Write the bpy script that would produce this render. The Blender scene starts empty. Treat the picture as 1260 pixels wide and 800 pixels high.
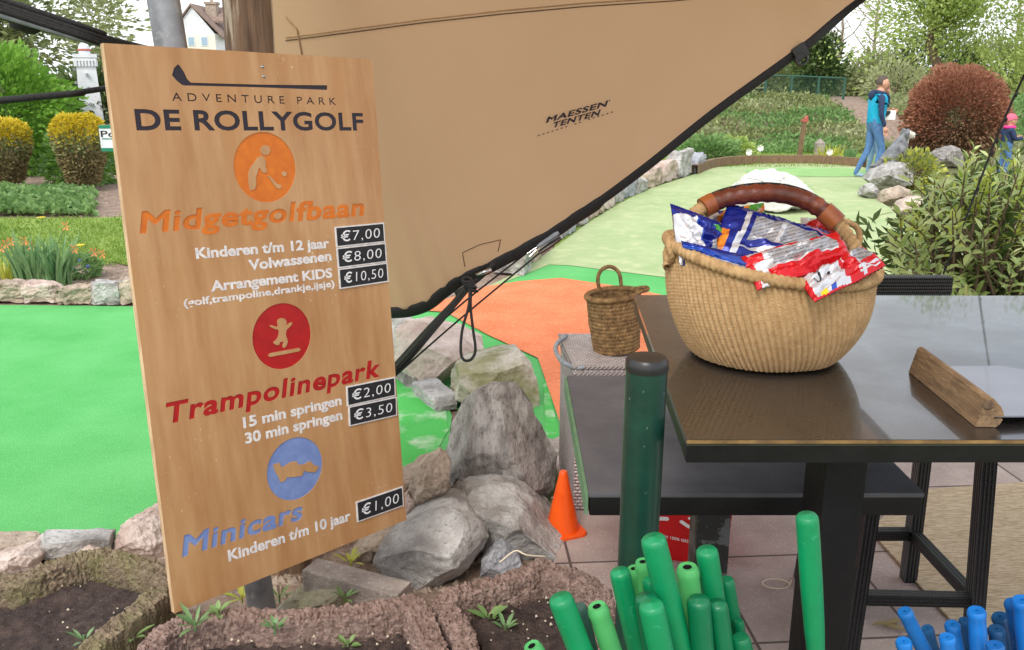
import bpy, bmesh, math, random
import numpy as np
from mathutils import Vector, Matrix, noise
from mathutils.bvhtree import BVHTree
from mathutils.geometry import tessellate_polygon
S = bpy.context.scene
C = S.collection
RAD = math.radians

# ------------------------------------------------------------------ camera, sky, sun, exposure
H = 1.65
F = 1094.0
TH = math.atan(300 / F)
cs, sn = math.cos(TH), math.sin(TH)
cam = bpy.data.objects.new('camera', bpy.data.cameras.new('camera'))
C.objects.link(cam)
cam.location = (0, 0, H)
cam.rotation_euler = (math.pi / 2 - TH, 0, 0)
cam.data.sensor_width = 36
cam.data.lens = 36 * F / 1260
cam.data.clip_end = 2000
cam.data.clip_start = 0.05
S.camera = cam

SUN_EL, SUN_AZ = 48, 200
W = bpy.data.worlds.new('World')
S.world = W
W.use_nodes = True
nt = W.node_tree
bg = nt.nodes['Background']
sky = nt.nodes.new('ShaderNodeTexSky')
sky.sky_type = 'NISHITA'
sky.sun_disc = False
sky.sun_elevation = RAD(SUN_EL)
sky.sun_rotation = RAD(SUN_AZ)
sky.air_density = 1.0
sky.dust_density = 4.0
sky.ozone_density = 1.5
# thin overcast: cloud sheet whitens most of the blue
tc = nt.nodes.new('ShaderNodeTexCoord')
mp = nt.nodes.new('ShaderNodeMapping')
mp.inputs['Scale'].default_value = (1, 1, 2.6)
cn = nt.nodes.new('ShaderNodeTexNoise')
cn.inputs['Scale'].default_value = 2.2
cn.inputs['Detail'].default_value = 7
cr = nt.nodes.new('ShaderNodeValToRGB')
cr.color_ramp.elements[0].position = 0.36
cr.color_ramp.elements[0].color = (.45, .45, .45, 1)
cr.color_ramp.elements[1].position = 0.62
cr.color_ramp.elements[1].color = (.96, .96, .96, 1)
mx = nt.nodes.new('ShaderNodeMix')
mx.data_type = 'RGBA'
nt.links.new(tc.outputs['Generated'], mp.inputs[0])
nt.links.new(mp.outputs[0], cn.inputs['Vector'])
nt.links.new(cn.outputs['Fac'], cr.inputs['Fac'])
nt.links.new(cr.outputs['Color'], mx.inputs[0])
nt.links.new(sky.outputs['Color'], mx.inputs[6])
mx.inputs[7].default_value = (9.3, 9.6, 10.0, 1)
nt.links.new(mx.outputs[2], bg.inputs['Color'])
bg.inputs['Strength'].default_value = 0.12

sl = bpy.data.lights.new('sun', 'SUN')
sl.energy = 1.1
sl.angle = RAD(18)
sl.color = (1, .95, .87)
sun = bpy.data.objects.new('sun', sl)
C.objects.link(sun)
az, el = RAD(SUN_AZ), RAD(SUN_EL)
sd = Vector((math.sin(az) * math.cos(el), math.cos(az) * math.cos(el), math.sin(el)))
sun.rotation_euler = sd.to_track_quat('Z', 'Y').to_euler()
sun.location = sd * 40

S.view_settings.view_transform = 'Standard'
S.view_settings.look = 'None'
S.view_settings.gamma = 1
S.view_settings.exposure = 0.68
S.cycles.max_bounces = 8
S.cycles.transparent_max_bounces = 8
S.cycles.use_denoising = True

# ------------------------------------------------------------------ helpers
def ray(px, py):
    u, v = (px - 630) / F, (py - 400) / F
    return Vector((u, cs - v * sn, -(sn + v * cs)))
def D(px, py, d):
    return Vector((0, 0, H)) + ray(px, py) * d
def G(px, py, z=0.0):
    r = ray(px, py)
    return Vector((0, 0, H)) + r * ((z - H) / r.z)
def PL(px, py, Y, lean=0.0):
    r = ray(px, py)
    return Vector((0, 0, H)) + r * ((Y + lean * H) / (r.y - lean * r.z))

def lin(c):
    return tuple((x / 12.92 if x <= .04045 else ((x + .055) / 1.055) ** 2.4) for x in c)
def srgb(r, g, b):
    return lin((r / 255, g / 255, b / 255))

MATS = {}
def mat(name, c1, c2=None, scale=8, detail=6, rough=.7, bump=0, bscale=None, metal=0, lo=.35, hi=.65, c3=None, s3=None,
        spec=.5, coat=0, stretch=(1, 1, 1), coord='Object', bdist=.01, island=False, transl=0, lo3=.55, hi3=.7, rvar=0):
    m = bpy.data.materials.new(name)
    m.use_nodes = True
    t = m.node_tree
    N, L = t.nodes, t.links
    p = N['Principled BSDF']
    p.inputs['Roughness'].default_value = rough
    p.inputs['Metallic'].default_value = metal
    p.inputs['Specular IOR Level'].default_value = spec
    p.inputs['Coat Weight'].default_value = coat
    col = None
    co = N.new('ShaderNodeTexCoord')
    ma = N.new('ShaderNodeMapping')
    ma.inputs['Scale'].default_value = stretch
    L.new(co.outputs[coord], ma.inputs[0])
    def noisefac(sc, a, b, det=detail):
        n = N.new('ShaderNodeTexNoise')
        n.inputs['Scale'].default_value = sc
        n.inputs['Detail'].default_value = det
        n.inputs['Roughness'].default_value = .62
        L.new(ma.outputs[0], n.inputs['Vector'])
        r = N.new('ShaderNodeMapRange')
        r.inputs['From Min'].default_value = a
        r.inputs['From Max'].default_value = b
        L.new(n.outputs['Fac'], r.inputs['Value'])
        return n, r
    def mixc(f, a, b):
        x = N.new('ShaderNodeMix')
        x.data_type = 'RGBA'
        L.new(f, x.inputs[0])
        for i, v in ((6, a), (7, b)):
            if isinstance(v, tuple):
                x.inputs[i].default_value = (*v[:3], 1)
            else:
                L.new(v, x.inputs[i])
        return x.outputs[2]
    if c2 is None:
        p.inputs['Base Color'].default_value = (*c1, 1)
        colsock = c1
    else:
        if island:
            g = N.new('ShaderNodeNewGeometry')
            n, r = noisefac(scale, lo, hi)
            ad = N.new('ShaderNodeMath')
            ad.operation = 'MULTIPLY_ADD'
            L.new(g.outputs['Random Per Island'], ad.inputs[0])
            ad.inputs[1].default_value = .6
            ml = N.new('ShaderNodeMath')
            ml.operation = 'MULTIPLY'
            ml.inputs[1].default_value = .5
            L.new(r.outputs[0], ml.inputs[0])
            L.new(ml.outputs[0], ad.inputs[2])
            fac = ad.outputs[0]
        else:
            n, r = noisefac(scale, lo, hi)
            fac = r.outputs[0]
        colsock = mixc(fac, c1, c2)
        if c3 is not None:
            n3, r3 = noisefac(s3 or scale * 4, lo3, hi3)
            colsock = mixc(r3.outputs[0], colsock, c3)
        L.new(colsock, p.inputs['Base Color'])
        if rvar:
            rr = N.new('ShaderNodeMapRange')
            rr.inputs['To Min'].default_value = rough
            rr.inputs['To Max'].default_value = rough + rvar
            L.new(fac, rr.inputs['Value'])
            L.new(rr.outputs[0], p.inputs['Roughness'])
    if bump:
        nb, _ = noisefac(bscale or scale * 3, 0, 1, 8)
        b = N.new('ShaderNodeBump')
        b.inputs['Strength'].default_value = bump
        b.inputs['Distance'].default_value = bdist
        L.new(nb.outputs['Fac'], b.inputs['Height'])
        L.new(b.outputs[0], p.inputs['Normal'])
    if transl:
        tr = N.new('ShaderNodeBsdfTranslucent')
        if isinstance(colsock, tuple):
            tr.inputs['Color'].default_value = (*colsock, 1)
        else:
            L.new(colsock, tr.inputs['Color'])
        sm = N.new('ShaderNodeMixShader')
        sm.inputs[0].default_value = transl
        L.new(p.outputs[0], sm.inputs[1])
        L.new(tr.outputs[0], sm.inputs[2])
        L.new(sm.outputs[0], N['Material Output'].inputs['Surface'])
    MATS[name] = m
    return m

class MB:
    """collects shapes into one mesh object"""
    def __init__(s):
        s.v, s.f, s.m = [], [], []
    def add(s, v, f, mi=0):
        o = len(s.v)
        s.v += [tuple(x) for x in v]
        s.f += [tuple(o + i for i in q) for q in f]
        s.m += [mi] * len(f)
        return s
    def box(s, x0, x1, y0, y1, z0, z1, mi=0, mtx=None, b=0.0):
        if b:
            bm = bmesh.new()
            bmesh.ops.create_cube(bm, size=1)
            bmesh.ops.scale(bm, vec=(x1 - x0, y1 - y0, z1 - z0), verts=bm.verts)
            bmesh.ops.translate(bm, vec=((x0 + x1) / 2, (y0 + y1) / 2, (z0 + z1) / 2), verts=bm.verts)
            bmesh.ops.bevel(bm, geom=bm.edges[:], offset=b, segments=2, affect='EDGES', profile=.7)
            if mtx is not None:
                bmesh.ops.transform(bm, matrix=mtx, verts=bm.verts)
            bm.verts.index_update()
            s.add([v.co for v in bm.verts], [[v.index for v in f.verts] for f in bm.faces], mi)
            bm.free()
            return s
        v = [Vector((x, y, z)) for z in (z0, z1) for x, y in ((x0, y0), (x1, y0), (x1, y1), (x0, y1))]
        if mtx is not None:
            v = [mtx @ p for p in v]
        return s.add(v, [(3, 2, 1, 0), (4, 5, 6, 7), (0, 1, 5, 4), (1, 2, 6, 5), (2, 3, 7, 6), (3, 0, 4, 7)], mi)
    def tube(s, pts, r, n=10, mi=0, cap=True, closed=False, sq=None):
        pts = [Vector(p) for p in pts]
        rs = r if isinstance(r, (list, tuple)) else [r] * len(pts)
        k = len(pts)
        up = None
        rings = []
        for i in range(k):
            a = pts[(i - 1) % k] if (closed or i > 0) else pts[i]
            b = pts[(i + 1) % k] if (closed or i < k - 1) else pts[i]
            t = (b - a).normalized()
            if up is None:
                up = Vector((0, 0, 1)) if abs(t.z) < .9 else Vector((0, 1, 0))
            x = t.cross(up).normalized()
            up = x.cross(t).normalized()
            ring = []
            for j in range(n):
                q = 2 * math.pi * j / n + (math.pi / 4 if n == 4 else 0)
                sx, sy = (sq or (1, 1))
                ring.append(pts[i] + (x * math.cos(q) * sx + up * math.sin(q) * sy) * rs[i])
            rings.append(ring)
        v = [p for ring in rings for p in ring]
        f = []
        for i in range(k if closed else k - 1):
            for j in range(n):
                a, b = i * n + j, i * n + (j + 1) % n
                c, d = ((i + 1) % k) * n + (j + 1) % n, ((i + 1) % k) * n + j
                f.append((a, b, c, d))
        if cap and not closed:
            f.append(tuple(reversed(range(n))))
            f.append(tuple((k - 1) * n + j for j in range(n)))
        return s.add(v, f, mi)
    def lathe(s, prof, n=32, mi=0, c=(0, 0, 0)):
        v, f = [], []
        for r, z in prof:
            for j in range(n):
                a = 2 * math.pi * j / n
                v.append((c[0] + r * math.cos(a), c[1] + r * math.sin(a), c[2] + z))
        for i in range(len(prof) - 1):
            for j in range(n):
                f.append((i * n + j, i * n + (j + 1) % n, (i + 1) * n + (j + 1) % n, (i + 1) * n + j))
        return s.add(v, f, mi)
    def poly(s, pts, mi=0):
        tris = tessellate_polygon([[Vector((p[0], p[1], 0)) for p in pts]])
        return s.add(pts, [t for t in tris], mi)
    def slab(s, pts, h, mi=0):
        """closed prism: polygon pts (any plane order), extruded by vector h"""
        h = Vector(h)
        n = len(pts)
        top = [Vector(p) + h for p in pts]
        v = [Vector(p) for p in pts] + top
        nv = Vector((0, 0, 0))
        for i in range(n):
            nv += v[i].cross(v[(i + 1) % n])
        f = [tuple(range(n - 1, -1, -1)), tuple(range(n, 2 * n))]
        for i in range(n):
            f.append((i, (i + 1) % n, n + (i + 1) % n, n + i))
        return s.add(v, f, mi)
    def build(s, name, mats, parent=None, smooth=None, fix=False):
        me = bpy.data.meshes.new(name)
        me.from_pydata([tuple(x) for x in s.v], [], s.f)
        for m in (mats if isinstance(mats, (list, tuple)) else [mats]):
            me.materials.append(m)
        me.polygons.foreach_set('material_index', s.m)
        if fix:
            bm = bmesh.new()
            bm.from_mesh(me)
            bmesh.ops.recalc_face_normals(bm, faces=bm.faces[:])
            bm.to_mesh(me)
            bm.free()
        if smooth is not None:
            me.polygons.foreach_set('use_smooth', [True] * len(me.polygons))
            if smooth < 180:
                me.set_sharp_from_angle(angle=RAD(smooth))
        return link(name, me, parent)

def link(name, me, parent=None):
    o = bpy.data.objects.new(name, me)
    C.objects.link(o)
    if parent is not None:
        o.parent = parent
        o.matrix_parent_inverse = parent.matrix_basis.inverted() if parent.parent is None else Matrix.Identity(4)
    return o
def tag(o, label, cat, group=None, kind=None):
    o['label'] = label
    o['category'] = cat
    if group:
        o['group'] = group
    if kind:
        o['kind'] = kind
    return o
def thing(name, label, cat, loc=(0, 0, 0), group=None):
    o = bpy.data.objects.new(name, None)
    o.empty_display_size = .1
    C.objects.link(o)
    o.location = loc
    return tag(o, label, cat, group)
def struct(o):
    o['kind'] = 'structure'
    return o
def bez(pts, n=8):
    """smooth curve through pts (Catmull-Rom)"""
    P = [Vector(p) for p in pts]
    P = [P[0] * 2 - P[1]] + P + [P[-1] * 2 - P[-2]]
    out = []
    for i in range(1, len(P) - 2):
        for k in range(n):
            t = k / n
            a, b, c, d = P[i - 1], P[i], P[i + 1], P[i + 2]
            out.append(.5 * ((2 * b) + (c - a) * t + (2 * a - 5 * b + 4 * c - d) * t * t + (-a + 3 * b - 3 * c + d) * t ** 3))
    out.append(P[-2].copy())
    return out
def fbm(p, o=4):
    return noise.fractal(p, 1.0, 2.0, o)

# ------------------------------------------------------------------ glyphs
_tx = {}
def glyphs(text, bold=0.0, spacing=1.0):
    """closed outlines of a line of text, font units (size 1)"""
    cu = bpy.data.curves.new('t', 'FONT')
    cu.body = text
    cu.size = 1
    cu.resolution_u = 3
    cu.space_character = spacing
    ob = bpy.data.objects.new('t', cu)
    C.objects.link(ob)
    dg = bpy.context.evaluated_depsgraph_get()
    dg.update()
    oc = ob.evaluated_get(dg).to_curve(dg)
    loops = []
    for sp in oc.splines:
        pts = []
        if sp.type == 'BEZIER':
            bp = sp.bezier_points
            n = len(bp)
            for i in range(n):
                a, b = bp[i], bp[(i + 1) % n]
                p0, p1, p2, p3 = a.co, a.handle_right, b.handle_left, b.co
                straight = ((p1 - p0).length + (p2 - p1).length + (p3 - p2).length) < (p3 - p0).length * 1.002 + 1e-6
                k = 1 if straight else 4
                for j in range(k):
                    t = j / k
                    q = p0 * (1 - t) ** 3 + p1 * 3 * t * (1 - t) ** 2 + p2 * 3 * t * t * (1 - t) + p3 * t ** 3
                    pts.append((q.x, q.y))
        else:
            pts = [(p.co.x, p.co.y) for p in sp.points]
        cl = []
        for p in pts:
            if not cl or math.hypot(p[0] - cl[-1][0], p[1] - cl[-1][1]) > 1e-4:
                cl.append(p)
        if len(cl) > 1 and math.hypot(cl[0][0] - cl[-1][0], cl[0][1] - cl[-1][1]) < 1e-4:
            cl.pop()
        if len(cl) > 2:
            loops.append(cl)
    bpy.data.objects.remove(ob)
    if bold:
        # outer loops by signed area majority: offset along the normal to the right of travel
        def area(l):
            return sum(l[i - 1][0] * l[i][1] - l[i][0] * l[i - 1][1] for i in range(len(l))) / 2
        big = max(loops, key=lambda l: abs(area(l)))
        sgn = 1 if area(big) > 0 else -1
        new = []
        for l in loops:
            ll = []
            for p in l:
                if ll and math.hypot(p[0] - ll[-1][0], p[1] - ll[-1][1]) < .022:
                    ll[-1] = ((p[0] + ll[-1][0]) / 2, (p[1] + ll[-1][1]) / 2)
                else:
                    ll.append(p)
            l = ll if len(ll) > 3 else l
            n = len(l)
            q = []
            for i in range(n):
                ax, ay = l[i - 1]
                bx, by = l[i]
                cx, cy = l[(i + 1) % n]
                d1 = (bx - ax, by - ay)
                d2 = (cx - bx, cy - by)
                l1, l2 = math.hypot(*d1) or 1, math.hypot(*d2) or 1
                n1 = (d1[1] / l1, -d1[0] / l1)
                n2 = (d2[1] / l2, -d2[0] / l2)
                mx_, my_ = n1[0] + n2[0], n1[1] + n2[1]
                dd = mx_ * mx_ + my_ * my_
                convex = sgn * (d1[0] * d2[1] - d1[1] * d2[0]) > 0
                lim = .7 if convex else .12
                k = 2 / max(dd, lim)
                q.append((bx + sgn * bold * mx_ * k, by + sgn * bold * my_ * k))
            new.append(q)
        loops = new
    return loops
def fit(loops, x0, x1, base, cap, shear=0.0, capunit=None):
    """scale outlines to span x0..x1 and give capitals the height cap (y up)"""
    xs = [p[0] for l in loops for p in l]
    a, b = min(xs), max(xs)
    cu_ = capunit or .73
    sy = cap / cu_
    sx = (x1 - x0 - abs(shear) * cap * .9) / (b - a)
    return [[(x0 + (p[0] - a) * sx + p[1] * sy * shear, base + p[1] * sy) for p in l] for l in loops]
def fill2d(loops, name='fill', extrude=0.0):
    """fill outlines (with holes) -> mesh in the local xy plane, thickness 2*extrude"""
    cu = bpy.data.curves.new(name, 'CURVE')
    cu.dimensions = '2D'
    cu.fill_mode = 'BOTH'
    cu.extrude = extrude
    for l in loops:
        sp = cu.splines.new('POLY')
        sp.points.add(len(l) - 1)
        for i, p in enumerate(l):
            sp.points[i].co = (p[0], p[1], 0, 1)
        sp.use_cyclic_u = True
    ob = bpy.data.objects.new(name, cu)
    C.objects.link(ob)
    dg = bpy.context.evaluated_depsgraph_get()
    dg.update()
    me = bpy.data.meshes.new_from_object(ob.evaluated_get(dg))
    bpy.data.objects.remove(ob)
    return me

# ------------------------------------------------------------------ foliage
def leaf_mesh(name, P, Nn, size, mats, parent=None, aspect=.5, jitter=.5, seed=1, mi=None, up=None, fold=.15):
    """one mesh of many small pointed leaves. P positions, Nn directions the leaves point to."""
    rng = np.random.default_rng(seed)
    P = np.asarray(P, float)
    n = len(P)
    T = np.asarray(Nn, float) + rng.normal(0, jitter, (n, 3))
    T /= np.linalg.norm(T, axis=1)[:, None] + 1e-9
    A = rng.normal(0, 1, (n, 3))
    if up is not None:
        A = A * .35 + np.cross(T, np.array(up))
    B = A - (A * T).sum(1)[:, None] * T
    B /= np.linalg.norm(B, axis=1)[:, None] + 1e-9
    Nrm = np.cross(T, B)
    sz = (size * rng.uniform(.6, 1.3, n))[:, None]
    w = sz * aspect * .5
    v = np.stack([P, P + T * sz * .5 + B * w + Nrm * sz * fold * .3, P + T * sz - Nrm * sz * fold, P + T * sz * .5 - B * w + Nrm * sz * fold * .3], 1).reshape(-1, 3)
    me = bpy.data.meshes.new(name)
    me.vertices.add(4 * n)
    me.vertices.foreach_set('co', v.ravel())
    me.loops.add(4 * n)
    me.loops.foreach_set('vertex_index', np.arange(4 * n, dtype=np.int32))
    me.polygons.add(n)
    me.polygons.foreach_set('loop_start', np.arange(0, 4 * n, 4, dtype=np.int32))
    for m in (mats if isinstance(mats, (list, tuple)) else [mats]):
        me.materials.append(m)
    if mi is not None:
        me.polygons.foreach_set('material_index', np.asarray(mi, np.int32))
    me.update(calc_edges=True)
    me.validate()
    return link(name, me, parent)
def blob_pts(n, c, r, seed=1, shell=.6, lump=.25, lfreq=2.0, flat=None):
    """points through the outer volume of an uneven ellipsoid"""
    rng = np.random.default_rng(seed)
    d = rng.normal(0, 1, (n, 3))
    d /= np.linalg.norm(d, axis=1)[:, None]
    k = rng.uniform(shell ** 3, 1, n) ** (1 / 3)
    off = Vector((seed * 3.7, seed * 1.3, 0))
    lm = np.array([1 + lump * noise.noise(Vector(x) * lfreq + off) * 1.6 for x in d])
    P = d * (k * lm)[:, None] * np.array(r)
    if flat is not None:
        P[:, 2] = np.maximum(P[:, 2], flat * r[2] + rng.uniform(0, .1, n) * r[2])
    return P + np.array(c), d
def limbs(mb, base, top, r0, r1, n=6, seed=1, spread=1.0, nl=6, mi=0, wig=.06):
    rng = random.Random(seed)
    base, top = Vector(base), Vector(top)
    L = (top - base).length
    pts = [base.lerp(top, i / n) + Vector((rng.uniform(-wig, wig), rng.uniform(-wig, wig), 0)) * L * (i > 0) for i in range(n + 1)]
    rs = [r0 + (r1 - r0) * i / n for i in range(n + 1)]
    mb.tube(pts, rs, 7, mi)
    tips = []
    for k in range(nl):
        t = rng.uniform(.3, .98)
        i = min(int(t * n), n - 1)
        s = pts[i].lerp(pts[i + 1], t * n - i)
        a = rng.uniform(0, 2 * math.pi)
        d = Vector((math.cos(a), math.sin(a), rng.uniform(.3, 1.1))).normalized()
        ln = L * spread * rng.uniform(.25, .55)
        q = [s]
        for j in range(4):
            d = (d + Vector((rng.uniform(-.3, .3), rng.uniform(-.3, .3), rng.uniform(-.1, .25)))).normalized()
            q.append(q[-1] + d * ln / 4)
        rr = rs[i] * .5
        mb.tube(q, [rr, rr * .75, rr * .5, rr * .33, rr * .15], 5, mi)
        tips += q[1:]
        for m_ in range(3):
            b0 = q[rng.randint(1, 3)]
            d2 = (d + Vector((rng.uniform(-.9, .9), rng.uniform(-.9, .9), rng.uniform(-.2, .7)))).normalized()
            b1 = b0 + d2 * ln * .3
            b2 = b1 + (d2 + Vector((0, 0, .3))).normalized() * ln * .25
            mb.tube([b0, b1, b2], [rr * .35, rr * .22, rr * .08], 4, mi)
            tips += [b1, b2]
    return tips

# ------------------------------------------------------------------ rocks
def rock_from_points(name, pts, m, label, cat='rock', group=None, amp=.05, seed=1, cuts=4, parent=None, sharp=30, chops=7):
    def hull(ps):
        b = bmesh.new()
        for p in ps:
            b.verts.new(p)
        r = bmesh.ops.convex_hull(b, input=b.verts[:])
        bmesh.ops.delete(b, geom=list({g for g in r['geom_interior'] + r['geom_unused'] if isinstance(g, bmesh.types.BMVert)}), context='VERTS')
        return b
    bm = hull(pts)
    rc_ = random.Random(seed * 13 + 5)
    for _ in range(chops):
        cs_ = [v.co.copy() for v in bm.verts]
        cen = sum(cs_, Vector()) / len(cs_)
        d = Vector((rc_.uniform(-1, 1), rc_.uniform(-1.3, .4), rc_.uniform(-.2, 1.2))).normalized()
        ext = max((v - cen).dot(d) for v in cs_)
        bmesh.ops.bisect_plane(bm, geom=bm.verts[:] + bm.edges[:] + bm.faces[:], plane_co=cen + d * ext * rc_.uniform(.72, .92), plane_no=d, clear_outer=True)
        cs_ = [v.co.copy() for v in bm.verts]
        bm.free()
        bm = hull(cs_)
    bmesh.ops.dissolve_limit(bm, angle_limit=RAD(6), verts=bm.verts[:], edges=bm.edges[:])
    bmesh.ops.bevel(bm, geom=bm.edges[:], offset=amp * .05 * max((Vector(pts[0]) - Vector(p)).length for p in pts), segments=1, affect='EDGES', clamp_overlap=True)
    bmesh.ops.triangulate(bm, faces=bm.faces[:])
    size = max((Vector(a) - Vector(b)).length for a in pts for b in pts)
    for _ in range(cuts):
        lim = size / 46
        es = [e for e in bm.edges if e.calc_length() > lim]
        if not es or len(bm.verts) > 14000:
            break
        bmesh.ops.subdivide_edges(bm, edges=es, cuts=1, use_grid_fill=True)
        bmesh.ops.triangulate(bm, faces=bm.faces[:])
    bm.normal_update()
    off = Vector((seed * 7.1, seed * 3.3, seed * 1.7))
    mv = []
    for v in bm.verts:
        q = v.co / size
        d = fbm(q * 4 + off, 5) * amp * .55 + abs(noise.noise(q * 9 + off)) * amp * -.5 + noise.noise(q * 24 + off) * amp * .26 + abs(noise.noise(q * 15 - off)) * amp * -.3
        st = noise.noise(Vector((q.x * 2 + q.z * 9, q.y * 2, q.z * 14)) + off) * amp * .2
        fac = max(-1, min(1, 2.6 * noise.noise(Vector((q.x * 5.5, q.y * 5.5, q.z * 5.5)) - off))) * amp * .22
        mv.append(v.co + v.normal * (d + st + fac) * size * .8)
    for v, p in zip(bm.verts, mv):
        v.co = p
    bmesh.ops.recalc_face_normals(bm, faces=bm.faces[:])
    me = bpy.data.meshes.new(name)
    bm.to_mesh(me)
    bm.free()
    me.materials.append(m)
    if sharp > 45:
        me.polygons.foreach_set('use_smooth', [True] * len(me.polygons))
    o = link(name, me, parent)
    if parent is None:
        tag(o, label, cat, group)
    return o
def rock(name, label, outline, Y, m, ridge=(), thick=.3, lean=.15, seed=1, amp=.05, group=None, cat='rock', back=.75, chops=3):
    """a boulder whose silhouette is the outline, standing at distance Y, bulging towards the viewer at the ridge points"""
    pts = [PL(x, y, Y, lean) for x, y in outline]
    c = sum(pts, Vector()) / len(pts)
    P = list(pts)
    for x, y, fwd in ridge:
        P.append(PL(x, y, Y - fwd, lean))
    for p in pts:
        q = c.lerp(p, back) + Vector((0, thick, 0))
        q.z = max(q.z - .03, -.02)
        P.append(q)
    return rock_from_points(name, P, m, label, cat, group, amp, seed, chops=chops)
def boxrock(name, label, c, size, m, yaw=0, seed=1, amp=.06, group=None, cat='rock'):
    rng = random.Random(seed)
    M_ = Matrix.Translation(Vector(c)) @ Matrix.Rotation(yaw, 4, 'Z')
    pts = []
    for sx in (-1, 1):
        for sy in (-1, 1):
            for z in (0, 1):
                for k in range(2):
                    pts.append(M_ @ Vector((sx * size[0] / 2 * rng.uniform(.72, 1.02), sy * size[1] / 2 * rng.uniform(.7, 1.02), size[2] * (z * rng.uniform(.75, 1.05)))))
    return rock_from_points(name, pts, m, label, cat, group, amp, seed, cuts=3)

# ------------------------------------------------------------------ materials
mat('soil', srgb(150, 128, 112), srgb(108, 90, 78), 9, 8, .95, .8, 40, c3=srgb(176, 158, 140), s3=30)
mat('dark_soil', srgb(88, 72, 66), srgb(52, 42, 40), 30, 8, .95, 1.0, 60, c3=srgb(135, 118, 108), s3=90, lo3=.62, hi3=.7, bdist=.02)
mat('lawn', srgb(104, 132, 46), srgb(134, 156, 68), 3, 8, .9, .6, 60, c3=srgb(88, 112, 40), s3=40)
mat('far_ground', srgb(128, 124, 84), srgb(96, 108, 62), .6, 8, .95, .5, 6)
mat('turf_green', (.075, .36, .09), (.135, .47, .15), 1.0, 9, .95, .9, 170, c3=(.24, .62, .26), s3=110, bdist=.006, spec=.15)  # paler specks: pile texture plus a sheen put into the colour
mat('turf_worn', (.08, .42, .09), (.55, .60, .48), 5, 8, .95, .9, 170, lo=.5, hi=.72, c3=(.09, .52, .1), s3=120, bdist=.006, spec=.15)
mat('turf_orange', (.64, .17, .07), (.74, .23, .105), 3, 8, .95, .8, 170, c3=(.85, .36, .2), s3=70, bdist=.006, spec=.15)
mat('turf_pale', srgb(148, 168, 118), srgb(170, 182, 138), .8, 9, .95, .7, 120, c3=srgb(188, 190, 148), s3=5, lo3=.5, hi3=.75, bdist=.006, spec=.15)
mat('turf_ring', srgb(132, 172, 108), srgb(150, 186, 122), 3, 8, .95, .7, 120, bdist=.006, spec=.15)
mat('rock_grey', srgb(190, 188, 185), srgb(138, 134, 130), 7, 10, .9, .7, 60, c3=srgb(122, 119, 116), s3=55, bdist=.02, lo=.38, hi=.62, lo3=.56, hi3=.70)
mat('rock_dark', srgb(172, 167, 162), srgb(116, 110, 106), 7, 10, .9, .7, 60, c3=srgb(98, 94, 90), s3=30, stretch=(3, 1, 1), bdist=.02, lo=.38, hi=.62, lo3=.54, hi3=.68)
mat('rock_warm', srgb(192, 176, 158), srgb(150, 133, 118), 6, 10, .92, .9, 30, c3=srgb(116, 102, 90), s3=64, bdist=.02, lo=.38, hi=.62, lo3=.56, hi3=.7)
mat('rock_pink', srgb(208, 192, 182), srgb(176, 154, 142), 6, 10, .92, .9, 30, c3=srgb(140, 124, 114), s3=70, bdist=.018, lo=.38, hi=.62, lo3=.58, hi3=.72)
mat('rock_moss', srgb(188, 180, 168), srgb(138, 134, 98), 4, 9, .92, .9, 30, c3=srgb(112, 106, 84), s3=60, bdist=.018, lo=.40, hi=.60, lo3=.58, hi3=.72)
mat('rock_blue', srgb(174, 176, 182), srgb(140, 142, 150), 6, 9, .9, .8, 30, c3=srgb(108, 110, 118), s3=66, bdist=.018, lo3=.57, hi3=.7)
mat('rock_white', srgb(214, 212, 206), srgb(184, 182, 178), 4, 8, .9, .6, 30, c3=srgb(232, 230, 226), s3=14)
mat('concrete', srgb(172, 160, 152), srgb(138, 128, 120), 12, 8, .95, .8, 90, c3=srgb(190, 182, 172), s3=60)
mat('split_concrete', srgb(186, 158, 146), srgb(138, 112, 102), 34, 8, .98, 1.0, 110, c3=srgb(198, 174, 160), s3=90, bdist=.02)
mat('split_concrete_mossy', srgb(190, 168, 142), srgb(142, 124, 102), 30, 8, .98, 1.0, 110, c3=srgb(164, 156, 112), s3=9, lo3=.45, hi3=.65, bdist=.03)
mat('plywood', srgb(190, 148, 104), srgb(170, 124, 80), 3.0, 7, .5, .10, 60, c3=srgb(180, 132, 84), s3=1.2, stretch=(7, 7, .8), coat=.15, spec=.4)
t_, N_, L_, p_ = (lambda t: (t, t.nodes, t.links, t.nodes['Principled BSDF']))(MATS['plywood'].node_tree)
src_ = p_.inputs['Base Color'].links[0].from_socket
co_ = N_.new('ShaderNodeTexCoord')
fl = []
for sc_, a_, b_ in ((120, .68, .72), (3.5, .55, .66)):
    n_ = N_.new('ShaderNodeTexNoise')
    n_.inputs['Scale'].default_value = sc_
    n_.inputs['Detail'].default_value = 3
    L_.new(co_.outputs['Object'], n_.inputs['Vector'])
    r_ = N_.new('ShaderNodeMapRange')
    r_.inputs['From Min'].default_value = a_
    r_.inputs['From Max'].default_value = b_
    L_.new(n_.outputs['Fac'], r_.inputs['Value'])
    fl.append(r_.outputs[0])
mm_ = N_.new('ShaderNodeMath')
mm_.operation = 'MULTIPLY'
L_.new(fl[0], mm_.inputs[0])
L_.new(fl[1], mm_.inputs[1])
xx_ = N_.new('ShaderNodeMix')
xx_.data_type = 'RGBA'
L_.new(mm_.outputs[0], xx_.inputs[0])
L_.new(src_, xx_.inputs[6])
xx_.inputs[7].default_value = (*srgb(226, 204, 178), 1)
L_.new(xx_.outputs[2], p_.inputs['Base Color'])
mat('ply_edge', srgb(214, 186, 150), srgb(176, 144, 110), 60, 5, .8, .2, 90, stretch=(1, 1, .2))
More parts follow.
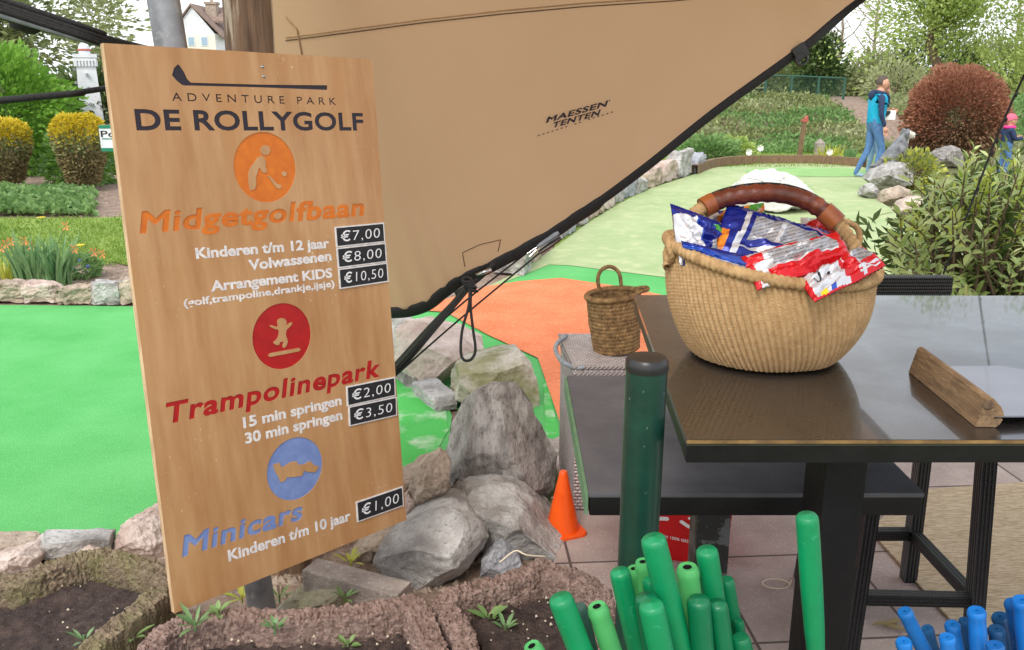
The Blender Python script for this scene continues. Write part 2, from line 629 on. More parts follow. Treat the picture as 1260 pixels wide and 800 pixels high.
mat('ink_navy', srgb(34, 28, 44), rough=.6)
mat('ink_orange', srgb(214, 116, 16), srgb(196, 100, 10), 30, 6, .5, .1, 80)
mat('ink_red', srgb(176, 14, 18), srgb(160, 10, 14), 30, 6, .5, .1, 80)
mat('ink_blue', srgb(124, 146, 198), srgb(108, 130, 186), 30, 6, .5, .1, 80)
mat('ink_white', srgb(232, 230, 230), srgb(202, 198, 200), 60, 6, .6)
mat('chalk_black', srgb(26, 26, 30), srgb(44, 44, 48), 40, 6, .7, lo=.5, hi=.8)
mat('chalk', srgb(226, 226, 230), rough=.9)
mat('galvanised', srgb(150, 152, 156), srgb(124, 126, 130), 14, 7, .45, .1, 60, metal=.55, c3=srgb(168, 168, 172), s3=30)
mat('old_wood', srgb(150, 122, 98), srgb(92, 72, 58), 5, 9, .9, .9, 18, c3=srgb(206, 190, 168), s3=3, stretch=(5, 5, .5), bdist=.02, lo3=.55, hi3=.6)
mat('block_wood', srgb(146, 118, 86), srgb(104, 82, 60), 10, 8, .75, .4, 40, stretch=(6, .8, 6), c3=srgb(160, 134, 100), s3=30)
mat('post_wood', srgb(136, 110, 84), srgb(104, 82, 62), 10, 8, .85, .4, 40, stretch=(4, 4, .6))
mat('black_paint', (.005, .005, .0055), (.009, .009, .0095), 10, 7, .42, .15, 60, spec=.28)
mat('worn_black_paint', (.013, .0125, .013), (.03, .024, .02), 9, 7, .5, .3, 40, lo=.55, hi=.6, c3=srgb(84, 86, 86), s3=9, lo3=.50, hi3=.52)
mat('table_gloss', (.010, .009, .009), (.020, .017, .016), 5, 8, .22, .12, 26, spec=.95, coat=.6, rvar=.16, stretch=(1, 1, 1), bdist=.004)
mat('table_grey', srgb(92, 92, 97), srgb(78, 78, 83), 6, 8, .42, .08, 80, spec=.4, rvar=.15)
mat('edge_green', srgb(106, 140, 106), srgb(88, 120, 92), 12, 6, .6)
mat('edge_brown', srgb(150, 118, 70), srgb(96, 74, 46), 18, 6, .5)
mat('green_paint', srgb(16, 62, 50), srgb(10, 48, 40), 12, 8, .38, .1, 60, c3=srgb(140, 160, 150), s3=75, lo3=.68, hi3=.74, coat=.2)
mat('black_plastic', (.012, .012, .013), (.02, .02, .021), 30, 5, .35)
mat('grip_green', srgb(4, 140, 88), srgb(2, 124, 76), 9, 7, .32, .12, 140, spec=.5, c3=srgb(70, 168, 130), s3=46, lo3=.62, hi3=.78, rvar=.18)
mat('grip_deep_green', srgb(3, 112, 72), srgb(2, 98, 62), 6, 6, .36, .06, 90, spec=.5)
mat('grip_light_green', srgb(80, 172, 100), srgb(66, 154, 86), 8, 6, .5, .08, 90)
mat('grip_grey_green', srgb(60, 96, 88), srgb(44, 78, 70), 8, 6, .5, .08, 90)
mat('grip_blue', srgb(18, 104, 176), srgb(12, 84, 152), 8, 7, .46, .12, 140, c3=srgb(80, 140, 190), s3=50, lo3=.60, hi3=.78)
mat('grip_dark_blue', srgb(20, 80, 128), srgb(14, 62, 104), 8, 6, .5, .06, 90)
mat('grip_sky_blue', srgb(30, 124, 206), srgb(20, 104, 184), 8, 6, .36, .06, 90)
mat('steel', srgb(186, 188, 190), rough=.25, metal=1)
mat('cone_orange', srgb(240, 92, 12), srgb(226, 78, 8), 10, 6, .38, .05, 60)
mat('bin_red', srgb(208, 22, 26), srgb(192, 16, 20), 8, 6, .36, .05, 60)
mat('white_print', srgb(236, 234, 232), rough=.5)
mat('rattan_grey', srgb(150, 142, 140), rough=.6)
mat('rope_black', (.010, .010, .011), (.022, .022, .023), 120, 4, .75, .5, 260)
mat('rope_dark_green', srgb(50, 56, 44), (.012, .012, .013), 160, 4, .75, .5, 260)
mat('strap_grey', srgb(150, 156, 164), srgb(120, 126, 134), 30, 5, .5)
mat('trim_black', (.008, .008, .009), (.014, .014, .015), 40, 5, .75, .2, 90)
mat('straw', srgb(194, 160, 116), srgb(172, 138, 96), 60, 7, .8, .3, 240, c3=srgb(168, 128, 82), s3=140, lo3=.56, hi3=.66)
mat('straw_dark', srgb(190, 156, 110), srgb(150, 116, 76), 40, 7, .85, .4, 160, c3=srgb(182, 150, 104), s3=60)
mat('seagrass', srgb(150, 118, 76), srgb(98, 72, 42), 40, 7, .85, .5, 160, c3=srgb(176, 144, 98), s3=60)
mat('leather', srgb(112, 48, 26), srgb(78, 32, 16), 12, 8, .34, .35, 40, c3=srgb(150, 80, 42), s3=9, lo3=.58, hi3=.7, spec=.5)
mat('leather_band', srgb(152, 82, 36), srgb(120, 58, 24), 16, 8, .38, .3, 40)
mat('foil_blue', srgb(20, 40, 140), srgb(14, 28, 112), 10, 6, .24, .25, 40, metal=.35, bdist=.004)
mat('foil_mid_blue', srgb(52, 92, 190), srgb(40, 74, 168), 10, 6, .24, .25, 40, metal=.35, bdist=.004)
mat('foil_silver', srgb(206, 206, 208), srgb(184, 184, 188), 10, 6, .30, .25, 40, metal=.4, bdist=.004)
mat('foil_red', srgb(206, 16, 28), srgb(186, 10, 22), 10, 6, .24, .25, 40, metal=.3, bdist=.004)
mat('foil_white', srgb(216, 216, 220), srgb(190, 190, 196), 10, 6, .28, .3, 40, metal=.45, bdist=.004)
mat('foil_orange', srgb(226, 140, 40), srgb(170, 80, 20), 24, 6, .3, .2, 40, bdist=.004)
mat('foil_green', srgb(60, 140, 50), rough=.3)
mat('print_black', srgb(24, 24, 26), rough=.45)
mat('print_yellow', srgb(236, 196, 40), rough=.45)
mat('acrylic_grey', srgb(126, 130, 142), srgb(116, 120, 132), 8, 5, .25, coat=.2)
mat('jute', srgb(242, 222, 190), srgb(206, 180, 142), 26, 7, .95, 1, 120, c3=srgb(218, 194, 156), s3=14, stretch=(1, 8, 1), bdist=.01, lo=.42, hi=.58)
mat('bark', srgb(122, 104, 84), srgb(84, 70, 56), 6, 8, .95, .8, 20, stretch=(3, 3, 1))
mat('bark_pale', srgb(176, 164, 140), srgb(136, 122, 100), 5, 8, .95, .6, 20)
mat('leaf_bright', srgb(96, 146, 44), srgb(136, 180, 72), 2, 5, .6, island=True, transl=.35)
mat('leaf_spring', srgb(140, 168, 78), srgb(188, 204, 122), .8, 5, .6, island=True, transl=.45)
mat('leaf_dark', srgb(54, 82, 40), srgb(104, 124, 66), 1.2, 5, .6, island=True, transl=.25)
mat('leaf_olive', srgb(112, 126, 76), srgb(160, 168, 112), 1.0, 5, .7, island=True, transl=.25)
mat('leaf_pale', srgb(140, 152, 102), srgb(178, 182, 138), 1.0, 5, .7, island=True, transl=.3)
mat('leaf_laurel', srgb(122, 156, 70), srgb(204, 214, 142), 4, 5, .38, island=True, transl=.22, spec=.5)
mat('leaf_laurel_young', srgb(150, 176, 60), srgb(200, 210, 100), 4, 5, .42, island=True, transl=.35)
mat('leaf_cover', srgb(96, 136, 72), srgb(146, 178, 112), 4, 5, .55, island=True, transl=.3)
mat('leaf_yellow', srgb(196, 176, 40), srgb(232, 210, 66), 4, 5, .6, island=True, transl=.35)
mat('leaf_brown', srgb(126, 112, 74), srgb(160, 144, 100), 6, 5, .8, island=True, transl=.15)
mat('leaf_red', srgb(140, 86, 66), srgb(186, 134, 108), 2, 5, .6, island=True, transl=.3)
mat('leaf_redbrown', srgb(112, 82, 64), srgb(150, 120, 88), 2, 5, .7, island=True, transl=.2)
mat('leaf_blade', srgb(86, 132, 78), srgb(136, 170, 116), 4, 5, .5, island=True, transl=.3)
mat('leaf_lime', srgb(166, 176, 60), srgb(200, 200, 90), 4, 5, .5, island=True, transl=.3)
mat('petal_orange', srgb(218, 138, 88), srgb(236, 170, 96), 9, 4, .7, transl=.3)
mat('petal_yellow', srgb(246, 214, 20), rough=.6)
mat('petal_blue', srgb(82, 104, 196), rough=.6)
mat('petal_white', srgb(244, 244, 240), rough=.6)
mat('white_render', srgb(226, 228, 232), srgb(206, 210, 216), 3, 7, .85, .1, 40)
mat('cream_render', srgb(226, 222, 206), rough=.85)
mat('roof_tile', srgb(150, 128, 118), srgb(118, 98, 90), 2, 6, .9)
mat('roof_red', srgb(176, 92, 80), rough=.8)
mat('brick_chimney', srgb(176, 160, 146), srgb(150, 134, 120), 3, 6, .9)
mat('window_glass', srgb(150, 176, 196), rough=.1)
mat('sign_green', srgb(20, 122, 92), rough=.5)
mat('fence_green', srgb(44, 86, 70), rough=.5)
mat('skin', srgb(214, 164, 138), srgb(202, 148, 122), 20, 5, .55)
mat('jeans', srgb(92, 130, 176), srgb(70, 106, 154), 14, 6, .9, .3, 120)
mat('jeans_pale', srgb(150, 180, 210), srgb(126, 158, 192), 14, 6, .9, .3, 120)
mat('vest_turquoise', srgb(0, 168, 206), srgb(0, 150, 190), 10, 5, .6, .3, 30)
mat('cloth_navy', srgb(38, 56, 92), srgb(28, 44, 76), 10, 5, .8, .3, 60)
mat('cloth_black', srgb(28, 30, 38), rough=.8)
mat('hair_grey', srgb(96, 82, 74), srgb(66, 56, 50), 60, 5, .8)
mat('shoe', srgb(150, 176, 200), rough=.7)
mat('shoe_dark', srgb(50, 52, 60), rough=.7)
mat('hat_pink', srgb(236, 112, 136), srgb(222, 92, 118), 40, 5, .9, .4, 90)
mat('scarf_pink', srgb(222, 60, 140), rough=.8)
mat('dog_grey', srgb(140, 142, 146), srgb(88, 90, 94), 12, 7, .95, .8, 60)
mat('dog_white', srgb(226, 222, 212), srgb(196, 190, 178), 14, 7, .95, .8, 60)
mat('dark_nose', srgb(22, 20, 22), rough=.4)
mat('seed', srgb(226, 214, 190), rough=.8)

def nodes(m):
    t = MATS[m].node_tree
    return t, t.nodes, t.links, t.nodes['Principled BSDF']
# tent cloth: woven, lets part of the daylight through
t, N, L, p = nodes('straw')
fab = bpy.data.materials.new('tent_cloth')
fab.use_nodes = True
t = fab.node_tree
N, L = t.nodes, t.links
p = N['Principled BSDF']
p.inputs['Base Color'].default_value = (*srgb(192, 165, 138), 1)
p.inputs['Roughness'].default_value = .8
p.inputs['Specular IOR Level'].default_value = .2
co = N.new('ShaderNodeTexCoord')
nz = N.new('ShaderNodeTexNoise')
nz.inputs['Scale'].default_value = 2.2
nz.inputs['Detail'].default_value = 5
cr_ = N.new('ShaderNodeValToRGB')
cr_.color_ramp.elements[0].color = (*srgb(184, 158, 130), 1)
cr_.color_ramp.elements[1].color = (*srgb(200, 174, 146), 1)
L.new(co.outputs['Object'], nz.inputs['Vector'])
L.new(nz.outputs['Fac'], cr_.inputs['Fac'])
L.new(cr_.outputs['Color'], p.inputs['Base Color'])
wv = N.new('ShaderNodeTexNoise')
wv.inputs['Scale'].default_value = 420
bp = N.new('ShaderNodeBump')
bp.inputs['Strength'].default_value = .25
bp.inputs['Distance'].default_value = .002
L.new(co.outputs['Object'], wv.inputs['Vector'])
L.new(wv.outputs['Fac'], bp.inputs['Height'])
L.new(bp.outputs[0], p.inputs['Normal'])
tr = N.new('ShaderNodeBsdfTranslucent')
tr.inputs['Color'].default_value = (*srgb(206, 160, 120), 1)
ms = N.new('ShaderNodeMixShader')
ms.inputs[0].default_value = .40
L.new(p.outputs[0], ms.inputs[1])
L.new(tr.outputs[0], ms.inputs[2])
L.new(ms.outputs[0], N['Material Output'].inputs['Surface'])
MATS['tent_cloth'] = fab

def brickmat(name, c1, c2, cm, w, h, mortar, base, offset=0.0, rough=.85, rot=0, speck=None):
    """slabs with narrow joints"""
    m = mat(name, c1, c2, 3, 8, rough, .5, 90, c3=speck, s3=120, lo3=.6, hi3=.68)
    t, N, L, p = nodes(name)
    src = p.inputs['Base Color'].links[0].from_socket
    co = N.new('ShaderNodeTexCoord')
    ma = N.new('ShaderNodeMapping')
    ma.inputs['Rotation'].default_value = (0, 0, rot)
    ma.inputs['Location'].default_value = base
    L.new(co.outputs['Object'], ma.inputs[0])
    b = N.new('ShaderNodeTexBrick')
    b.offset = offset
    b.inputs['Scale'].default_value = 1
    b.inputs['Brick Width'].default_value = w
    b.inputs['Row Height'].default_value = h
    b.inputs['Mortar Size'].default_value = mortar
    b.inputs['Mortar Smooth'].default_value = .3
    b.inputs['Color1'].default_value = (.85, .85, .85, 1)
    b.inputs['Color2'].default_value = (1.1, 1.08, 1.06, 1)
    b.inputs['Mortar'].default_value = (*cm, 1)
    L.new(ma.outputs[0], b.inputs['Vector'])
    x = N.new('ShaderNodeMix')
    x.data_type = 'RGBA'
    x.blend_type = 'MULTIPLY'
    x.inputs[0].default_value = 1
    L.new(src, x.inputs[6])
    L.new(b.outputs['Color'], x.inputs[7])
    L.new(x.outputs[2], p.inputs['Base Color'])
    return m
brickmat('paving', srgb(180, 166, 160), srgb(150, 136, 131), (.25, .23, .22), .5, .5, .006, (.1, .22, 0), rot=RAD(-4), speck=srgb(206, 194, 188))

def weavemat(name, c1, c2, cd, su, sv, coord='UV'):
    """basket weave of strands: two crossing waves, dark gaps"""
    m = mat(name, c1, c2, 30, 6, .55)
    t, N, L, p = nodes(name)
    src = p.inputs['Base Color'].links[0].from_socket
    co = N.new('ShaderNodeTexCoord')
    ma = N.new('ShaderNodeMapping')
    ma.inputs['Scale'].default_value = (su, sv, 1)
    L.new(co.outputs[coord], ma.inputs[0])
    sx = N.new('ShaderNodeSeparateXYZ')
    L.new(ma.outputs[0], sx.inputs[0])
    def mth(op, a, b=None):
        n = N.new('ShaderNodeMath')
        n.operation = op
        for i, q in enumerate((a, b)):
            if q is None:
                continue
            if isinstance(q, (int, float)):
                n.inputs[i].default_value = q
            else:
                L.new(q, n.inputs[i])
        return n.outputs[0]
    fu = mth('MULTIPLY', sx.outputs[0], math.pi)
    fv = mth('MULTIPLY', sx.outputs[1], math.pi)
    row = mth('FLOOR', sx.outputs[1])
    ph = mth('MULTIPLY', row, math.pi / 2)
    a = mth('ABSOLUTE', mth('SINE', mth('ADD', fu, ph)))
    b = mth('ABSOLUTE', mth('SINE', fv))
    h = mth('MULTIPLY', mth('POWER', b, .6), mth('ADD', mth('MULTIPLY', a, .75), .25))
    mrr = N.new('ShaderNodeMapRange')
    mrr.inputs['From Min'].default_value = .12
    mrr.inputs['From Max'].default_value = .45
    L.new(h, mrr.inputs['Value'])
    x = N.new('ShaderNodeMix')
    x.data_type = 'RGBA'
    L.new(mrr.outputs[0], x.inputs[0])
    x.inputs[6].default_value = (*cd, 1)
    L.new(src, x.inputs[7])
    L.new(x.outputs[2], p.inputs['Base Color'])
    bp = N.new('ShaderNodeBump')
    bp.inputs['Strength'].default_value = 1
    bp.inputs['Distance'].default_value = .006
    L.new(h, bp.inputs['Height'])
    L.new(bp.outputs[0], p.inputs['Normal'])
    return m
weavemat('wicker_grey', srgb(206, 196, 194), srgb(176, 166, 166), srgb(70, 62, 62), 1, 1)
weavemat('wicker_black', (.010, .010, .011), (.016, .016, .017), (.003, .003, .003), 1, 1)
MATS['wicker_black'].node_tree.nodes['Principled BSDF'].inputs['Roughness'].default_value = .32
m_ = MATS

def uvbox(o, su, sv):
    """box-projected uv in units of strands (su, sv metres per strand)"""
    me = o.data
    uv = me.uv_layers.new(name='UVMap')
    for p in me.polygons:
        n = p.normal
        k = max(range(3), key=lambda i: abs(n[i]))
        for li in p.loop_indices:
            c = me.vertices[me.loops[li].vertex_index].co
            if k == 0:
                a, b = c.y, c.z
            elif k == 1:
                a, b = c.x, c.z
            else:
                a, b = c.x, c.y
            uv.data[li].uv = (a / su, b / sv)

# ------------------------------------------------------------------ the ground and its sheets
def sheet(name, pts, z, m, n=0, kind=True):
    mb = MB()
    mb.poly([Vector((p[0], p[1], z)) for p in pts])
    o = mb.build(name, m_[m], fix=True)
    for p in o.data.polygons:
        if p.normal.z < 0:
            p.flip()
    return struct(o)
def gp(l, z=0.0):
    return [G(x, y, z) for x, y in l]
gb = MB()
gb.add([(-400, -40, -.03), (400, -40, -.03), (400, 900, -.03), (-400, 900, -.03)], [(0, 1, 2, 3)])
struct(gb.build('ground', m_['far_ground']))
sheet('soil', gp([(-900, 640), (-500, 215), (640, 215), (700, 300), (560, 500), (740, 700), (640, 1100), (-900, 1100)]), -.012, 'soil')
sheet('lawn', gp([(-700, 330), (-500, 268), (100, 268), (330, 262), (520, 262), (520, 330), (165, 328), (140, 322), (60, 326)]), -.002, 'lawn')
sheet('golf_green', gp([(-500, 690), (-300, 380), (-100, 374), (170, 377), (330, 372), (480, 382), (520, 384), (600, 352), (676, 325), (700, 326), (830, 342), (900, 352), (900, 560),
                        (689, 541), (600, 520), (552, 500), (556, 512), (550, 560), (480, 590), (300, 640), (150, 662), (-100, 674)]), 0, 'turf_green')
sheet('worn_turf', gp([(470, 430), (500, 462), (548, 500), (552, 530), (535, 560), (500, 582), (470, 590)]), .004, 'turf_worn')
sheet('worn_border', gp([(668, 470), (672, 466), (690, 541), (672, 541)]), .004, 'turf_worn')
sheet('orange_turf', gp([(470, 380), (548, 385), (600, 413), (662, 442), (697, 545), (900, 560), (1000, 480), (900, 384), (780, 356), (690, 343), (640, 347), (600, 353), (540, 372)]), .008, 'turf_orange')
course = [(560, 372), (640, 334), (690, 300), (720, 277), (760, 252), (800, 232), (850, 216), (880, 206), (950, 201), (1010, 201), (1060, 205), (1080, 215), (1078, 232), (1085, 250), (1120, 270), (1300, 300), (1400, 420), (1200, 420), (830, 343), (700, 327), (676, 326)]
sheet('putting_course', gp(course), .004, 'turf_pale')
cc = G(1000, 212)
sheet('hole_ring', [(cc.x + 1.25 * math.cos(a * .2618), cc.y + .9 * math.sin(a * .2618)) for a in range(24)], .009, 'turf_ring')
sheet('paving', [(-.02, .2), (-.02, 1.6), (.10, 2.6), G(700, 640), G(676, 545), G(690, 539), G(900, 552), G(1120, 560), G(1500, 470), (6, 4), (6, .2)], .012, 'paving')
sheet('far_lawn', gp([(700, 330), (640, 240), (780, 180), (1120, 180), (1120, 200), (1060, 204), (950, 200), (880, 205), (800, 231), (720, 276)]), -.004, 'lawn')

# planted bank rising behind the course
bv, bf = [], []
nx, ny = 60, 26
for j in range(ny):
    for i in range(nx):
        x = -2 + 26 * i / (nx - 1)
        y = 21 + 12 * j / (ny - 1)
        tt = min(1, max(0, (y - 21.3) / 5.2))
        z = 1.15 * tt * tt * (3 - 2 * tt) - .05 + .08 * noise.noise(Vector((x * .7, y * .7, 0))) * tt
        bv.append((x, y, z))
for j in range(ny - 1):
    for i in range(nx - 1):
        a = j * nx + i
        bf.append((a, a + 1, a + nx + 1, a + nx))
bank = struct(MB().add(bv, bf).build('hill', m_['soil'], smooth=180))
def bank_z(x, y):
    tt = min(1, max(0, (y - 21.3) / 5.2))
    return 1.15 * tt * tt * (3 - 2 * tt) - .05
rng = np.random.default_rng(5)
P, T, MI = [], [], []
for i in range(52000):
    x, y = rng.uniform(1.5, 16), rng.uniform(21.4, 26.4)
    # bare path that climbs the bank
    pw = 10.1 - (y - 21.3) * .12
    if abs(x - pw) < .75 - (y - 21) * .03:
        continue
    cl = noise.noise(Vector((x * .55, y * .9, 3))) 
    if cl < -.28 and rng.uniform() < .3:
        continue
    P.append((x, y, bank_z(x, y) + abs(rng.normal(0, .07)) + max(0, cl) * .22))
    T.append((rng.normal(0, .6), -.4, 1))
    c2 = noise.noise(Vector((x * .35, y * .8, 9)))
    MI.append(0 if c2 > .1 else (1 if c2 > -.25 else 2))
o = leaf_mesh('ground_cover', P, T, .10, [m_['leaf_cover'], m_['leaf_olive'], m_['leaf_pale']], seed=3, mi=MI, aspect=.6)
tag(o, 'low leafy ground cover spread over the bank behind the course', 'ground cover', kind='stuff')
# short grass of the two lawns
P, T = [], []
for i in range(15000):
    px, py = rng.uniform(-40, 520), rng.uniform(268, 327)
    g = G(px, py)
    P.append((g.x, g.y, -.002))
    T.append((rng.normal(0, .3), rng.normal(0, .3), 1))
for i in range(7000):
    px, py = rng.uniform(740, 1060), rng.uniform(184, 206)
    g = G(px, py)
    P.append((g.x, g.y, -.002))
    T.append((rng.normal(0, .3), rng.normal(0, .3), 1))
mat('grass_blade', srgb(104, 138, 44), srgb(150, 174, 80), 2, 5, .7, island=True, transl=.3)
o = leaf_mesh('grass', P, T, .045, m_['grass_blade'], seed=4, aspect=.25)
tag(o, 'short mown grass of the lawns beside the course', 'grass', kind='stuff')
# crumbs of stone and dead leaves on the bare soil of the beds
cr_mb = MB()
for i in range(1500):
    if i < 900:
        px, py = rng.uniform(-20, 160), rng.uniform(205, 372)
        if 268 < py < 328:
            continue
        z0 = -.012
    else:
        px, py = rng.uniform(330, 700), rng.uniform(600, 735)
        z0 = -.012
    g = G(px, py, z0)
    s = abs(rng.normal(0, .012)) + .006
    a = rng.uniform(0, 6.28)
    q = [Vector((math.cos(a + k * 2.1) * s * rng.uniform(.6, 1.3), math.sin(a + k * 2.1) * s * rng.uniform(.6, 1.3), 0)) for k in range(3)]
    cr_mb.add([g + v for v in q] + [g + Vector((0, 0, s * .9))], [(0, 1, 3), (1, 2, 3), (2, 0, 3)])
tag(cr_mb.build('gravel', m_['rock_warm']), 'loose crumbs and pebbles scattered on the bare soil', 'gravel', kind='stuff')

# ------------------------------------------------------------------ background, left
def tree(name, label, cat, base, h, r0, crown_c, crown_r, n, size, leafm, bark='bark', seed=1, nl=9, spread=.9, group=None, shell=.3, lump=.35, tipfrac=.5, aspect=.55, top=None):
    base = Vector(base)
    t = thing(name, label, cat, base, group)
    mb = MB()
    tips = limbs(mb, base, top or (base + Vector((0, 0, h))), r0, r0 * .25, 6, seed, spread, nl)
    mb.build('trunk', m_[bark], t, smooth=180)
    rng = np.random.default_rng(seed)
    P, d = blob_pts(int(n * (1 - tipfrac)), crown_c, crown_r, seed, shell, lump)
    # clumps round the tips and a handful of loose clumps give gaps
    K = []
    tips = [q for q in tips if q.z > crown_c[2] - crown_r[2] * 1.05]
    cl, _ = blob_pts(max(6, int(n / 500)), crown_c, crown_r, seed + 3, .55, lump)
    cen = [np.array(q) for q in tips] + list(cl)
    cr = min(crown_r) * .24
    ci = rng.integers(0, len(cen), int(n * tipfrac))
    Q = np.array([cen[i] for i in ci]) + rng.normal(0, cr * .6, (len(ci), 3)) * np.array([1.2, 1.2, .7])
    PP = np.vstack([P, Q])
    TT = np.vstack([d, rng.normal(0, 1, (len(Q), 3))])
    leaf_mesh('crown', PP, TT + np.array([0, 0, .2]), size, m_[leafm], t, aspect=aspect, jitter=.8, seed=seed)
    return t
def bush(name, label, cat, base, c, r, n, size, leafm, seed=1, shell=.5, lump=.3, flat=-.98, stems=5, group=None, bark='bark', aspect=.55, mi=None, jitter=.6, lfreq=2.2):
    base = Vector(base)
    t = thing(name, label, cat, base, group)
    mb = MB()
    rng = random.Random(seed)
    for k in range(stems):
        a = rng.uniform(0, 6.28)
        tp = Vector(c) + Vector((math.cos(a) * r[0] * .55, math.sin(a) * r[1] * .55, r[2] * rng.uniform(-.1, .45)))
        limbs(mb, base + Vector((math.cos(a) * .06, math.sin(a) * .06, -.02)), tp, .02 + r[0] * .02, .006, 4, seed * 9 + k, .7, 4)
    mb.build('branches', m_[bark], t)
    P, d = blob_pts(n, c, r, seed, shell, lump, lfreq=lfreq)
    P[:, 2] = np.where(P[:, 2] < base.z + .03, base.z + .03 + np.abs(P[:, 2] - base.z) * .15, P[:, 2])
    mats = [m_[x] for x in leafm] if isinstance(leafm, (list, tuple)) else [m_[leafm]]
    ids = mi(P, d) if mi else None
    leaf_mesh('foliage', P, d + np.array([0, 0, .25]), size, mats, t, aspect=aspect, jitter=jitter, seed=seed, mi=ids)
    return t

# big shrubs behind the beds
tree('evergreen_tree', 'sprawling olive evergreen with tangled bare branches behind the white lighthouse', 'tree', (-12.4, 22, 0), 4.2, .16, (-12.9, 22.5, 2.9), (3.7, 2.2, 3.0), 8000, .22, 'leaf_olive', 'bark_pale', 4, 34, .75, shell=.45, lump=.3, aspect=.35)
tree('evergreen_tree', 'dark dense evergreen behind the bright green bush at the photo edge', 'tree', (-16.5, 24, 0), 5, .18, (-16.5, 24, 3.2), (4.0, 2.5, 3.6), 11000, .30, 'leaf_dark', 'bark', 14, 10, .7, shell=.5)
bush('hedge_shrub', 'dark green shrub filling the gap under the lighthouse', 'shrub', (-8.2, 18.6, 0), (-8.2, 18.6, .85), (1.9, .9, 1.1), 6000, .16, ['leaf_dark'], 21, .5)
bush('hedge_shrub', 'olive shrub half hidden behind the left edge of the price board', 'shrub', (-6.2, 21, 0), (-6.0, 21, .9), (1.7, .9, 1.1), 5000, .18, ['leaf_olive'], 22, .5)
b0 = G(20, 214)
bush('round_bush', 'large rounded bright green bush behind the yellow topped topiaries', 'bush', (-9.4, 16.6, 0), (-9.55, 16.6, 1.0), (1.45, 1.2, 1.32), 11000, .13, ['leaf_bright'], 6, .5, .3, jitter=4)
bush('low_shrub', 'small fresh green shrub between the two yellow topped topiaries', 'shrub', (-7.15, 14.9, 0), (-7.15, 14.9, .42), (.55, .5, .55), 2600, .10, ['leaf_bright', 'leaf_cover'], 26, .45, .35, mi=lambda P, d: (P[:, 0] * 31 % 1 > .5).astype(int))
tree('spring_tree', 'thin pale green tree against the sky left of the grey pole', 'tree', (-14.7, 33, 0), 4.0, .10, (-14.6, 33, 3.7), (1.15, 1.0, 1.5), 1500, .20, 'leaf_pale', 'bark_pale', 9, 14, .8, shell=.3, lump=.4)

def topiary(label, px, base_y, top_y, wtop, seed):
    b = G(px, base_y)
    dep = ((b - Vector((0, 0, H))).y * cs - (b.z - H) * sn)
    top = D(px, top_y, dep)
    hh = top.z
    w = wtop / F * dep / 2
    t = thing('topiary', label, 'topiary', (b.x, b.y, 0), 'yellow topped topiaries in the left bed')
    mb = MB()
    rng = random.Random(seed)
    for k in range(46):
        a = rng.uniform(0, 6.28)
        rr = rng.uniform(.2, 1)
        z1 = hh * rng.uniform(.45, .9)
        f = .36 + .64 * min(1, z1 / (hh * .7))
        p0 = Vector((b.x + math.cos(a) * w * .26 * rr, b.y + math.sin(a) * w * .26 * rr, 0))
        p1 = Vector((b.x + math.cos(a) * w * f * .98 * rr, b.y + math.sin(a) * w * f * .98 * rr, z1))
        mid = p0.lerp(p1, .5) + Vector((rng.uniform(-.03, .03), rng.uniform(-.03, .03), 0))
        mb.tube([p0, mid, p1], [.012, .009, .004], 5)
    mb.build('stems', m_['bark_pale'], t)
    r2 = np.random.default_rng(seed)
    P, T, MI = [], [], []
    for k in range(7500):
        z = hh * r2.uniform(.1, 1)
        q = z / hh
        prof = (.42 + .58 * min(1, q / .62)) * (1 if q < .78 else math.sqrt(max(0, 1 - ((q - .78) / .24) ** 2)))
        a = r2.uniform(0, 6.28)
        rr = w * prof * (1 + .12 * noise.noise(Vector((math.cos(a) * 2, math.sin(a) * 2, z * 4 + seed)))) * r2.uniform(.78, 1) ** .5
        P.append((b.x + math.cos(a) * rr, b.y + math.sin(a) * rr, z))
        T.append((math.cos(a), math.sin(a), .2 if q < .7 else 1))
        yl = q + r2.normal(0, .07)
        MI.append(0 if yl > .72 else (1 if yl > .52 and r2.uniform() < .65 else 2))
    leaf_mesh('foliage', P, T, .07, [m_['leaf_yellow'], m_['leaf_olive'], m_['leaf_brown']], t, seed=seed, mi=MI, aspect=.45, jitter=.7)
topiary('yellow topped topiary cut off by the photo edge, thicker at its foot', 8, 233, 147, 66, 3)
topiary('yellow topped topiary narrowing to its foot, in front of the white lighthouse', 105, 234, 141, 58, 7)

# model lighthouse
lb = G(121, 205)
ld = lb.y * cs - (lb.z - H) * sn
lt = thing('model_lighthouse', 'white square model lighthouse tower with a red ringed lantern', 'lighthouse', (lb.x, lb.y, 0))
hw = .19
ht = D(106, 76, ld).z
Rm = Matrix.Translation((lb.x, lb.y, 0)) @ Matrix.Rotation(RAD(24), 4, 'Z')
mb = MB()
v = []
for z, w in ((0, hw * 1.25), (ht, hw * .88)):
    v += [Rm @ Vector((sx * w, sy * w, z)) for sx, sy in ((-1, -1), (1, -1), (1, 1), (-1, 1))]
mb.add(v, [(3, 2, 1, 0), (4, 5, 6, 7), (0, 1, 5, 4), (1, 2, 6, 5), (2, 3, 7, 6), (3, 0, 4, 7)])
mb.build('tower', m_['white_render'], lt)
mb = MB().box(-hw * 1.05, hw * 1.05, -hw * 1.05, hw * 1.05, ht + .002, ht + .06, mtx=Rm)
for k in range(7):
    for fc in range(4):
        mm = Rm @ Matrix.Rotation(fc * math.pi / 2, 4, 'Z')
        q = (k - 3) * hw * .3
        mb.box(q - .016, q + .016, -hw * 1.12, -hw * .9, ht - .10, ht, mtx=mm)
mb.box(-hw * 1.12, hw * 1.12, -hw * 1.12, hw * 1.12, ht + .062, ht + .13, mtx=Rm)
mb.build('gallery', m_['white_render'], lt)
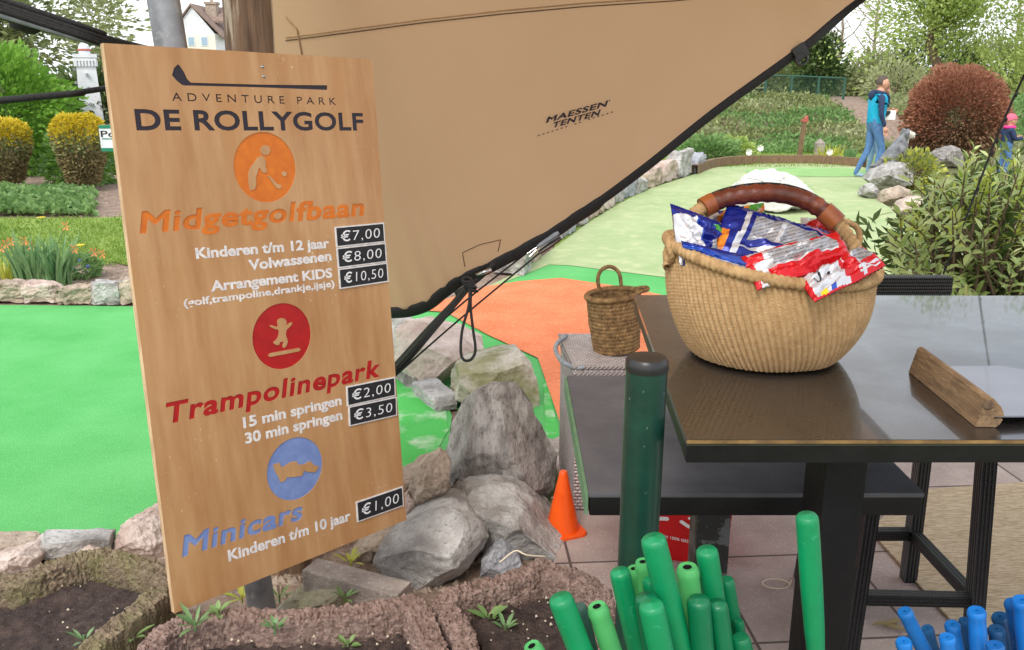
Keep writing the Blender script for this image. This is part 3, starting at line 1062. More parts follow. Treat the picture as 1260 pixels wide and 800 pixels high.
for z in (.45, .85, 1.2, 1.5, 1.75):
    lw = MB().box(-.022, .022, -hw * 1.26 - .004, -hw * .8, z, z + .05, mtx=Rm)
    lw.build('window', m_['rock_blue'], lt)
    MB().box(-hw * 1.26 - .004, -hw * .8, -.022, .022, z + .1, z + .15, mtx=Rm).build('window', m_['rock_blue'], lt)
MB().lathe([(0, ht + .13), (.105, ht + .13), (.105, ht + .19)], 20, c=(lb.x, lb.y, 0)).build('lantern', m_['white_render'], lt, smooth=40)
MB().lathe([(.116, ht + .19), (.125, ht + .20), (.125, ht + .215), (.11, ht + .225)], 20, c=(lb.x, lb.y, 0)).build('ring', m_['roof_red'], lt, smooth=40)
MB().lathe([(.105, ht + .226), (.1, ht + .27), (.07, ht + .32), (.03, ht + .345), (0, ht + .35)], 20, c=(lb.x, lb.y, 0)).build('dome', m_['white_render'], lt, smooth=180)

# small notice half hidden by the price board
nd = 12.6
a, b, c2_, d2_ = D(121, 154, nd), D(176, 154, nd), D(176, 187, nd), D(123, 187, nd)
nb = D(150, 230, nd)
nt_ = thing('notice_sign', 'small white notice with green bands half hidden behind the price board', 'sign', (b.x, b.y, 0))
x0, x1, zt, zb = a.x, b.x, a.z, d2_.z
yy = a.y
MB().box(x0, x1, yy, yy + .02, zb, zt).build('board', m_['white_render'], nt_)
hb = (zt - zb)
MB().box(x0, x1, yy - .004, yy - .0005, zt - hb * .13, zt).box(x0, x1, yy - .004, yy - .0005, zb, zb + hb * .13).box(x0 + .03, x1 - .03, yy - .004, yy - .0005, zt - hb * .54, zt - hb * .50).build('band', m_['sign_green'], nt_)
me = fill2d(fit(glyphs('Pou', .012), 0, hb * .86, 0, hb * .25), 'lettering', .001)
me.transform(Matrix.Translation((x0 + .02, yy - .003, zt - hb * .45)) @ Matrix.Rotation(math.pi / 2, 4, 'X'))
me.materials.append(m_['print_black'])
link('lettering', me, nt_)
MB().box((x0 + x1) / 2 + .1, (x0 + x1) / 2 + .15, yy + .022, yy + .07, -.02, zt - .03).build('post', m_['post_wood'], nt_)

# low leafy patch in front of the topiaries
P, T = [], []
rng = np.random.default_rng(8)
for k in range(5200):
    px = rng.uniform(-90, 116)
    py = rng.uniform(236, 266)
    g = G(px, py)
    e = max(0, 1 - abs(px - 10) / 108) ** .35 * (1 - abs(py - 251) / 16) ** .4
    hgt = e * (.16 + .08 * noise.noise(Vector((g.x * 2, g.y * 2, 1))))
    P.append((g.x, g.y, hgt * rng.uniform(.5, 1.05)))
    T.append((rng.normal(0, .7), -.5, .8))
tg = G(10, 266)
tt_ = thing('leafy_plant', 'spreading low bright green leafy plant between lawn and topiaries', 'plant', (tg.x, tg.y, 0))
leaf_mesh('foliage', P, T, .10, m_['leaf_cover'], tt_, aspect=.85, jitter=.35, seed=2, fold=.25)

# daffodils and their neighbours
def blades(mb, base, n, h, sp, seed, w=.012):
    rng = random.Random(seed)
    tips = []
    for k in range(n):
        a = rng.uniform(0, 6.28)
        rr = rng.uniform(0, sp * .5)
        p = Vector(base) + Vector((math.cos(a) * rr, math.sin(a) * rr * .6, 0))
        ln = h * rng.uniform(.55, 1.05)
        lean = rng.uniform(.05, .55)
        d = Vector((math.cos(a), math.sin(a), 0))
        s = Vector((-d.y, d.x, 0)) * w * rng.uniform(.7, 1.2)
        if rng.random() < .5:
            s = Vector((w, 0, 0))
        pts = []
        for j in range(5):
            q = j / 4
            pts.append(p + d * ln * lean * q * q + Vector((0, 0, ln * (q - .25 * lean * q * q))))
        vv = []
        for j, q in enumerate(pts):
            ww = (1, 1, .85, .55, .08)[j]
            vv += [q - s * ww, q + s * ww]
        mb.add(vv, [(2 * j, 2 * j + 1, 2 * j + 3, 2 * j + 2) for j in range(4)])
        tips.append(pts[-1])
    return tips
dg0 = G(52, 352)
dt = thing('daffodil_clump', 'tall daffodil clump with wilted orange heads beside the edging stones', 'flowers', (dg0.x, dg0.y, 0))
mb = MB()
for k, px in enumerate((30, 44, 56, 68, 78)):
    g = G(px, 350 + (k % 2) * 4)
    blades(mb, g, 34, .46, .16, k + 2)
mb.build('leaves', m_['leaf_blade'], dt)
rngf = random.Random(4)
for px, py, hx, hy in ((40, 350, 8, 300), (36, 350, 14, 297), (50, 350, 30, 296), (46, 350, 38, 302), (60, 350, 81, 278), (72, 350, 92, 306), (76, 352, 116, 310), (70, 350, 126, 312), (28, 350, 2, 305)):
    g = G(px, py)
    tip = PL(hx, hy, g.y - .05)
    st = MB().tube(bez([g, g.lerp(tip, .6) + Vector((0, 0, .05)), tip], 5), .004, 5).build('stem', m_['leaf_blade'], dt)
    fl = MB()
    for k in range(6):
        a = k * 1.05
        dd = Vector((math.cos(a), -.4, math.sin(a)))
        fl.add([tip, tip + dd * .03 + Vector((.01, 0, 0)), tip + dd * .045, tip + dd * .03 - Vector((.01, 0, .006))], [(0, 1, 2, 3)])
    fl.build('flower', m_['petal_orange'], st)
bb = G(102, 340)
bt = thing('bluebell_clump', 'small leafy clump with blue flowers beside the daffodils', 'flowers', (bb.x, bb.y, 0))
P, d = blob_pts(420, (bb.x, bb.y, .07), (.16, .12, .12), 3, .3)
P[:, 2] = np.abs(P[:, 2])
leaf_mesh('leaves', P, d + np.array([0, 0, .7]), .06, m_['leaf_cover'], bt, seed=3)
for px, py in ((83, 315), (98, 321), (90, 330), (108, 328)):
    c0 = PL(px, py, bb.y - .1)
    MB().lathe([(0, -.016), (.012, -.012), (.016, 0), (.011, .012), (0, .016)], 8, c=c0).build('flower', m_['petal_blue'], bt, smooth=180)
lb_ = G(6, 350)
lt_ = thing('lime_clump', 'small lime green grassy clump at the photo edge by the daffodils', 'plant', (lb_.x, lb_.y, 0))
mb = MB()
blades(mb, lb_, 60, .24, .22, 33, .008)
mb.build('leaves', m_['leaf_lime'], lt_)
for px, py, lab in ((52, 273, 'single yellow dandelion in the left lawn near the leafy plant'), (100, 308, 'yellow flower head lying beside the bluebell clump')):
    g = G(px, py)
    o = MB()
    o.tube([g, g + Vector((0, 0, .05))], .003, 5)
    for k in range(10):
        a = k * .63
        o.add([g + Vector((0, 0, .05)), g + Vector((math.cos(a) * .05, math.sin(a) * .05 - .02, .06)), g + Vector((math.cos(a + .4) * .05, math.sin(a + .4) * .05 - .02, .06))], [(0, 1, 2)])
    tag(o.build('dandelion', m_['petal_yellow']), lab, 'flower')

# house far away
hd = 118.0
h0, h1 = D(221, 60, hd), D(266, 60, hd)
ridge_p = D(240, 9, hd)
ht_ = thing('house', 'distant white gabled house with chimney seen above the price board', 'house', ((h0.x + h1.x) / 2, h0.y, 0))
eave = D(221, 33, hd).z
eave_r = D(266, 42, hd).z
yh = h0.y
mb = MB()
mb.add([(h0.x, yh, 0), (h1.x, yh, 0), (h1.x, yh, eave_r), (ridge_p.x, yh, ridge_p.z), (h0.x, yh, eave),
        (h0.x, yh + 9, 0), (h1.x + 6, yh + 9, 0), (h1.x + 6, yh + 9, eave_r), (ridge_p.x, yh + 9, ridge_p.z), (h0.x, yh + 9, eave)],
       [(0, 1, 2, 3, 4), (9, 8, 7, 6, 5), (0, 4, 9, 5), (1, 6, 7, 2), (0, 5, 6, 1)])
mb.build('wall', m_['white_render'], ht_)
lowm = MB().box(h0.x + .02, h1.x - .02, yh - .03, yh - .005, 0, D(240, 43, hd).z)
lowm.build('ground_floor', m_['cream_render'], ht_)
mb = MB()
o1 = .35
mb.slab([(h0.x - .5, yh - o1, eave - .35), (ridge_p.x, yh - o1, ridge_p.z + .1), (ridge_p.x, yh + 9.4, ridge_p.z + .1), (h0.x - .5, yh + 9.4, eave - .35)], (0, 0, .28))
mb.slab([(ridge_p.x + .01, yh - o1, ridge_p.z + .1), (h1.x + 1.2, yh - o1, eave_r - .6), (h1.x + 1.2, yh + 9.4, eave_r - .6), (ridge_p.x + .01, yh + 9.4, ridge_p.z + .1)], (0, 0, .28))
mb.slab([(ridge_p.x, yh + 5, ridge_p.z + .02), (ridge_p.x, yh + 2, ridge_p.z - 1.9), (h1.x + 12, yh + 2, ridge_p.z - 1.9), (h1.x + 12, yh + 5, ridge_p.z + .02)], (0, 0, .25))
rf = mb.build('roof', m_['roof_tile'], ht_)
cp = D(255, 6, hd)
MB().box(cp.x - .7, cp.x + .7, yh + 2.8, yh + 4.2, eave_r, cp.z + .2).box(cp.x - .85, cp.x + .85, yh + 2.65, yh + 4.35, cp.z + .2, cp.z + .5).box(cp.x - .15, cp.x + .15, yh + 3.3, yh + 3.6, cp.z + .5, cp.z + 1.0).build('chimney', m_['brick_chimney'], rf)
for px in (236, 252):
    w0, w1 = D(px - 4, 45, hd), D(px + 5, 57, hd)
    wf = MB().box(w0.x, w1.x, yh - .1, yh - .032, w1.z, w0.z).build('window', m_['white_render'], ht_)
    MB().box(w0.x + .12, w1.x - .12, yh - .13, yh - .105, w1.z + .12, w0.z - .12).build('pane', m_['window_glass'], wf)

# ------------------------------------------------------------------ background, right
tree('spring_tree', 'big light green spring tree behind the rounded red bush', 'tree', (14.2, 31, .9), 5.6, .2, (15.7, 31, 3.8), (4.2, 2.4, 2.9), 26000, .15, 'leaf_spring', 'bark', 12, 22, .8, shell=.25, lump=.45, tipfrac=.62)
tree('spring_tree', 'second light green tree at the right edge behind the child', 'tree', (21.5, 33, .9), 6, .2, (21.0, 33, 3.6), (3.4, 2.4, 3.0), 9000, .22, 'leaf_spring', 'bark', 13, 12, .8, shell=.3, lump=.4)
bush('shrub', 'pale green shrub at the top of the bank behind the walking man', 'shrub', (11.6, 28.6, .9), (11.9, 28.6, 1.5), (1.0, .9, .75), 1500, .13, ['leaf_pale'], 31, .3, jitter=2)
tree('conifer', 'dark small conifer behind the green wire fence', 'tree', (12.2, 37, .9), 2.2, .12, (12.2, 37, 2.1), (1.1, 1.1, 1.05), 4600, .18, 'leaf_dark', 'bark', 15, 8, .7, shell=.3)
for i, (px, hh, sd_, lab) in enumerate(((952, 5.2, 41, 'bare pale branched tree nearest the tent edge'), (990, 6.2, 42, 'bare tree rising behind the dark conifer'), (1028, 6.6, 43, 'bare leafless tree just left of the spring tree'), (1070, 7.0, 44, 'tall bare tree showing through the spring tree'), (1235, 6.5, 48, 'bare tree at the right edge above the red bush'))):
    b_ = D(px, 95, 40)
    tr_ = thing('bare_tree', lab, 'tree', (b_.x, b_.y, .5), 'bare trees on the right horizon')
    mb = MB()
    limbs(mb, (b_.x, b_.y, .5), (b_.x + .3, b_.y, .5 + hh), .09, .02, 6, sd_, .8, 26, wig=.03)
    mb.build('trunk', m_['bark_pale'], tr_)
for i, (px, w, hh, lm, lab) in enumerate(((905, 2.6, 1.5, 'leaf_pale', 'pale hedge shrub behind the fence nearest the tent'), (965, 2.6, 1.7, 'leaf_olive', 'olive hedge shrub behind the middle of the fence'), (1025, 2.4, 1.5, 'leaf_pale', 'pale loose hedge shrub behind the fence end'),
                              (1085, 2.8, 2.2, 'leaf_pale', 'loose pale hedge shrub behind the man'), (1150, 3.4, 3.0, 'leaf_dark', 'dark hedge shrub behind the red bush'), (1225, 3.4, 2.6, 'leaf_olive', 'olive hedge shrub behind the child'), (1300, 3.6, 3.2, 'leaf_dark', 'dark hedge shrub at the right photo edge'),
                              (830, 3.4, 2.4, 'leaf_olive', 'hedge shrub mostly behind the tent edge'))):
    b_ = D(px, 100, 39)
    bush('hedge_shrub', lab, 'shrub', (b_.x, b_.y, .6), (b_.x, b_.y, .6 + hh * .5), (w * .6, .9, hh * .56), 3400, .2, [lm], 60 + i, .45, group='hedge along the right horizon', stems=3)
# treeline that closes the horizon everywhere else
P, T, MI = [], [], []
rng = np.random.default_rng(77)
for k in range(30000):
    a = rng.uniform(-1.15, 1.15)
    rr = rng.uniform(62, 70)
    hh = 1.9 + 1.0 * noise.noise(Vector((a * 9, 0, 1))) + .9 * noise.noise(Vector((a * 31, 0, 5)))
    x, y = math.sin(a) * rr, math.cos(a) * rr
    P.append((x, y, hh * rng.uniform(0, 1) ** .7))
    T.append((0, -1, .5))
    MI.append(int(noise.noise(Vector((a * 14, 2, 0))) > 0))
o = leaf_mesh('treeline', P, T, .55, [m_['leaf_olive'], m_['leaf_dark']], seed=9, mi=MI, jitter=.8)
tag(o, 'distant line of trees closing the horizon', 'treeline', kind='stuff')

# green wire fence on the bank
ft = thing('wire_fence', 'dark green wire mesh fence on top of the bank', 'fence', (D(960, 125, 27).x, 27, 1.1))
fpts = [D(880, 93, 26), D(943, 93, 26.6), D(975, 93.5, 26.8), D(1008, 95, 27.2), D(1040, 96.5, 27.4)]
mb = MB()
for a, b in zip(fpts, fpts[1:]):
    mb.tube([a, b], .03, 6)
mb.build('rail', m_['fence_green'], ft)
for i, p in enumerate(fpts):
    MB().tube([(p.x, p.y, bank_z(p.x, p.y) - .05), p], .04, 8).build('post', m_['fence_green'], ft)
mb = MB()
for a, b in zip(fpts, fpts[1:]):
    n = int((b - a).length / .05)
    za = 1.12
    for k in range(n):
        p = a.lerp(b, k / n)
        mb.tube([(p.x, p.y, bank_z(p.x, p.y)), p], .0032, 3, cap=False)
    for k in range(11):
        q = k / 11
        mb.tube([(a.x, a.y, za + (a.z - za) * q), (b.x, b.y, za + (b.z - za) * q)], .0032, 3, cap=False)
mb.build('mesh_panel', m_['fence_green'], ft)

# rounded red bush
rb = G(1168, 203)
bush('red_bush', 'rounded clipped bush with dull red foliage and brown base', 'bush', (rb.x, rb.y, 0), (rb.x, rb.y, .97), (1.0, .95, 1.0), 26000, .07, ['leaf_red', 'leaf_redbrown'], 17, .25, .10, stems=14,
     mi=lambda P, d: (P[:, 2] < .75 + .35 * np.sin(P[:, 0] * 3) + np.random.default_rng(1).normal(0, .25, len(P))).astype(int), jitter=6)
# far plants on the lawn strip
pc = G(880, 206)
bush('leafy_plant', 'bushy bright green plant beside the back kerb of the course', 'plant', (pc.x + .1, pc.y + 1.2, 0), (pc.x + .1, pc.y + 1.2, .2), (.62, .4, .3), 2200, .10, ['leaf_cover'], 51, .3, stems=3)
pc = G(912, 200)
bush('leafy_plant', 'smaller green plant with white flowers right of the bushy plant', 'plant', (pc.x + .2, pc.y + 1.5, 0), (pc.x + .2, pc.y + 1.5, .16), (.45, .3, .24), 1100, .10, ['leaf_spring'], 52, .3, stems=3)
for px, py in ((921, 187), (935, 182), (1020, 187)):
    c0 = PL(px, py, 18.6)
    o = MB()
    o.tube([(c0.x, c0.y, 0), c0], .006, 5)
    o2 = MB()
    for k in range(6):
        a = k * 1.05
        o2.add([c0, c0 + Vector((math.cos(a) * .07, -.05, math.sin(a) * .07)), c0 + Vector((math.cos(a + .8) * .07, -.05, math.sin(a + .8) * .07))], [(0, 1, 2)])
    st = thing('white_flower', {921: 'white flower left of the thin white bloom pair', 935: 'white flower nearer the wooden post', 1020: 'lone white flower right of the stone post'}[px], 'flower', (c0.x, c0.y, 0), 'white flowers behind the course')
    o.build('stem', m_['leaf_cover'], st)
    o2.build('petals', m_['petal_white'], st)
pc = G(800, 216)
bush('leafy_plant', 'yellow green plant at the foot of the tent edge', 'plant', (pc.x - .1, pc.y + .5, 0), (pc.x - .1, pc.y + .5, .13), (.45, .3, .22), 1500, .09, ['leaf_spring', 'leaf_lime'], 53, .3, stems=3, mi=lambda P, d: (P[:, 0] * 17 % 1 > .6).astype(int))
pc = G(1030, 203)
gt = thing('grass_clump', 'striped grassy clump by the back kerb near the man', 'plant', (pc.x, pc.y + .5, 0))
mb = MB()
blades(mb, (pc.x, pc.y + .5, 0), 90, .4, .5, 71, .014)
mb.build('leaves', m_['leaf_lime'], gt)
gt = thing('grass_clump', 'green blade clump just left of the feet of the man', 'plant', (pc.x + .5, pc.y + .7, 0))
mb = MB()
blades(mb, (pc.x + .5, pc.y + .7, 0), 60, .34, .3, 72, .014)
mb.build('leaves', m_['leaf_blade'], gt)
# wooden post with an orange head
pb, pt_ = G(983, 197), None
pp = pb.y + 1.0
b_ = PL(983, 196, pp)
t_ = PL(990, 150, pp)
wp = thing('marker_post', 'slim leaning wooden post with an orange red top', 'post', (b_.x, b_.y, 0))
MB().box(-.045, .045, -.045, .045, 0, 1, mtx=Matrix(((1, 0, (t_.x - b_.x), b_.x), (0, 1, 0, pp), (0, 0, t_.z + .03, -.03), (0, 0, 0, 1)))).build('shaft', m_['post_wood'], wp)
MB().box(-.07, .07, -.06, .06, t_.z, t_.z + .06, mtx=Matrix.Translation((t_.x, pp, 0))).tube([(t_.x + .02, pp, t_.z + .06), (t_.x + .05, pp, t_.z + .13)], [.05, .03], 8).build('head', m_['roof_red'], wp)
b_ = PL(1007, 198, pp)
t_ = PL(1007, 172, pp)
sp_ = thing('stone_post', 'short grey stone post with pointed top behind the kerb', 'post', (b_.x, b_.y, 0))
z1 = t_.z - .08
MB().box(-.09, .09, -.09, .09, -.03, z1, mtx=Matrix.Translation((b_.x, pp, 0)), b=.01).build('shaft', m_['concrete'], sp_)
v = [Vector((b_.x + sx * .095, pp + sy * .095, z1 + .002)) for sx, sy in ((-1, -1), (1, -1), (1, 1), (-1, 1))] + [Vector((b_.x, pp, z1 + .12))]
MB().add(v, [(0, 1, 4), (1, 2, 4), (2, 3, 4), (3, 0, 4), (3, 2, 1, 0)]).build('cap', m_['concrete'], sp_)

# ------------------------------------------------------------------ the course's borders
path = [(652, 332), (664, 318), (678, 305), (694, 294), (708, 284), (722, 275), (736, 266), (750, 257), (764, 249), (778, 242), (792, 236), (808, 230), (826, 223), (846, 217), (864, 211)]
mats_ = ['rock_grey', 'rock_warm', 'rock_pink', 'rock_grey', 'rock_blue']
for i, (x, y) in enumerate(path):
    g = G(x, y)
    nx_ = G(*path[min(i + 1, len(path) - 1)])
    pv = G(*path[max(i - 1, 0)])
    dv = (nx_ - pv)
    ln = dv.length / 2 if 0 < i < len(path) - 1 else dv.length
    yaw = math.atan2(dv.y, dv.x)
    r_ = random.Random(i + 5)
    nw = Vector((-math.sin(yaw), math.cos(yaw), 0)) * .16
    words = ['nearest', 'second', 'third', 'fourth', 'fifth', 'sixth', 'seventh', 'eighth', 'ninth', 'tenth', 'eleventh', 'twelfth', 'thirteenth', 'fourteenth', 'farthest']
    boxrock('edging_stone', f'edging stone of the course, {words[i]} from the hanging guy rope', g + nw, (max(.28, ln * 1.02), .3 + r_.uniform(0, .1), .22 + r_.uniform(0, .16) + (.12 if i in (0, 13) else 0)), m_[mats_[i % 5]], yaw, i + 20, .07, 'edging stones along the left side of the course')
kb = bez([G(858, 215), G(880, 206.5), G(915, 202.5), G(960, 201.5), G(1010, 202), G(1062, 206)], 8)
mb = MB()
for a, b in zip(kb, kb[1:]):
    pass
v, f = [], []
for i, p in enumerate(kb):
    tdir = (kb[min(i + 1, len(kb) - 1)] - kb[max(i - 1, 0)]).normalized()
    n_ = Vector((-tdir.y, tdir.x, 0)) * .11
    h_ = .17 + .015 * noise.noise(Vector((i * .7, 0, 0)))
    v += [p - n_ * 0, p + Vector((0, 0, h_)), p + n_ + Vector((0, 0, h_)), p + n_]
for i in range(len(kb) - 1):
    for j in range(3):
        f.append((i * 4 + j, i * 4 + j + 1, i * 4 + 4 + j + 1, i * 4 + 4 + j))
tag(mb.add(v, f).build('course_kerb', m_['post_wood'], fix=True), 'curved brown kerb closing the far end of the course', 'kerb')
for i, (x, y, w, h_, lab) in enumerate(((8, 374, .30, .17, 'flat grey edging stone at the left photo edge by the turf'), (48, 375, .30, .15, 'edging stone directly below the daffodils'), (88, 376, .30, .14, 'edging stone below the bluebell clump'),
                            (128, 376, .28, .17, 'wedge shaped edging stone left of the price board'), (158, 376, .26, .19, 'edging stone touching the left edge of the price board'), (-32, 374, .3, .17, 'edging stone just cut by the left photo edge'))):
    g = G(x, y)
    boxrock('edging_stone', lab, g + Vector((0, .12, 0)), (w, .22, h_), m_[('rock_warm', 'rock_pink', 'rock_warm', 'rock_grey', 'rock_warm')[i % 5]], 0, 80 + i, .1, 'edging stones behind the green turf')

# pale boulder on the course, stones at its right side
g = G(955, 263)
P = []
rg = random.Random(2)
for k in range(60):
    a = rg.uniform(0, 6.28)
    e = rg.uniform(0, 1.5)
    P.append(Vector((g.x + math.cos(a) * math.cos(e) * .70, g.y + .35 + math.sin(a) * math.cos(e) * .5, math.sin(e) * (.56 - .12 * math.cos(a)) * (1 if math.cos(a) > -.5 else .8))))
rock_from_points('boulder', P, m_['rock_white'], 'pale rounded boulder on the course right behind the basket handle', 'rock', None, .05, 3, sharp=60)
grp = 'stones at the right side of the course'
rock('boulder', 'large flat topped grey stone under the sitting dog', [(1068, 222), (1080, 207), (1100, 197), (1118, 200), (1130, 212), (1124, 227), (1100, 231), (1075, 229)], 13.9, m_['rock_grey'], [(1098, 214, .35)], .5, .2, 5, .05, grp)
rock('boulder', 'dark grey humped stone in front of the red bush', [(1146, 200), (1155, 188), (1170, 178), (1182, 183), (1190, 196), (1188, 206), (1150, 204)], 16.6, m_['rock_dark'], [(1172, 192, .3)], .5, .2, 6, .04, grp)
rock('boulder', 'small grey stone lowest at the course edge', [(1061, 240), (1064, 228), (1074, 224), (1084, 232), (1085, 246), (1072, 246)], 13.0, m_['rock_grey'], [(1073, 234, .2)], .3, .1, 7, .06, grp)
rock('boulder', 'light stone between the flat stone and the laurel', [(1084, 250), (1090, 234), (1105, 228), (1122, 234), (1128, 250), (1105, 256)], 12.5, m_['rock_warm'], [(1105, 240, .25)], .35, .1, 8, .06, grp)
rock('boulder', 'pale low stone partly behind the laurel leaves', [(1104, 262), (1112, 246), (1130, 240), (1150, 250), (1150, 268), (1120, 270)], 11.6, m_['rock_pink'], [(1128, 254, .2)], .35, .1, 9, .06, grp)
rock('boulder', 'small pale stone between dog and humped stone', [(1120, 205), (1126, 198), (1140, 196), (1148, 203), (1140, 210), (1124, 210)], 15.0, m_['rock_pink'], [(1133, 203, .15)], .35, .1, 10, .06, grp)
gg = G(1128, 236)
bush('low_shrub', 'small yellow green tuft above the stones beside the laurel', 'shrub', (gg.x, gg.y + .4, 0), (gg.x + .1, gg.y + .4, .28), (.42, .3, .3), 1500, .08, ['leaf_lime', 'leaf_olive'], 55, .3, stems=3, mi=lambda P, d: (P[:, 0] * 19 % 1 > .5).astype(int))

# ------------------------------------------------------------------ laurel bush
def leaf6(v, f, p, t, w, ln, nrm):
    s = t.cross(nrm).normalized() * w
    o = len(v)
    dr = -nrm
    v += [p, p + t * ln * .3 + s * .8 + nrm * w * .25, p + t * ln * .65 + s * .85 + dr * ln * .04 + nrm * w * .2, p + t * ln + dr * ln * .14,
          p + t * ln * .65 - s * .85 + dr * ln * .04 + nrm * w * .2, p + t * ln * .3 - s * .8 + nrm * w * .25, p + t * ln * .32, p + t * ln * .66 + dr * ln * .05]
    f += [(o, o + 1, o + 6), (o + 1, o + 2, o + 7, o + 6), (o + 2, o + 3, o + 7), (o, o + 6, o + 5), (o + 6, o + 7, o + 4, o + 5), (o + 7, o + 3, o + 4)]
lt = thing('laurel_bush', 'glossy leaved laurel bush beyond the far corner of the tall table', 'bush', (2.55, 4.6, 0))
rng = random.Random(12)
st = MB()
v, f, mi_ = [], [], []
shoots = []
for k in range(270):
    px = rng.uniform(1090, 1330)
    lowtop = 262 if px < 1105 else (215 if px < 1180 else 190)
    py = rng.uniform(lowtop, 400)
    if px < 1130 and py < 250 and rng.random() < .6:
        continue
    d_ = rng.uniform(4.2, 5.4)
    shoots.append(D(px, py, d_))
for px, py, d_ in ((1098, 258, 4.5), (1108, 268, 4.4), (1150, 214, 4.7), (1162, 222, 4.6), (1185, 208, 4.8), (1200, 178, 4.9), (1216, 190, 4.8), (1228, 182, 4.9), (1246, 196, 4.6), (1176, 232, 4.5), (1140, 246, 4.5), (1215, 215, 4.5), (1252, 186, 4.8)):
    shoots.append(D(px, py, d_))
for tip in shoots:
    base = Vector((2.45 + rng.uniform(-.35, .6), 4.75 + rng.uniform(-.3, .3), 0))
    mid = base.lerp(tip, .55) + Vector((0, 0, .12))
    pts = bez([base, mid, tip], 5)
    st.tube(pts, [.010 - .0007 * i for i in range(len(pts))], 5)
    ax = (tip - mid).normalized()
    young = rng.random() < .5 and tip.z > .95
    nl = rng.randint(9, 14)
    for j in range(nl):
        q = j / nl
        p = tip - ax * .26 * (1 - q) * rng.uniform(.8, 1.1)
        a = j * 2.4 + rng.uniform(-.3, .3)
        x = ax.cross(Vector((0, 1, .3))).normalized()
        y = ax.cross(x)
        out = (x * math.cos(a) + y * math.sin(a))
        t_ = (out * rng.uniform(.7, 1.1) + ax * (.35 + .7 * q)).normalized()
        nrm = (ax + Vector((0, 0, .5)) - t_ * (ax + Vector((0, 0, .5))).dot(t_)).normalized()
        n0 = len(f)
        leaf6(v, f, p, t_, rng.uniform(.011, .017), rng.uniform(.058, .098) * (.8 if young else 1), nrm)
        mi_ += [1 if young else 0] * (len(f) - n0)
st.build('branches', m_['bark'], lt)
mb = MB()
mb.add(v, f)
mb.m = mi_
mb.build('leaves', [m_['leaf_laurel'], m_['leaf_laurel_young']], lt, smooth=180)
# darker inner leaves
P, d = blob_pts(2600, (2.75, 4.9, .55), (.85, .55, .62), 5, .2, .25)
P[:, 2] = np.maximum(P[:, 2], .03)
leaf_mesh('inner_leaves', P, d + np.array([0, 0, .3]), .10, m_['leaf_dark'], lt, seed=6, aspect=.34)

# ------------------------------------------------------------------ people and dog
def skin_body(name, J, E, mats, mi_fn, parent, extra=None, sub=2):
    """J: name -> (co, radius[, radius2]); E: pairs. One continuous skinned surface."""
    ks = list(J)
    me = bpy.data.meshes.new(name)
    me.from_pydata([J[k][0] for k in ks], [(ks.index(a), ks.index(b)) for a, b in E], [])
    ob = bpy.data.objects.new(name, me)
    C.objects.link(ob)
    ob.modifiers.new('s', 'SKIN')
    ly = me.skin_vertices[0].data
    for i, k in enumerate(ks):
        r = J[k][1]
        ly[i].radius = (r, J[k][2] if len(J[k]) > 2 else r)
    ly[0].use_root = True
    sb = ob.modifiers.new('b', 'SUBSURF')
    sb.levels = sub
    sb.render_levels = sub
    dg = bpy.context.evaluated_depsgraph_get()
    dg.update()
    out = bpy.data.meshes.new_from_object(ob.evaluated_get(dg))
    bpy.data.objects.remove(ob)
    mb = MB()
    mb.add([q.co for q in out.vertices], [tuple(p.vertices) for p in out.polygons])
    segs = [(Vector(J[a][0]), Vector(J[b][0]), a, b) for a, b in E]
    for i, p in enumerate(out.polygons):
        c = p.center
        best = min(segs, key=lambda s: ((s[0] + (s[1] - s[0]) * max(0, min(1, (c - s[0]).dot(s[1] - s[0]) / max(1e-9, (s[1] - s[0]).length_squared)))) - c).length)
        mb.m[i] = mi_fn(best[2], best[3], c, ((best[0] + (best[1] - best[0]) * max(0, min(1, (c - best[0]).dot(best[1] - best[0]) / max(1e-9, (best[1] - best[0]).length_squared)))) - c).length)
    if extra:
        extra(mb)
    bpy.data.meshes.remove(out)
    mb2 = MB()
    mb2.v = [tuple(parent.matrix_basis @ Vector(q)) for q in mb.v]
    mb2.f, mb2.m = mb.f, mb.m
    return mb2.build(name, mats, parent, smooth=180)
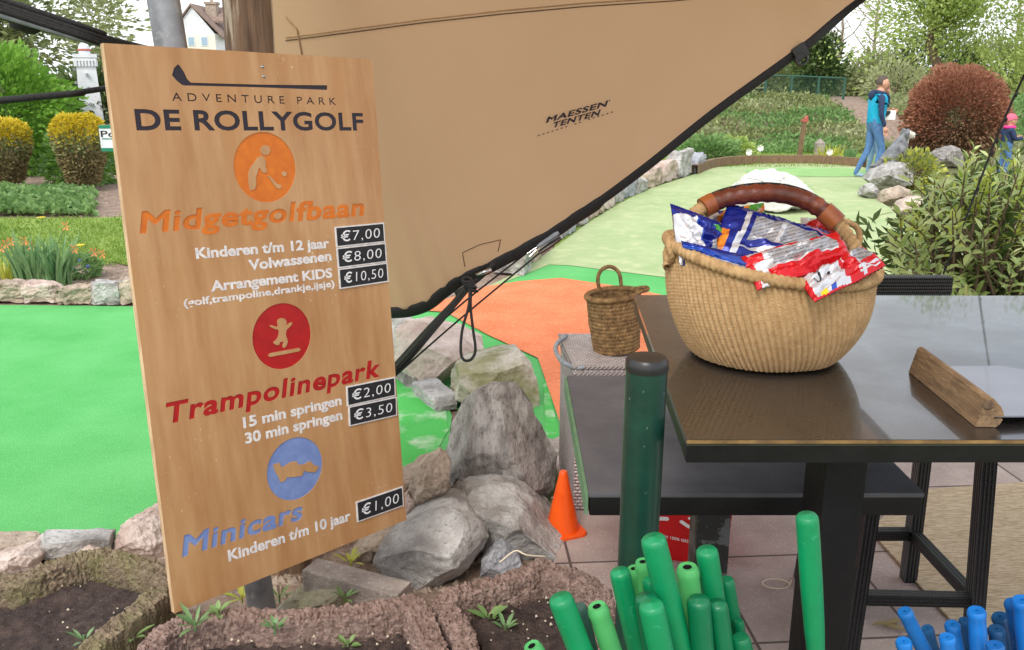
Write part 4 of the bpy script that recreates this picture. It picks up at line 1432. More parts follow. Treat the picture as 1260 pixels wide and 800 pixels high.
def head_shape(mb, c, s, yaw, mi_skin, mi_eye, n=24):
    """head with brow, nose, mouth, chin, eyes and ears, looking along local +x turned by yaw"""
    c = Vector(c)
    R_ = Matrix.Rotation(yaw, 3, 'Z')
    vv, ff = [], []
    nl = 18
    for i in range(nl + 1):
        th = math.pi * i / nl
        for j in range(n):
            ph = 2 * math.pi * j / n
            x, y, z = math.sin(th) * math.cos(ph), math.sin(th) * math.sin(ph), math.cos(th)
            wx, wy, wz = .100, .077, .118
            if z < 0:
                wy *= 1 + .32 * z
                if x < 0:
                    wx *= 1 + .35 * z
            p = Vector((x * wx, y * wy, z * wz))
            if x > .6:
                p.x += .030 * math.exp(-((y / .16) ** 2) - ((z + .12) / .22) ** 2) + .006 * math.exp(-((y / .3) ** 2) - ((z + .48) / .08) ** 2) + .012 * math.exp(-(y / .3) ** 2 - ((z + .85) / .15) ** 2)
                p.x -= .010 * math.exp(-((abs(y) - .36) / .14) ** 2 - ((z - .08) / .10) ** 2)
            vv.append(c + R_ @ (p * s))
    for i in range(nl):
        for j in range(n):
            ff.append((i * n + j, i * n + (j + 1) % n, (i + 1) * n + (j + 1) % n, (i + 1) * n + j))
    mb.add(vv, ff, mi_skin)
    for sy in (-1, 1):
        e = MB().lathe([(0, -.012), (.009, -.008), (.012, 0), (.009, .008), (0, .012)], 8)
        mb.add([c + R_ @ ((Vector((.083, sy * .03, .008)) + Vector(q)) * s) for q in e.v], e.f, mi_eye)
        e = MB().lathe([(0, -.03), (.016, -.024), (.021, 0), (.022, .018), (0, .03)], 8)
        mb.add([c + R_ @ ((Vector((-.006, sy * .078, -.008)) + Vector((q[0], q[1] * .5, q[2]))) * s) for q in e.v], e.f, mi_skin)
def hand_shape(mb, w, d, side, mi, s=1.0, curl=.35):
    """palm with four unequal fingers and a thumb; w wrist, d direction, side = thumb direction"""
    w, d, side = Vector(w), Vector(d).normalized(), Vector(side).normalized()
    pn = d.cross(side).normalized()
    mb.tube([w - d * .02 * s, w + d * .03 * s, w + d * .085 * s], [.024 * s, .034 * s, .036 * s], 8, mi, sq=(1, .5))
    for k, (o, ln) in enumerate(((.027, .066), (.010, .076), (-.008, .070), (-.026, .054))):
        a = w + d * .08 * s + side * o * s
        d2 = (d + pn * curl).normalized()
        d3 = (d + pn * curl * 2.4).normalized()
        mb.tube([a, a + d * ln * .4 * s, a + d * ln * .4 * s + d2 * ln * .35 * s, a + d * ln * .4 * s + d2 * ln * .35 * s + d3 * ln * .3 * s], [.0095 * s, .009 * s, .008 * s, .006 * s], 6, mi)
    a = w + d * .02 * s + side * .026 * s
    d2 = (d + side * .8 + pn * .3).normalized()
    mb.tube([a, a + d2 * .035 * s, a + d2 * .035 * s + (d + side * .15 + pn * .4).normalized() * .03 * s], [.012 * s, .011 * s, .008 * s], 6, mi)

# the man beyond the course: faces to the right, mid-stride, left hand at his mouth
mg = G(1070, 219)
man = thing('person', 'man in turquoise vest and blue jeans strolling with a hand at his mouth', 'person', (mg.x, mg.y, 0))
J = {'pelvis': ((0, 0, .93), .125, .15), 'waist': ((0, 0, 1.04), .16, .155), 'chest': ((.01, 0, 1.26), .175, .18), 'top': ((.005, 0, 1.39), .12, .13), 'neck': ((.025, 0, 1.48), .055, .058), 'headb': ((.045, 0, 1.58), .06),
     'hipr': ((.0, -.09, .88), .095), 'kneer': ((.13, -.09, .49), .062), 'calfr': ((.085, -.09, .32), .058), 'ankr': ((.02, -.09, .10), .042), 'heelr': ((.0, -.09, .05), .042), 'toer': ((.17, -.10, .035), .034),
     'hipl': ((-.01, .09, .88), .095), 'kneel': ((-.04, .09, .49), .062), 'calfl': ((-.12, .09, .32), .058), 'ankl': ((-.21, .09, .11), .042), 'heell': ((-.235, .09, .06), .042), 'toel': ((-.07, .10, .035), .034),
     'shr': ((-.01, -.195, 1.37), .06), 'elr': ((-.02, -.265, 1.10), .043), 'wrr': ((.07, -.25, .89), .038),
     'shl': ((.0, .19, 1.38), .075), 'ell': ((.27, .22, 1.22), .055), 'wrl': ((.20, .10, 1.44), .038)}
E_ = [('pelvis', 'waist'), ('waist', 'chest'), ('chest', 'top'), ('top', 'neck'), ('neck', 'headb'), ('pelvis', 'hipr'), ('hipr', 'kneer'), ('kneer', 'calfr'), ('calfr', 'ankr'), ('ankr', 'heelr'), ('heelr', 'toer'),
      ('pelvis', 'hipl'), ('hipl', 'kneel'), ('kneel', 'calfl'), ('calfl', 'ankl'), ('ankl', 'heell'), ('heell', 'toel'), ('top', 'shr'), ('shr', 'elr'), ('elr', 'wrr'), ('top', 'shl'), ('shl', 'ell'), ('ell', 'wrl')]
def mman(a, b, c, q):
    if a in ('heelr', 'heell'):
        return 3
    if b.startswith(('hip', 'knee', 'calf', 'ank', 'heel')) or c.z < .95 and abs(c.y) < .2 and a in ('pelvis',):
        return 1
    if b.startswith(('sh', 'el', 'wr')) and not (b.startswith('sh') and abs(c.y) < .17) and q < (.058 if b.startswith('el') else .075):
        return 2
    if b in ('neck', 'headb'):
        return 2 if c.z < 1.47 else 4
    return 0
def man_extra(mb):
    head_shape(mb, (.055, 0, 1.615), 1.0, RAD(-6), 4, 5)
    hand_shape(mb, (.075, -.25, .885), (.15, 0, -1), (.9, .1, .1), 4)
    hand_shape(mb, (.195, .095, 1.45), (-.25, -.5, .9), (-.6, -.3, .1), 4, curl=.5)
skin_body('body', J, E_, [m_['vest_turquoise'], m_['jeans'], m_['cloth_navy'], m_['shoe'], m_['skin'], m_['dark_nose']], mman, man, man_extra)
def shell_mesh(name, c, r, cond, m, parent, n=28, seed=0, amp=.03):
    mb = MB()
    vv, ff = [], []
    c = parent.matrix_basis @ Vector(c)
    for i in range(n + 1):
        th = math.pi * i / n
        for j in range(n):
            ph = 2 * math.pi * j / n
            d = Vector((math.sin(th) * math.cos(ph), math.sin(th) * math.sin(ph), math.cos(th)))
            k = 1 + amp * noise.noise(d * 7 + Vector((seed, 0, 0)))
            vv.append((c + Vector((d.x * r[0], d.y * r[1], d.z * r[2])) * k, d))
    for i in range(n):
        for j in range(n):
            q = (i * n + j, i * n + (j + 1) % n, (i + 1) * n + (j + 1) % n, (i + 1) * n + j)
            dm = sum((vv[k][1] for k in q), Vector()) / 4
            if cond(dm):
                ff.append(q)
    mb.add([x[0] for x in vv], ff)
    return mb.build(name, m, parent, smooth=180)
shell_mesh('hair', (.05, 0, 1.628), (.106, .084, .116), lambda d: d.z > .45 + .25 * max(0, d.x) or (d.x < -.15 and d.z > -.35), m_['hair_grey'], man, amp=.12)
mb = MB()
ring = [man.matrix_basis @ Vector((.02 + .085 * math.cos(a), .10 * math.sin(a), 1.455 + .02 * math.cos(a) * -1)) for a in [k * math.pi / 8 for k in range(16)]]
mb.tube(ring, .035, 8, closed=True)
hd_ = [man.matrix_basis @ Vector(p) for p in ((-.06, 0, 1.46), (-.11, 0, 1.41), (-.125, 0, 1.34))]
mb.tube(hd_, [.07, .075, .03], 10)
mb.build('hood', m_['cloth_navy'], man, smooth=180)

# second person almost hidden behind him, holding a white sheet
p2 = thing('person', 'person in dark top and pale jeans hidden behind the man in the vest', 'person', (mg.x + .235, mg.y + .5, 0))
J2 = {'pelvis': ((0, 0, .9), .12, .15), 'waist': ((0, 0, 1.03), .11, .14), 'chest': ((0, 0, 1.22), .12, .17), 'top': ((.005, 0, 1.34), .08, .12), 'neck': ((.02, 0, 1.42), .05), 'headb': ((.035, 0, 1.5), .055),
      'hipr': ((.0, -.09, .86), .09), 'kneer': ((.05, -.09, .47), .06), 'ankr': ((.03, -.09, .09), .042), 'heelr': ((.015, -.09, .05), .04), 'toer': ((.17, -.1, .035), .034),
      'hipl': ((0, .09, .86), .09), 'kneel': ((.0, .09, .47), .06), 'ankl': ((-.04, .09, .09), .042), 'heell': ((-.06, .09, .05), .04), 'toel': ((.1, .1, .035), .034),
      'shr': ((0, -.18, 1.32), .07), 'elr': ((.02, -.21, 1.06), .05), 'wrr': ((.16, -.10, 1.13), .036), 'shl': ((0, .18, 1.32), .07), 'ell': ((.02, .2, 1.06), .05), 'wrl': ((.16, .12, 1.12), .036)}
E2 = [('pelvis', 'waist'), ('waist', 'chest'), ('chest', 'top'), ('top', 'neck'), ('neck', 'headb'), ('pelvis', 'hipr'), ('hipr', 'kneer'), ('kneer', 'ankr'), ('ankr', 'heelr'), ('heelr', 'toer'),
      ('pelvis', 'hipl'), ('hipl', 'kneel'), ('kneel', 'ankl'), ('ankl', 'heell'), ('heell', 'toel'), ('top', 'shr'), ('shr', 'elr'), ('elr', 'wrr'), ('top', 'shl'), ('shl', 'ell'), ('ell', 'wrl')]
def m2(a, b, c, q):
    if a.startswith('heel'):
        return 2
    if b.startswith(('hip', 'knee', 'ank', 'heel')):
        return 1
    return 3 if b in ('headb',) else 0
def ex2(mb):
    head_shape(mb, (.04, 0, 1.53), .95, 0, 3, 4)
    hand_shape(mb, (.16, -.10, 1.13), (1, .1, .1), (0, 0, 1), 3)
    hand_shape(mb, (.16, .12, 1.12), (1, -.1, .1), (0, 0, 1), 3)
skin_body('body', J2, E2, [m_['cloth_black'], m_['jeans_pale'], m_['shoe_dark'], m_['skin'], m_['dark_nose']], m2, p2, ex2)
shell_mesh('hair', (.03, 0, 1.54), (.102, .082, .112), lambda d: d.z > .4 or (d.x < -.1 and d.z > -.5), m_['hair_grey'], p2, amp=.1)
a = PL(1086, 136, mg.y + .3)
b = PL(1103, 149, mg.y + .3)
o = MB().box(a.x - .10, b.x, mg.y + .36, mg.y + .375, b.z + .02, a.z).build('score_sheet', m_['petal_white'])
tag(o, 'white score sheet held out behind the man in the vest', 'paper')

# the child at the right edge
cg = D(1241, 160, 16.2)
ch = thing('person', 'child in pink hat and navy coat half hidden by the laurel', 'person', (cg.x, cg.y, 0))
J3 = {'pelvis': ((0, 0, .52), .10, .12), 'waist': ((0, 0, .60), .10, .125), 'chest': ((.0, 0, .72), .11, .135), 'top': ((.005, 0, .80), .075, .095), 'neck': ((.015, 0, .85), .045), 'headb': ((.025, 0, .92), .05),
      'hipr': ((0, -.065, .49), .07), 'kneer': ((.04, -.065, .28), .05), 'ankr': ((.01, -.065, .07), .036), 'heelr': ((0, -.065, .04), .034), 'toer': ((.12, -.07, .03), .028),
      'hipl': ((0, .065, .49), .07), 'kneel': ((0, .065, .28), .05), 'ankl': ((-.04, .065, .07), .036), 'heell': ((-.05, .065, .04), .034), 'toel': ((.07, .07, .03), .028),
      'shr': ((0, -.125, .79), .055), 'elr': ((.06, -.16, .63), .045), 'wrr': ((.22, -.12, .66), .03), 'shl': ((0, .125, .79), .055), 'ell': ((.06, .16, .63), .045), 'wrl': ((.2, .1, .66), .03)}
def m3(a, b, c, q):
    if a.startswith('heel'):
        return 1
    if b.startswith(('hip', 'knee', 'ank', 'heel')):
        return 1
    return 2 if b == 'headb' else 0
def ex3(mb):
    head_shape(mb, (.03, 0, .955), .88, 0, 2, 3)
    hand_shape(mb, (.22, -.12, .66), (1, .1, .1), (0, 0, 1), 2, .75)
    hand_shape(mb, (.2, .1, .66), (1, -.1, .1), (0, 0, 1), 2, .75)
skin_body('body', J3, E2, [m_['cloth_navy'], m_['jeans'], m_['skin'], m_['dark_nose']], m3, ch, ex3)
shell_mesh('hat', (.02, 0, .975), (.105, .09, .112), lambda d: d.z > .10 - .35 * max(0, -d.x), m_['hat_pink'], ch, amp=.05)
mb = MB()
mb.tube([ch.matrix_basis @ Vector((.015 + .075 * math.cos(a), .085 * math.sin(a), .845)) for a in [k * math.pi / 8 for k in range(16)]], .032, 8, closed=True)
mb.build('scarf', m_['scarf_pink'], ch, smooth=180)

# shaggy dog sitting on the stone, looking right
dgp = PL(1101, 205, 14.35, 0)
dog = thing('dog', 'shaggy grey and white dog sitting upright on the flat stone', 'dog', (dgp.x, dgp.y, dgp.z - .02))
JD = {'rump': ((-.16, 0, .10), .10, .12), 'belly': ((-.06, 0, .22), .11, .12), 'chest': ((.06, 0, .36), .105, .11), 'neck': ((.10, 0, .47), .075), 'skull': ((.13, 0, .55), .075, .08), 'muzzle': ((.22, 0, .52), .05), 'nose': ((.27, 0, .51), .032),
      'fshr': ((.09, -.08, .30), .055), 'fkr': ((.10, -.085, .15), .036), 'fpr': ((.12, -.085, .03), .038), 'fshl': ((.09, .08, .30), .055), 'fkl': ((.10, .085, .15), .036), 'fpl': ((.12, .085, .03), .038),
      'hkr': ((-.04, -.12, .13), .075), 'hhr': ((-.15, -.13, .05), .04), 'hpr': ((-.0, -.13, .025), .036), 'hkl': ((-.04, .12, .13), .075), 'hhl': ((-.15, .13, .05), .04), 'hpl': ((-.0, .13, .025), .036),
      'tail': ((-.28, 0, .05), .04), 'tailt': ((-.38, .04, .03), .02)}
ED = [('rump', 'belly'), ('belly', 'chest'), ('chest', 'neck'), ('neck', 'skull'), ('skull', 'muzzle'), ('muzzle', 'nose'), ('chest', 'fshr'), ('fshr', 'fkr'), ('fkr', 'fpr'), ('chest', 'fshl'), ('fshl', 'fkl'), ('fkl', 'fpl'),
      ('rump', 'hkr'), ('hkr', 'hhr'), ('hhr', 'hpr'), ('rump', 'hkl'), ('hkl', 'hhl'), ('hhl', 'hpl'), ('rump', 'tail'), ('tail', 'tailt')]
def md(a, b, c, q):
    if b in ('muzzle', 'nose') or b.startswith('fp') or (b == 'neck' and c.x > .12) or (b == 'chest' and c.x > .12):
        return 1
    return 0
def exd(mb):
    for sy in (-1, 1):
        mb.tube([(.11, sy * .065, .60), (.10, sy * .10, .54), (.11, sy * .10, .45)], [.03, .038, .018], 7, 0)
        mb.tube([(.19, sy * .035, .57), (.202, sy * .037, .575)], .012, 6, 2)
    mb.tube([(.285, 0, .515), (.305, 0, .515)], .018, 7, 2)
    rr = random.Random(3)
    for i in list(range(0, len(mb.v), 2)):
        p = Vector(mb.v[i])
        if p.x > .25:
            continue
        q = p + Vector((rr.uniform(-.02, .0), rr.uniform(-.02, .02), -.035))
        mb.add([p + Vector((.006, 0, 0)), p - Vector((.006, 0, .004)), q], [(0, 1, 2)], 1 if p.x > .13 and p.z > .25 else 0)
skin_body('body', JD, ED, [m_['dog_grey'], m_['dog_white'], m_['dark_nose']], md, dog, exd)

# ------------------------------------------------------------------ rockery in front
grp = 'rocks of the rockery beside the price board'
rock('boulder', 'tall upright dark boulder, largest of the rockery, behind the flat boulder', [(544, 560), (546, 530), (558, 500), (585, 480), (603, 472), (624, 473), (634, 473), (655, 497), (672, 530), (684, 560), (683, 598), (664, 622), (640, 624), (600, 622), (556, 600)], 3.34, m_['rock_dark'],
     [(588, 486, .06), (592, 512, .20), (628, 560, .22), (656, 604, .16), (560, 590, .10)], .30, .22, 1, .03, grp)
rock('boulder', 'broad flat topped grey boulder in front of the tall upright one', [(548, 612), (565, 602), (602, 595), (632, 597), (650, 607), (672, 632), (698, 668), (705, 690), (700, 703), (650, 705), (600, 690), (556, 660)], 2.95, m_['rock_grey'],
     [(585, 640, .20), (640, 612, .02), (640, 652, .24), (692, 692, .10), (575, 668, .18), (605, 604, .0)], .35, .6, 2, .03, grp)
rock('boulder', 'large rough grey boulder right of the lower board corner', [(455, 692), (468, 668), (490, 650), (520, 634), (555, 625), (577, 629), (592, 642), (602, 660), (596, 676), (578, 700), (560, 708), (540, 722), (515, 730), (475, 716)], 2.70, m_['rock_grey'],
     [(505, 652, .06), (560, 634, .04), (548, 672, .18), (510, 712, .16), (560, 700, .14)], .30, .45, 3, .03, grp)
rock('boulder', 'brownish rough stone between board edge and tall upright boulder', [(500, 605), (504, 588), (520, 570), (540, 559), (552, 566), (553, 590), (546, 612), (530, 628), (512, 640), (500, 630)], 3.0, m_['rock_warm'], [(530, 590, .1), (515, 610, .08)], .22, .2, 4, .06, grp)
rock('boulder', 'small bluish stone wedged between the large boulder and the round planter', [(588, 712), (592, 690), (606, 676), (622, 675), (640, 690), (645, 706), (630, 716)], 2.72, m_['rock_blue'], [(614, 690, .08)], .2, .2, 5, .05, grp)
rock('boulder', 'mossy block shaped boulder behind the tall upright one', [(545, 490), (544, 466), (558, 447), (610, 434), (640, 432), (655, 448), (664, 480), (668, 508), (660, 515), (630, 506), (580, 500)], 4.36, m_['rock_moss'], [(552, 462, .12), (648, 462, .13), (600, 458, .13), (600, 500, .16)], .4, .3, 6, .03, grp)
rock('boulder', 'pale pinkish layered boulder under the guy rope knot', [(482, 440), (486, 405), (500, 393), (525, 396), (570, 410), (605, 428), (605, 434), (560, 450), (545, 465), (530, 480), (505, 474)], 4.75, m_['rock_pink'], [(520, 418, .10), (540, 450, .22), (512, 460, .14)], .4, .5, 7, .03, grp)
rock('boulder', 'pale stone half hidden by the board edge, by the tent corner', [(455, 450), (460, 398), (480, 388), (505, 392), (515, 410), (500, 440), (480, 460)], 5.2, m_['rock_grey'], [(485, 420, .12)], .3, .3, 8, .05, grp)
rock('boulder', 'light pink stone standing at the board\'s left edge by the green turf', [(128, 684), (140, 662), (156, 641), (172, 637), (192, 646), (206, 660), (212, 690), (170, 694)], 2.95, m_['rock_pink'], [(165, 665, .1), (190, 675, .08)], .25, .3, 9, .06, grp)
rock('boulder', 'low pale stone at the left photo edge behind the mossy planter', [(-20, 690), (0, 680), (30, 677), (48, 686), (40, 702), (0, 712), (-20, 712)], 2.75, m_['rock_pink'], [(20, 690, .08)], .2, .3, 10, .05, grp)
rock('boulder', 'small whitish stone between the low pale stone and the pink stone', [(84, 690), (92, 679), (108, 673), (122, 678), (120, 690)], 2.85, m_['rock_pink'], [(105, 682, .05)], .15, .3, 11, .06, grp)
rock('boulder', 'brown stone lying under the right lower corner of the board', [(425, 690), (438, 670), (470, 655), (492, 650), (500, 668), (480, 690), (455, 698)], 2.86, m_['rock_warm'], [(460, 675, .08)], .25, .3, 12, .06, grp)
rock('boulder', 'flat mossy stone beside the foot of the grey pole', [(336, 752), (348, 742), (370, 735), (405, 728), (424, 727), (428, 738), (424, 756), (380, 760)], 2.5, m_['rock_moss'], [(380, 744, .06), (418, 740, .06)], .15, .3, 13, .04, grp)
rock('boulder', 'dark stone in the shade under the tall upright boulder', [(552, 604), (560, 594), (600, 600), (640, 612), (620, 632), (570, 624)], 3.12, m_['rock_dark'], [(590, 610, .05)], .2, .2, 14, .06, grp)
rock('boulder', 'small light stone peeping out between the board and the brownish stone', [(490, 650), (492, 615), (500, 606), (512, 620), (508, 650)], 2.96, m_['rock_pink'], [(500, 630, .05)], .15, .2, 15, .06, grp)
# flat kerb stones between turf and rockery
def kerb(label, a, b, w, h_, m, seed):
    a, b = Vector(a), Vector(b)
    d = b - a
    boxrock('kerb_stone', label, (a + b) / 2, (d.length * 1.06, w, h_), m_[m], math.atan2(d.y, d.x), seed, .035, 'flat kerb stones along the green turf')
kerb('flat grey kerb stone at the left edge in front of the green turf', G(-40, 684), G(45, 680), .16, .06, 'rock_warm', 31)
kerb('grey kerb stone in front of the turf, left of the pink stone', G(48, 680), G(138, 671), .14, .06, 'rock_grey', 32)
kerb('dark kerb stone running down from the pale layered boulder', G(486, 452), G(520, 480), .16, .07, 'rock_dark', 33)
kerb('dark kerb stone reaching the tall upright boulder', G(520, 480), G(552, 506), .15, .07, 'rock_grey', 34)
kerb('light kerb stone in front of the worn turf by the board', G(486, 604), G(545, 572), .15, .06, 'rock_warm', 35)
kerb('grey paving strip stone at the hamper foot', G(668, 562), G(690, 548), .15, .03, 'concrete', 36)
# concrete block
bk = thing('concrete_block', 'long grey concrete kerb block lying behind the middle planter', 'block', (-.55, 2.6, 0))
a, b = PL(371, 702, 2.60), PL(488, 736, 2.45)
b.z = a.z
d = (b - a)
nrm = Vector((-d.y, d.x, 0)).normalized()
L_ = d.length
Mx = Matrix(((d.x / L_, nrm.x, 0, a.x), (d.y / L_, nrm.y, 0, a.y), (0, 0, 1, 0), (0, 0, 0, 1)))
MB().box(0, L_, 0, .09, -.02, a.z, mtx=Mx, b=.006).build('block', m_['concrete'], bk)

# ------------------------------------------------------------------ split-face concrete planters
def planter(label, outer, hz, m, seed, wall=.064, soil_drop=.07, inner_shift=0):
    o = [G(x, y, hz) for x, y in outer]
    c = sum(o, Vector()) / len(o)
    c.z = 0
    t = thing('planter', label, 'planter', (c.x, c.y, 0), 'rough concrete planters in front of the board')
    # resample the closed outline
    pts = []
    n = len(o)
    for i in range(n):
        a, b, cc_, d = o[i - 1], o[i], o[(i + 1) % n], o[(i + 2) % n]
        seg = max(2, int((cc_ - b).length / .004))
        for k in range(seg):
            q = k / seg
            cat = .5 * ((2 * b) + (cc_ - a) * q + (2 * a - 5 * b + 4 * cc_ - d) * q * q + (-a + 3 * b - 3 * cc_ + d) * q ** 3)
            pts.append(b.lerp(cc_, q).lerp(cat, .55))
    N_ = len(pts)
    inn = []
    for i in range(N_):
        tdir = (pts[(i + 7) % N_] - pts[i - 7]).normalized()
        nr = Vector((-tdir.y, tdir.x, 0))
        if nr.dot(c - pts[i]) < 0:
            nr = -nr
        inn.append(nr)
    prof = [(0, -hz)] + [(0, -hz * (1 - k / 14)) for k in range(1, 14)] + [(.000, -.012), (.001, -.006), (.006, -.001), (.012, 0), (.018, 0), (.024, 0), (.030, 0), (.036, 0), (.042, 0), (.048, 0), (.052, -.0005), (.057, -.002), (.061, -.007)] + [(wall + .010 * k / 24, -.013 - .155 * k / 24) for k in range(25)]
    v, f = [], []
    off = Vector((seed * 5.3, seed * 2.1, 0))
    K = len(prof)
    for i in range(N_):
        for r, z in prof:
            p = pts[i] + inn[i] * r
            p = Vector((p.x, p.y, hz + z))
            vd = noise.voronoi(p * 88 + off + noise.noise_vector(p * 30) * .35)[0]
            dd = (.40 - vd[0]) * .011 + fbm(p * 30 + off, 3) * .004 + noise.noise(p * 9 + off) * .003
            if vd[1] - vd[0] < .08:
                dd -= .003
            nv = (-inn[i] if r < .004 else (Vector((0, 0, 1)) if r < wall - .01 else inn[i]))
            v.append(p + nv * dd + Vector((0, 0, .6 * dd)))
    for i in range(N_):
        j = (i + 1) % N_
        for k in range(K - 1):
            f.append((i * K + k, j * K + k, j * K + k + 1, i * K + k + 1))
    MB().add(v, f).build('rim', m_[m], t, smooth=50, fix=True)
    # soil: grid clipped to inner outline
    ins = [pts[i] + inn[i] * (wall + .012) for i in range(N_)]
    x0, x1 = min(p.x for p in ins), max(p.x for p in ins)
    y0, y1 = min(p.y for p in ins), max(p.y for p in ins)
    st_ = .011
    gv, gf, idx = [], [], {}
    nx, ny = int((x1 - x0) / st_) + 1, int((y1 - y0) / st_) + 1
    poly = [(p.x, p.y) for p in ins[::4]]
    def inside(x, y):
        r = False
        for (ax, ay), (bx, by) in zip(poly, poly[1:] + poly[:1]):
            if (ay > y) != (by > y) and x < (bx - ax) * (y - ay) / (by - ay) + ax:
                r = not r
        return r
    for j in range(ny + 1):
        for i in range(nx + 1):
            x, y = x0 + i * st_, y0 + j * st_
            if inside(x, y):
                idx[i, j] = len(gv)
                p = Vector((x, y, 0))
                gv.append((x, y, hz - soil_drop + fbm(p * 9 + off, 4) * .018 + abs(fbm(p * 45 + off, 3)) * .014))
    for (i, j) in list(idx):
        q = [(i, j), (i + 1, j), (i + 1, j + 1), (i, j + 1)]
        if all(k in idx for k in q):
            gf.append(tuple(idx[k] for k in q))
    MB().add(gv, gf).build('soil', m_['dark_soil'], t, smooth=180)
    return t, hz - soil_drop
HZ = .35
planter('mossy rough planter at the lower left photo corner', [(-70, 720), (-40, 700), (20, 702), (60, 688), (96, 676), (130, 672), (172, 680), (212, 694), (218, 715), (190, 742), (150, 774), (116, 804), (70, 870), (0, 900), (-80, 870), (-110, 780)], HZ, 'split_concrete_mossy', 1)
planter('rough brown planter right below the price board', [(160, 806), (182, 776), (214, 757), (258, 748), (300, 744), (360, 747), (430, 742), (480, 734), (508, 726), (526, 740), (542, 766), (553, 800), (556, 880), (480, 960), (300, 980), (180, 920), (150, 850)], HZ - .005, 'split_concrete', 2)
planter('rough brown planter with a weed, between boulders and putters', [(532, 738), (548, 722), (596, 708), (640, 695), (664, 683), (692, 694), (724, 702), (752, 726), (758, 756), (752, 800), (738, 880), (650, 940), (588, 900), (566, 830), (552, 776)], HZ + .003, 'split_concrete', 3)
o = MB()
def weed(label, px, py, z, n, ln, seed, m='leaf_cover', w=.007):
    g = G(px, py, z)
    t = thing('weed', label, 'plant', (g.x, g.y, z))
    rng = random.Random(seed)
    v, f = [], []
    for k in range(n):
        a = k * 2.4 + rng.uniform(-.4, .4)
        d = Vector((math.cos(a), math.sin(a), rng.uniform(.35, 1.3))).normalized()
        nrm = (Vector((0, 0, 1)) - d * d.z).normalized()
        leaf6(v, f, g + d * .008, d, w * rng.uniform(.8, 1.3), ln * rng.uniform(.6, 1.1), nrm)
    MB().add(v, f).build('leaves', m_[m], t, smooth=180)
    MB().tube([g - Vector((0, 0, .012)), g + Vector((0, 0, .02))], .003, 5).build('stem', m_[m], t)
zs = HZ - .062
weed('long leaved weed sprouting under the lower left board corner', 240, 772, HZ - .01, 11, .075, 1, 'leaf_blade', .006)
weed('small seedling right of the long leaved weed', 268, 757, HZ + .0, 7, .035, 2, 'leaf_cover')
weed('little weed in the mossy planter near the lower edge', 104, 790, zs, 6, .05, 3, 'leaf_blade', .005)
weed('weed shooting up in the gap between the left and middle planters', 163, 786, HZ - .05, 5, .05, 4, 'leaf_cover')
weed('broad leaved weed in the soil of the right planter', 602, 764, zs, 6, .055, 5, 'leaf_cover', .012)
weed('second weed in the right planter with narrow leaves', 622, 776, zs, 6, .05, 6, 'leaf_blade', .006)
weed('small green weed in the soil of the middle planter', 428, 796, zs - .005, 6, .04, 7, 'leaf_cover', .008)
weed('weed tuft growing between concrete block and large boulder', 432, 694, .05, 12, .06, 8, 'leaf_lime', .006)
weed('weed tuft at the foot of the grey pole under the board', 298, 738, .06, 12, .08, 9, 'leaf_lime', .008)
weed('slender sprout between grey pole and mossy stone', 344, 738, .04, 6, .07, 10, 'leaf_cover', .005)
weed('sprout leaning on the end of the concrete block', 424, 738, .06, 6, .06, 11, 'leaf_cover', .007)
weed('tiny grey green plant on the rim of the middle planter', 338, 775, HZ + .0, 10, .035, 12, 'leaf_blade', .006)
# crumbs in the planters
mb = MB()
rng = random.Random(9)
for i in range(70):
    px, py = rng.choice(((rng.uniform(590, 700), rng.uniform(730, 790)), (rng.uniform(240, 520), rng.uniform(775, 798)), (rng.uniform(60, 180), rng.uniform(715, 790))))
    g = G(px, py, HZ - .055)
    s = rng.uniform(.0015, .005)
    mb.add([g + Vector((s, 0, 0)), g + Vector((-s * .6, s, 0)), g + Vector((-s * .6, -s, 0)), g + Vector((0, 0, s * 1.4))], [(0, 1, 3), (1, 2, 3), (2, 0, 3)])
tag(mb.build('gravel', m_['seed']), 'pale specks of grit and seed husks on the planter soil', 'grit', kind='stuff')

# ------------------------------------------------------------------ price board
def solve_board(Wd):
    Cn = [(127, 53), (458, 73), (500, 640), (215, 755)]
    r = [np.array(ray(*p)) for p in Cn]
    A = np.array([r[0], -r[1], r[2], -r[3]]).T
    d = np.linalg.svd(A)[2][-1]
    d = d / d[0]
    P = [d[i] * r[i] for i in range(4)]
    s = Wd / np.linalg.norm(P[1] - P[0])
    return [Vector(p * s) + Vector((0, 0, H)) for p in P]
TL, TR, BR, BL = solve_board(.75)
BX = (TR - TL).normalized()
BY = (TL - BL).normalized()
BY = (BY - BX * BX.dot(BY)).normalized()
BN = BX.cross(BY).normalized()
BW, BH = (TR - TL).length, (TL - BL).length
BM = Matrix(((BX.x, BY.x, BN.x, TL.x), (BX.y, BY.y, BN.y, TL.y), (BX.z, BY.z, BN.z, TL.z), (0, 0, 0, 1)))
def bxy(px, py):
    """board coordinates (x right, y up, from the top left corner) of a point"""
    r = ray(px, py)
    o = Vector((0, 0, H))
    t = (TL - o).dot(BN) / r.dot(BN)
    q = o + r * t - TL
    return q.dot(BX), q.dot(BY)
board = thing('price_board', 'tall varnished plywood price board with engraved coloured lettering', 'sign', (BL + BR) / 2)
ENG = []       # all engraved outlines
def _bb(l):
    xs, ys = [p[0] for p in l], [p[1] for p in l]
    return min(xs), min(ys), max(xs), max(ys)
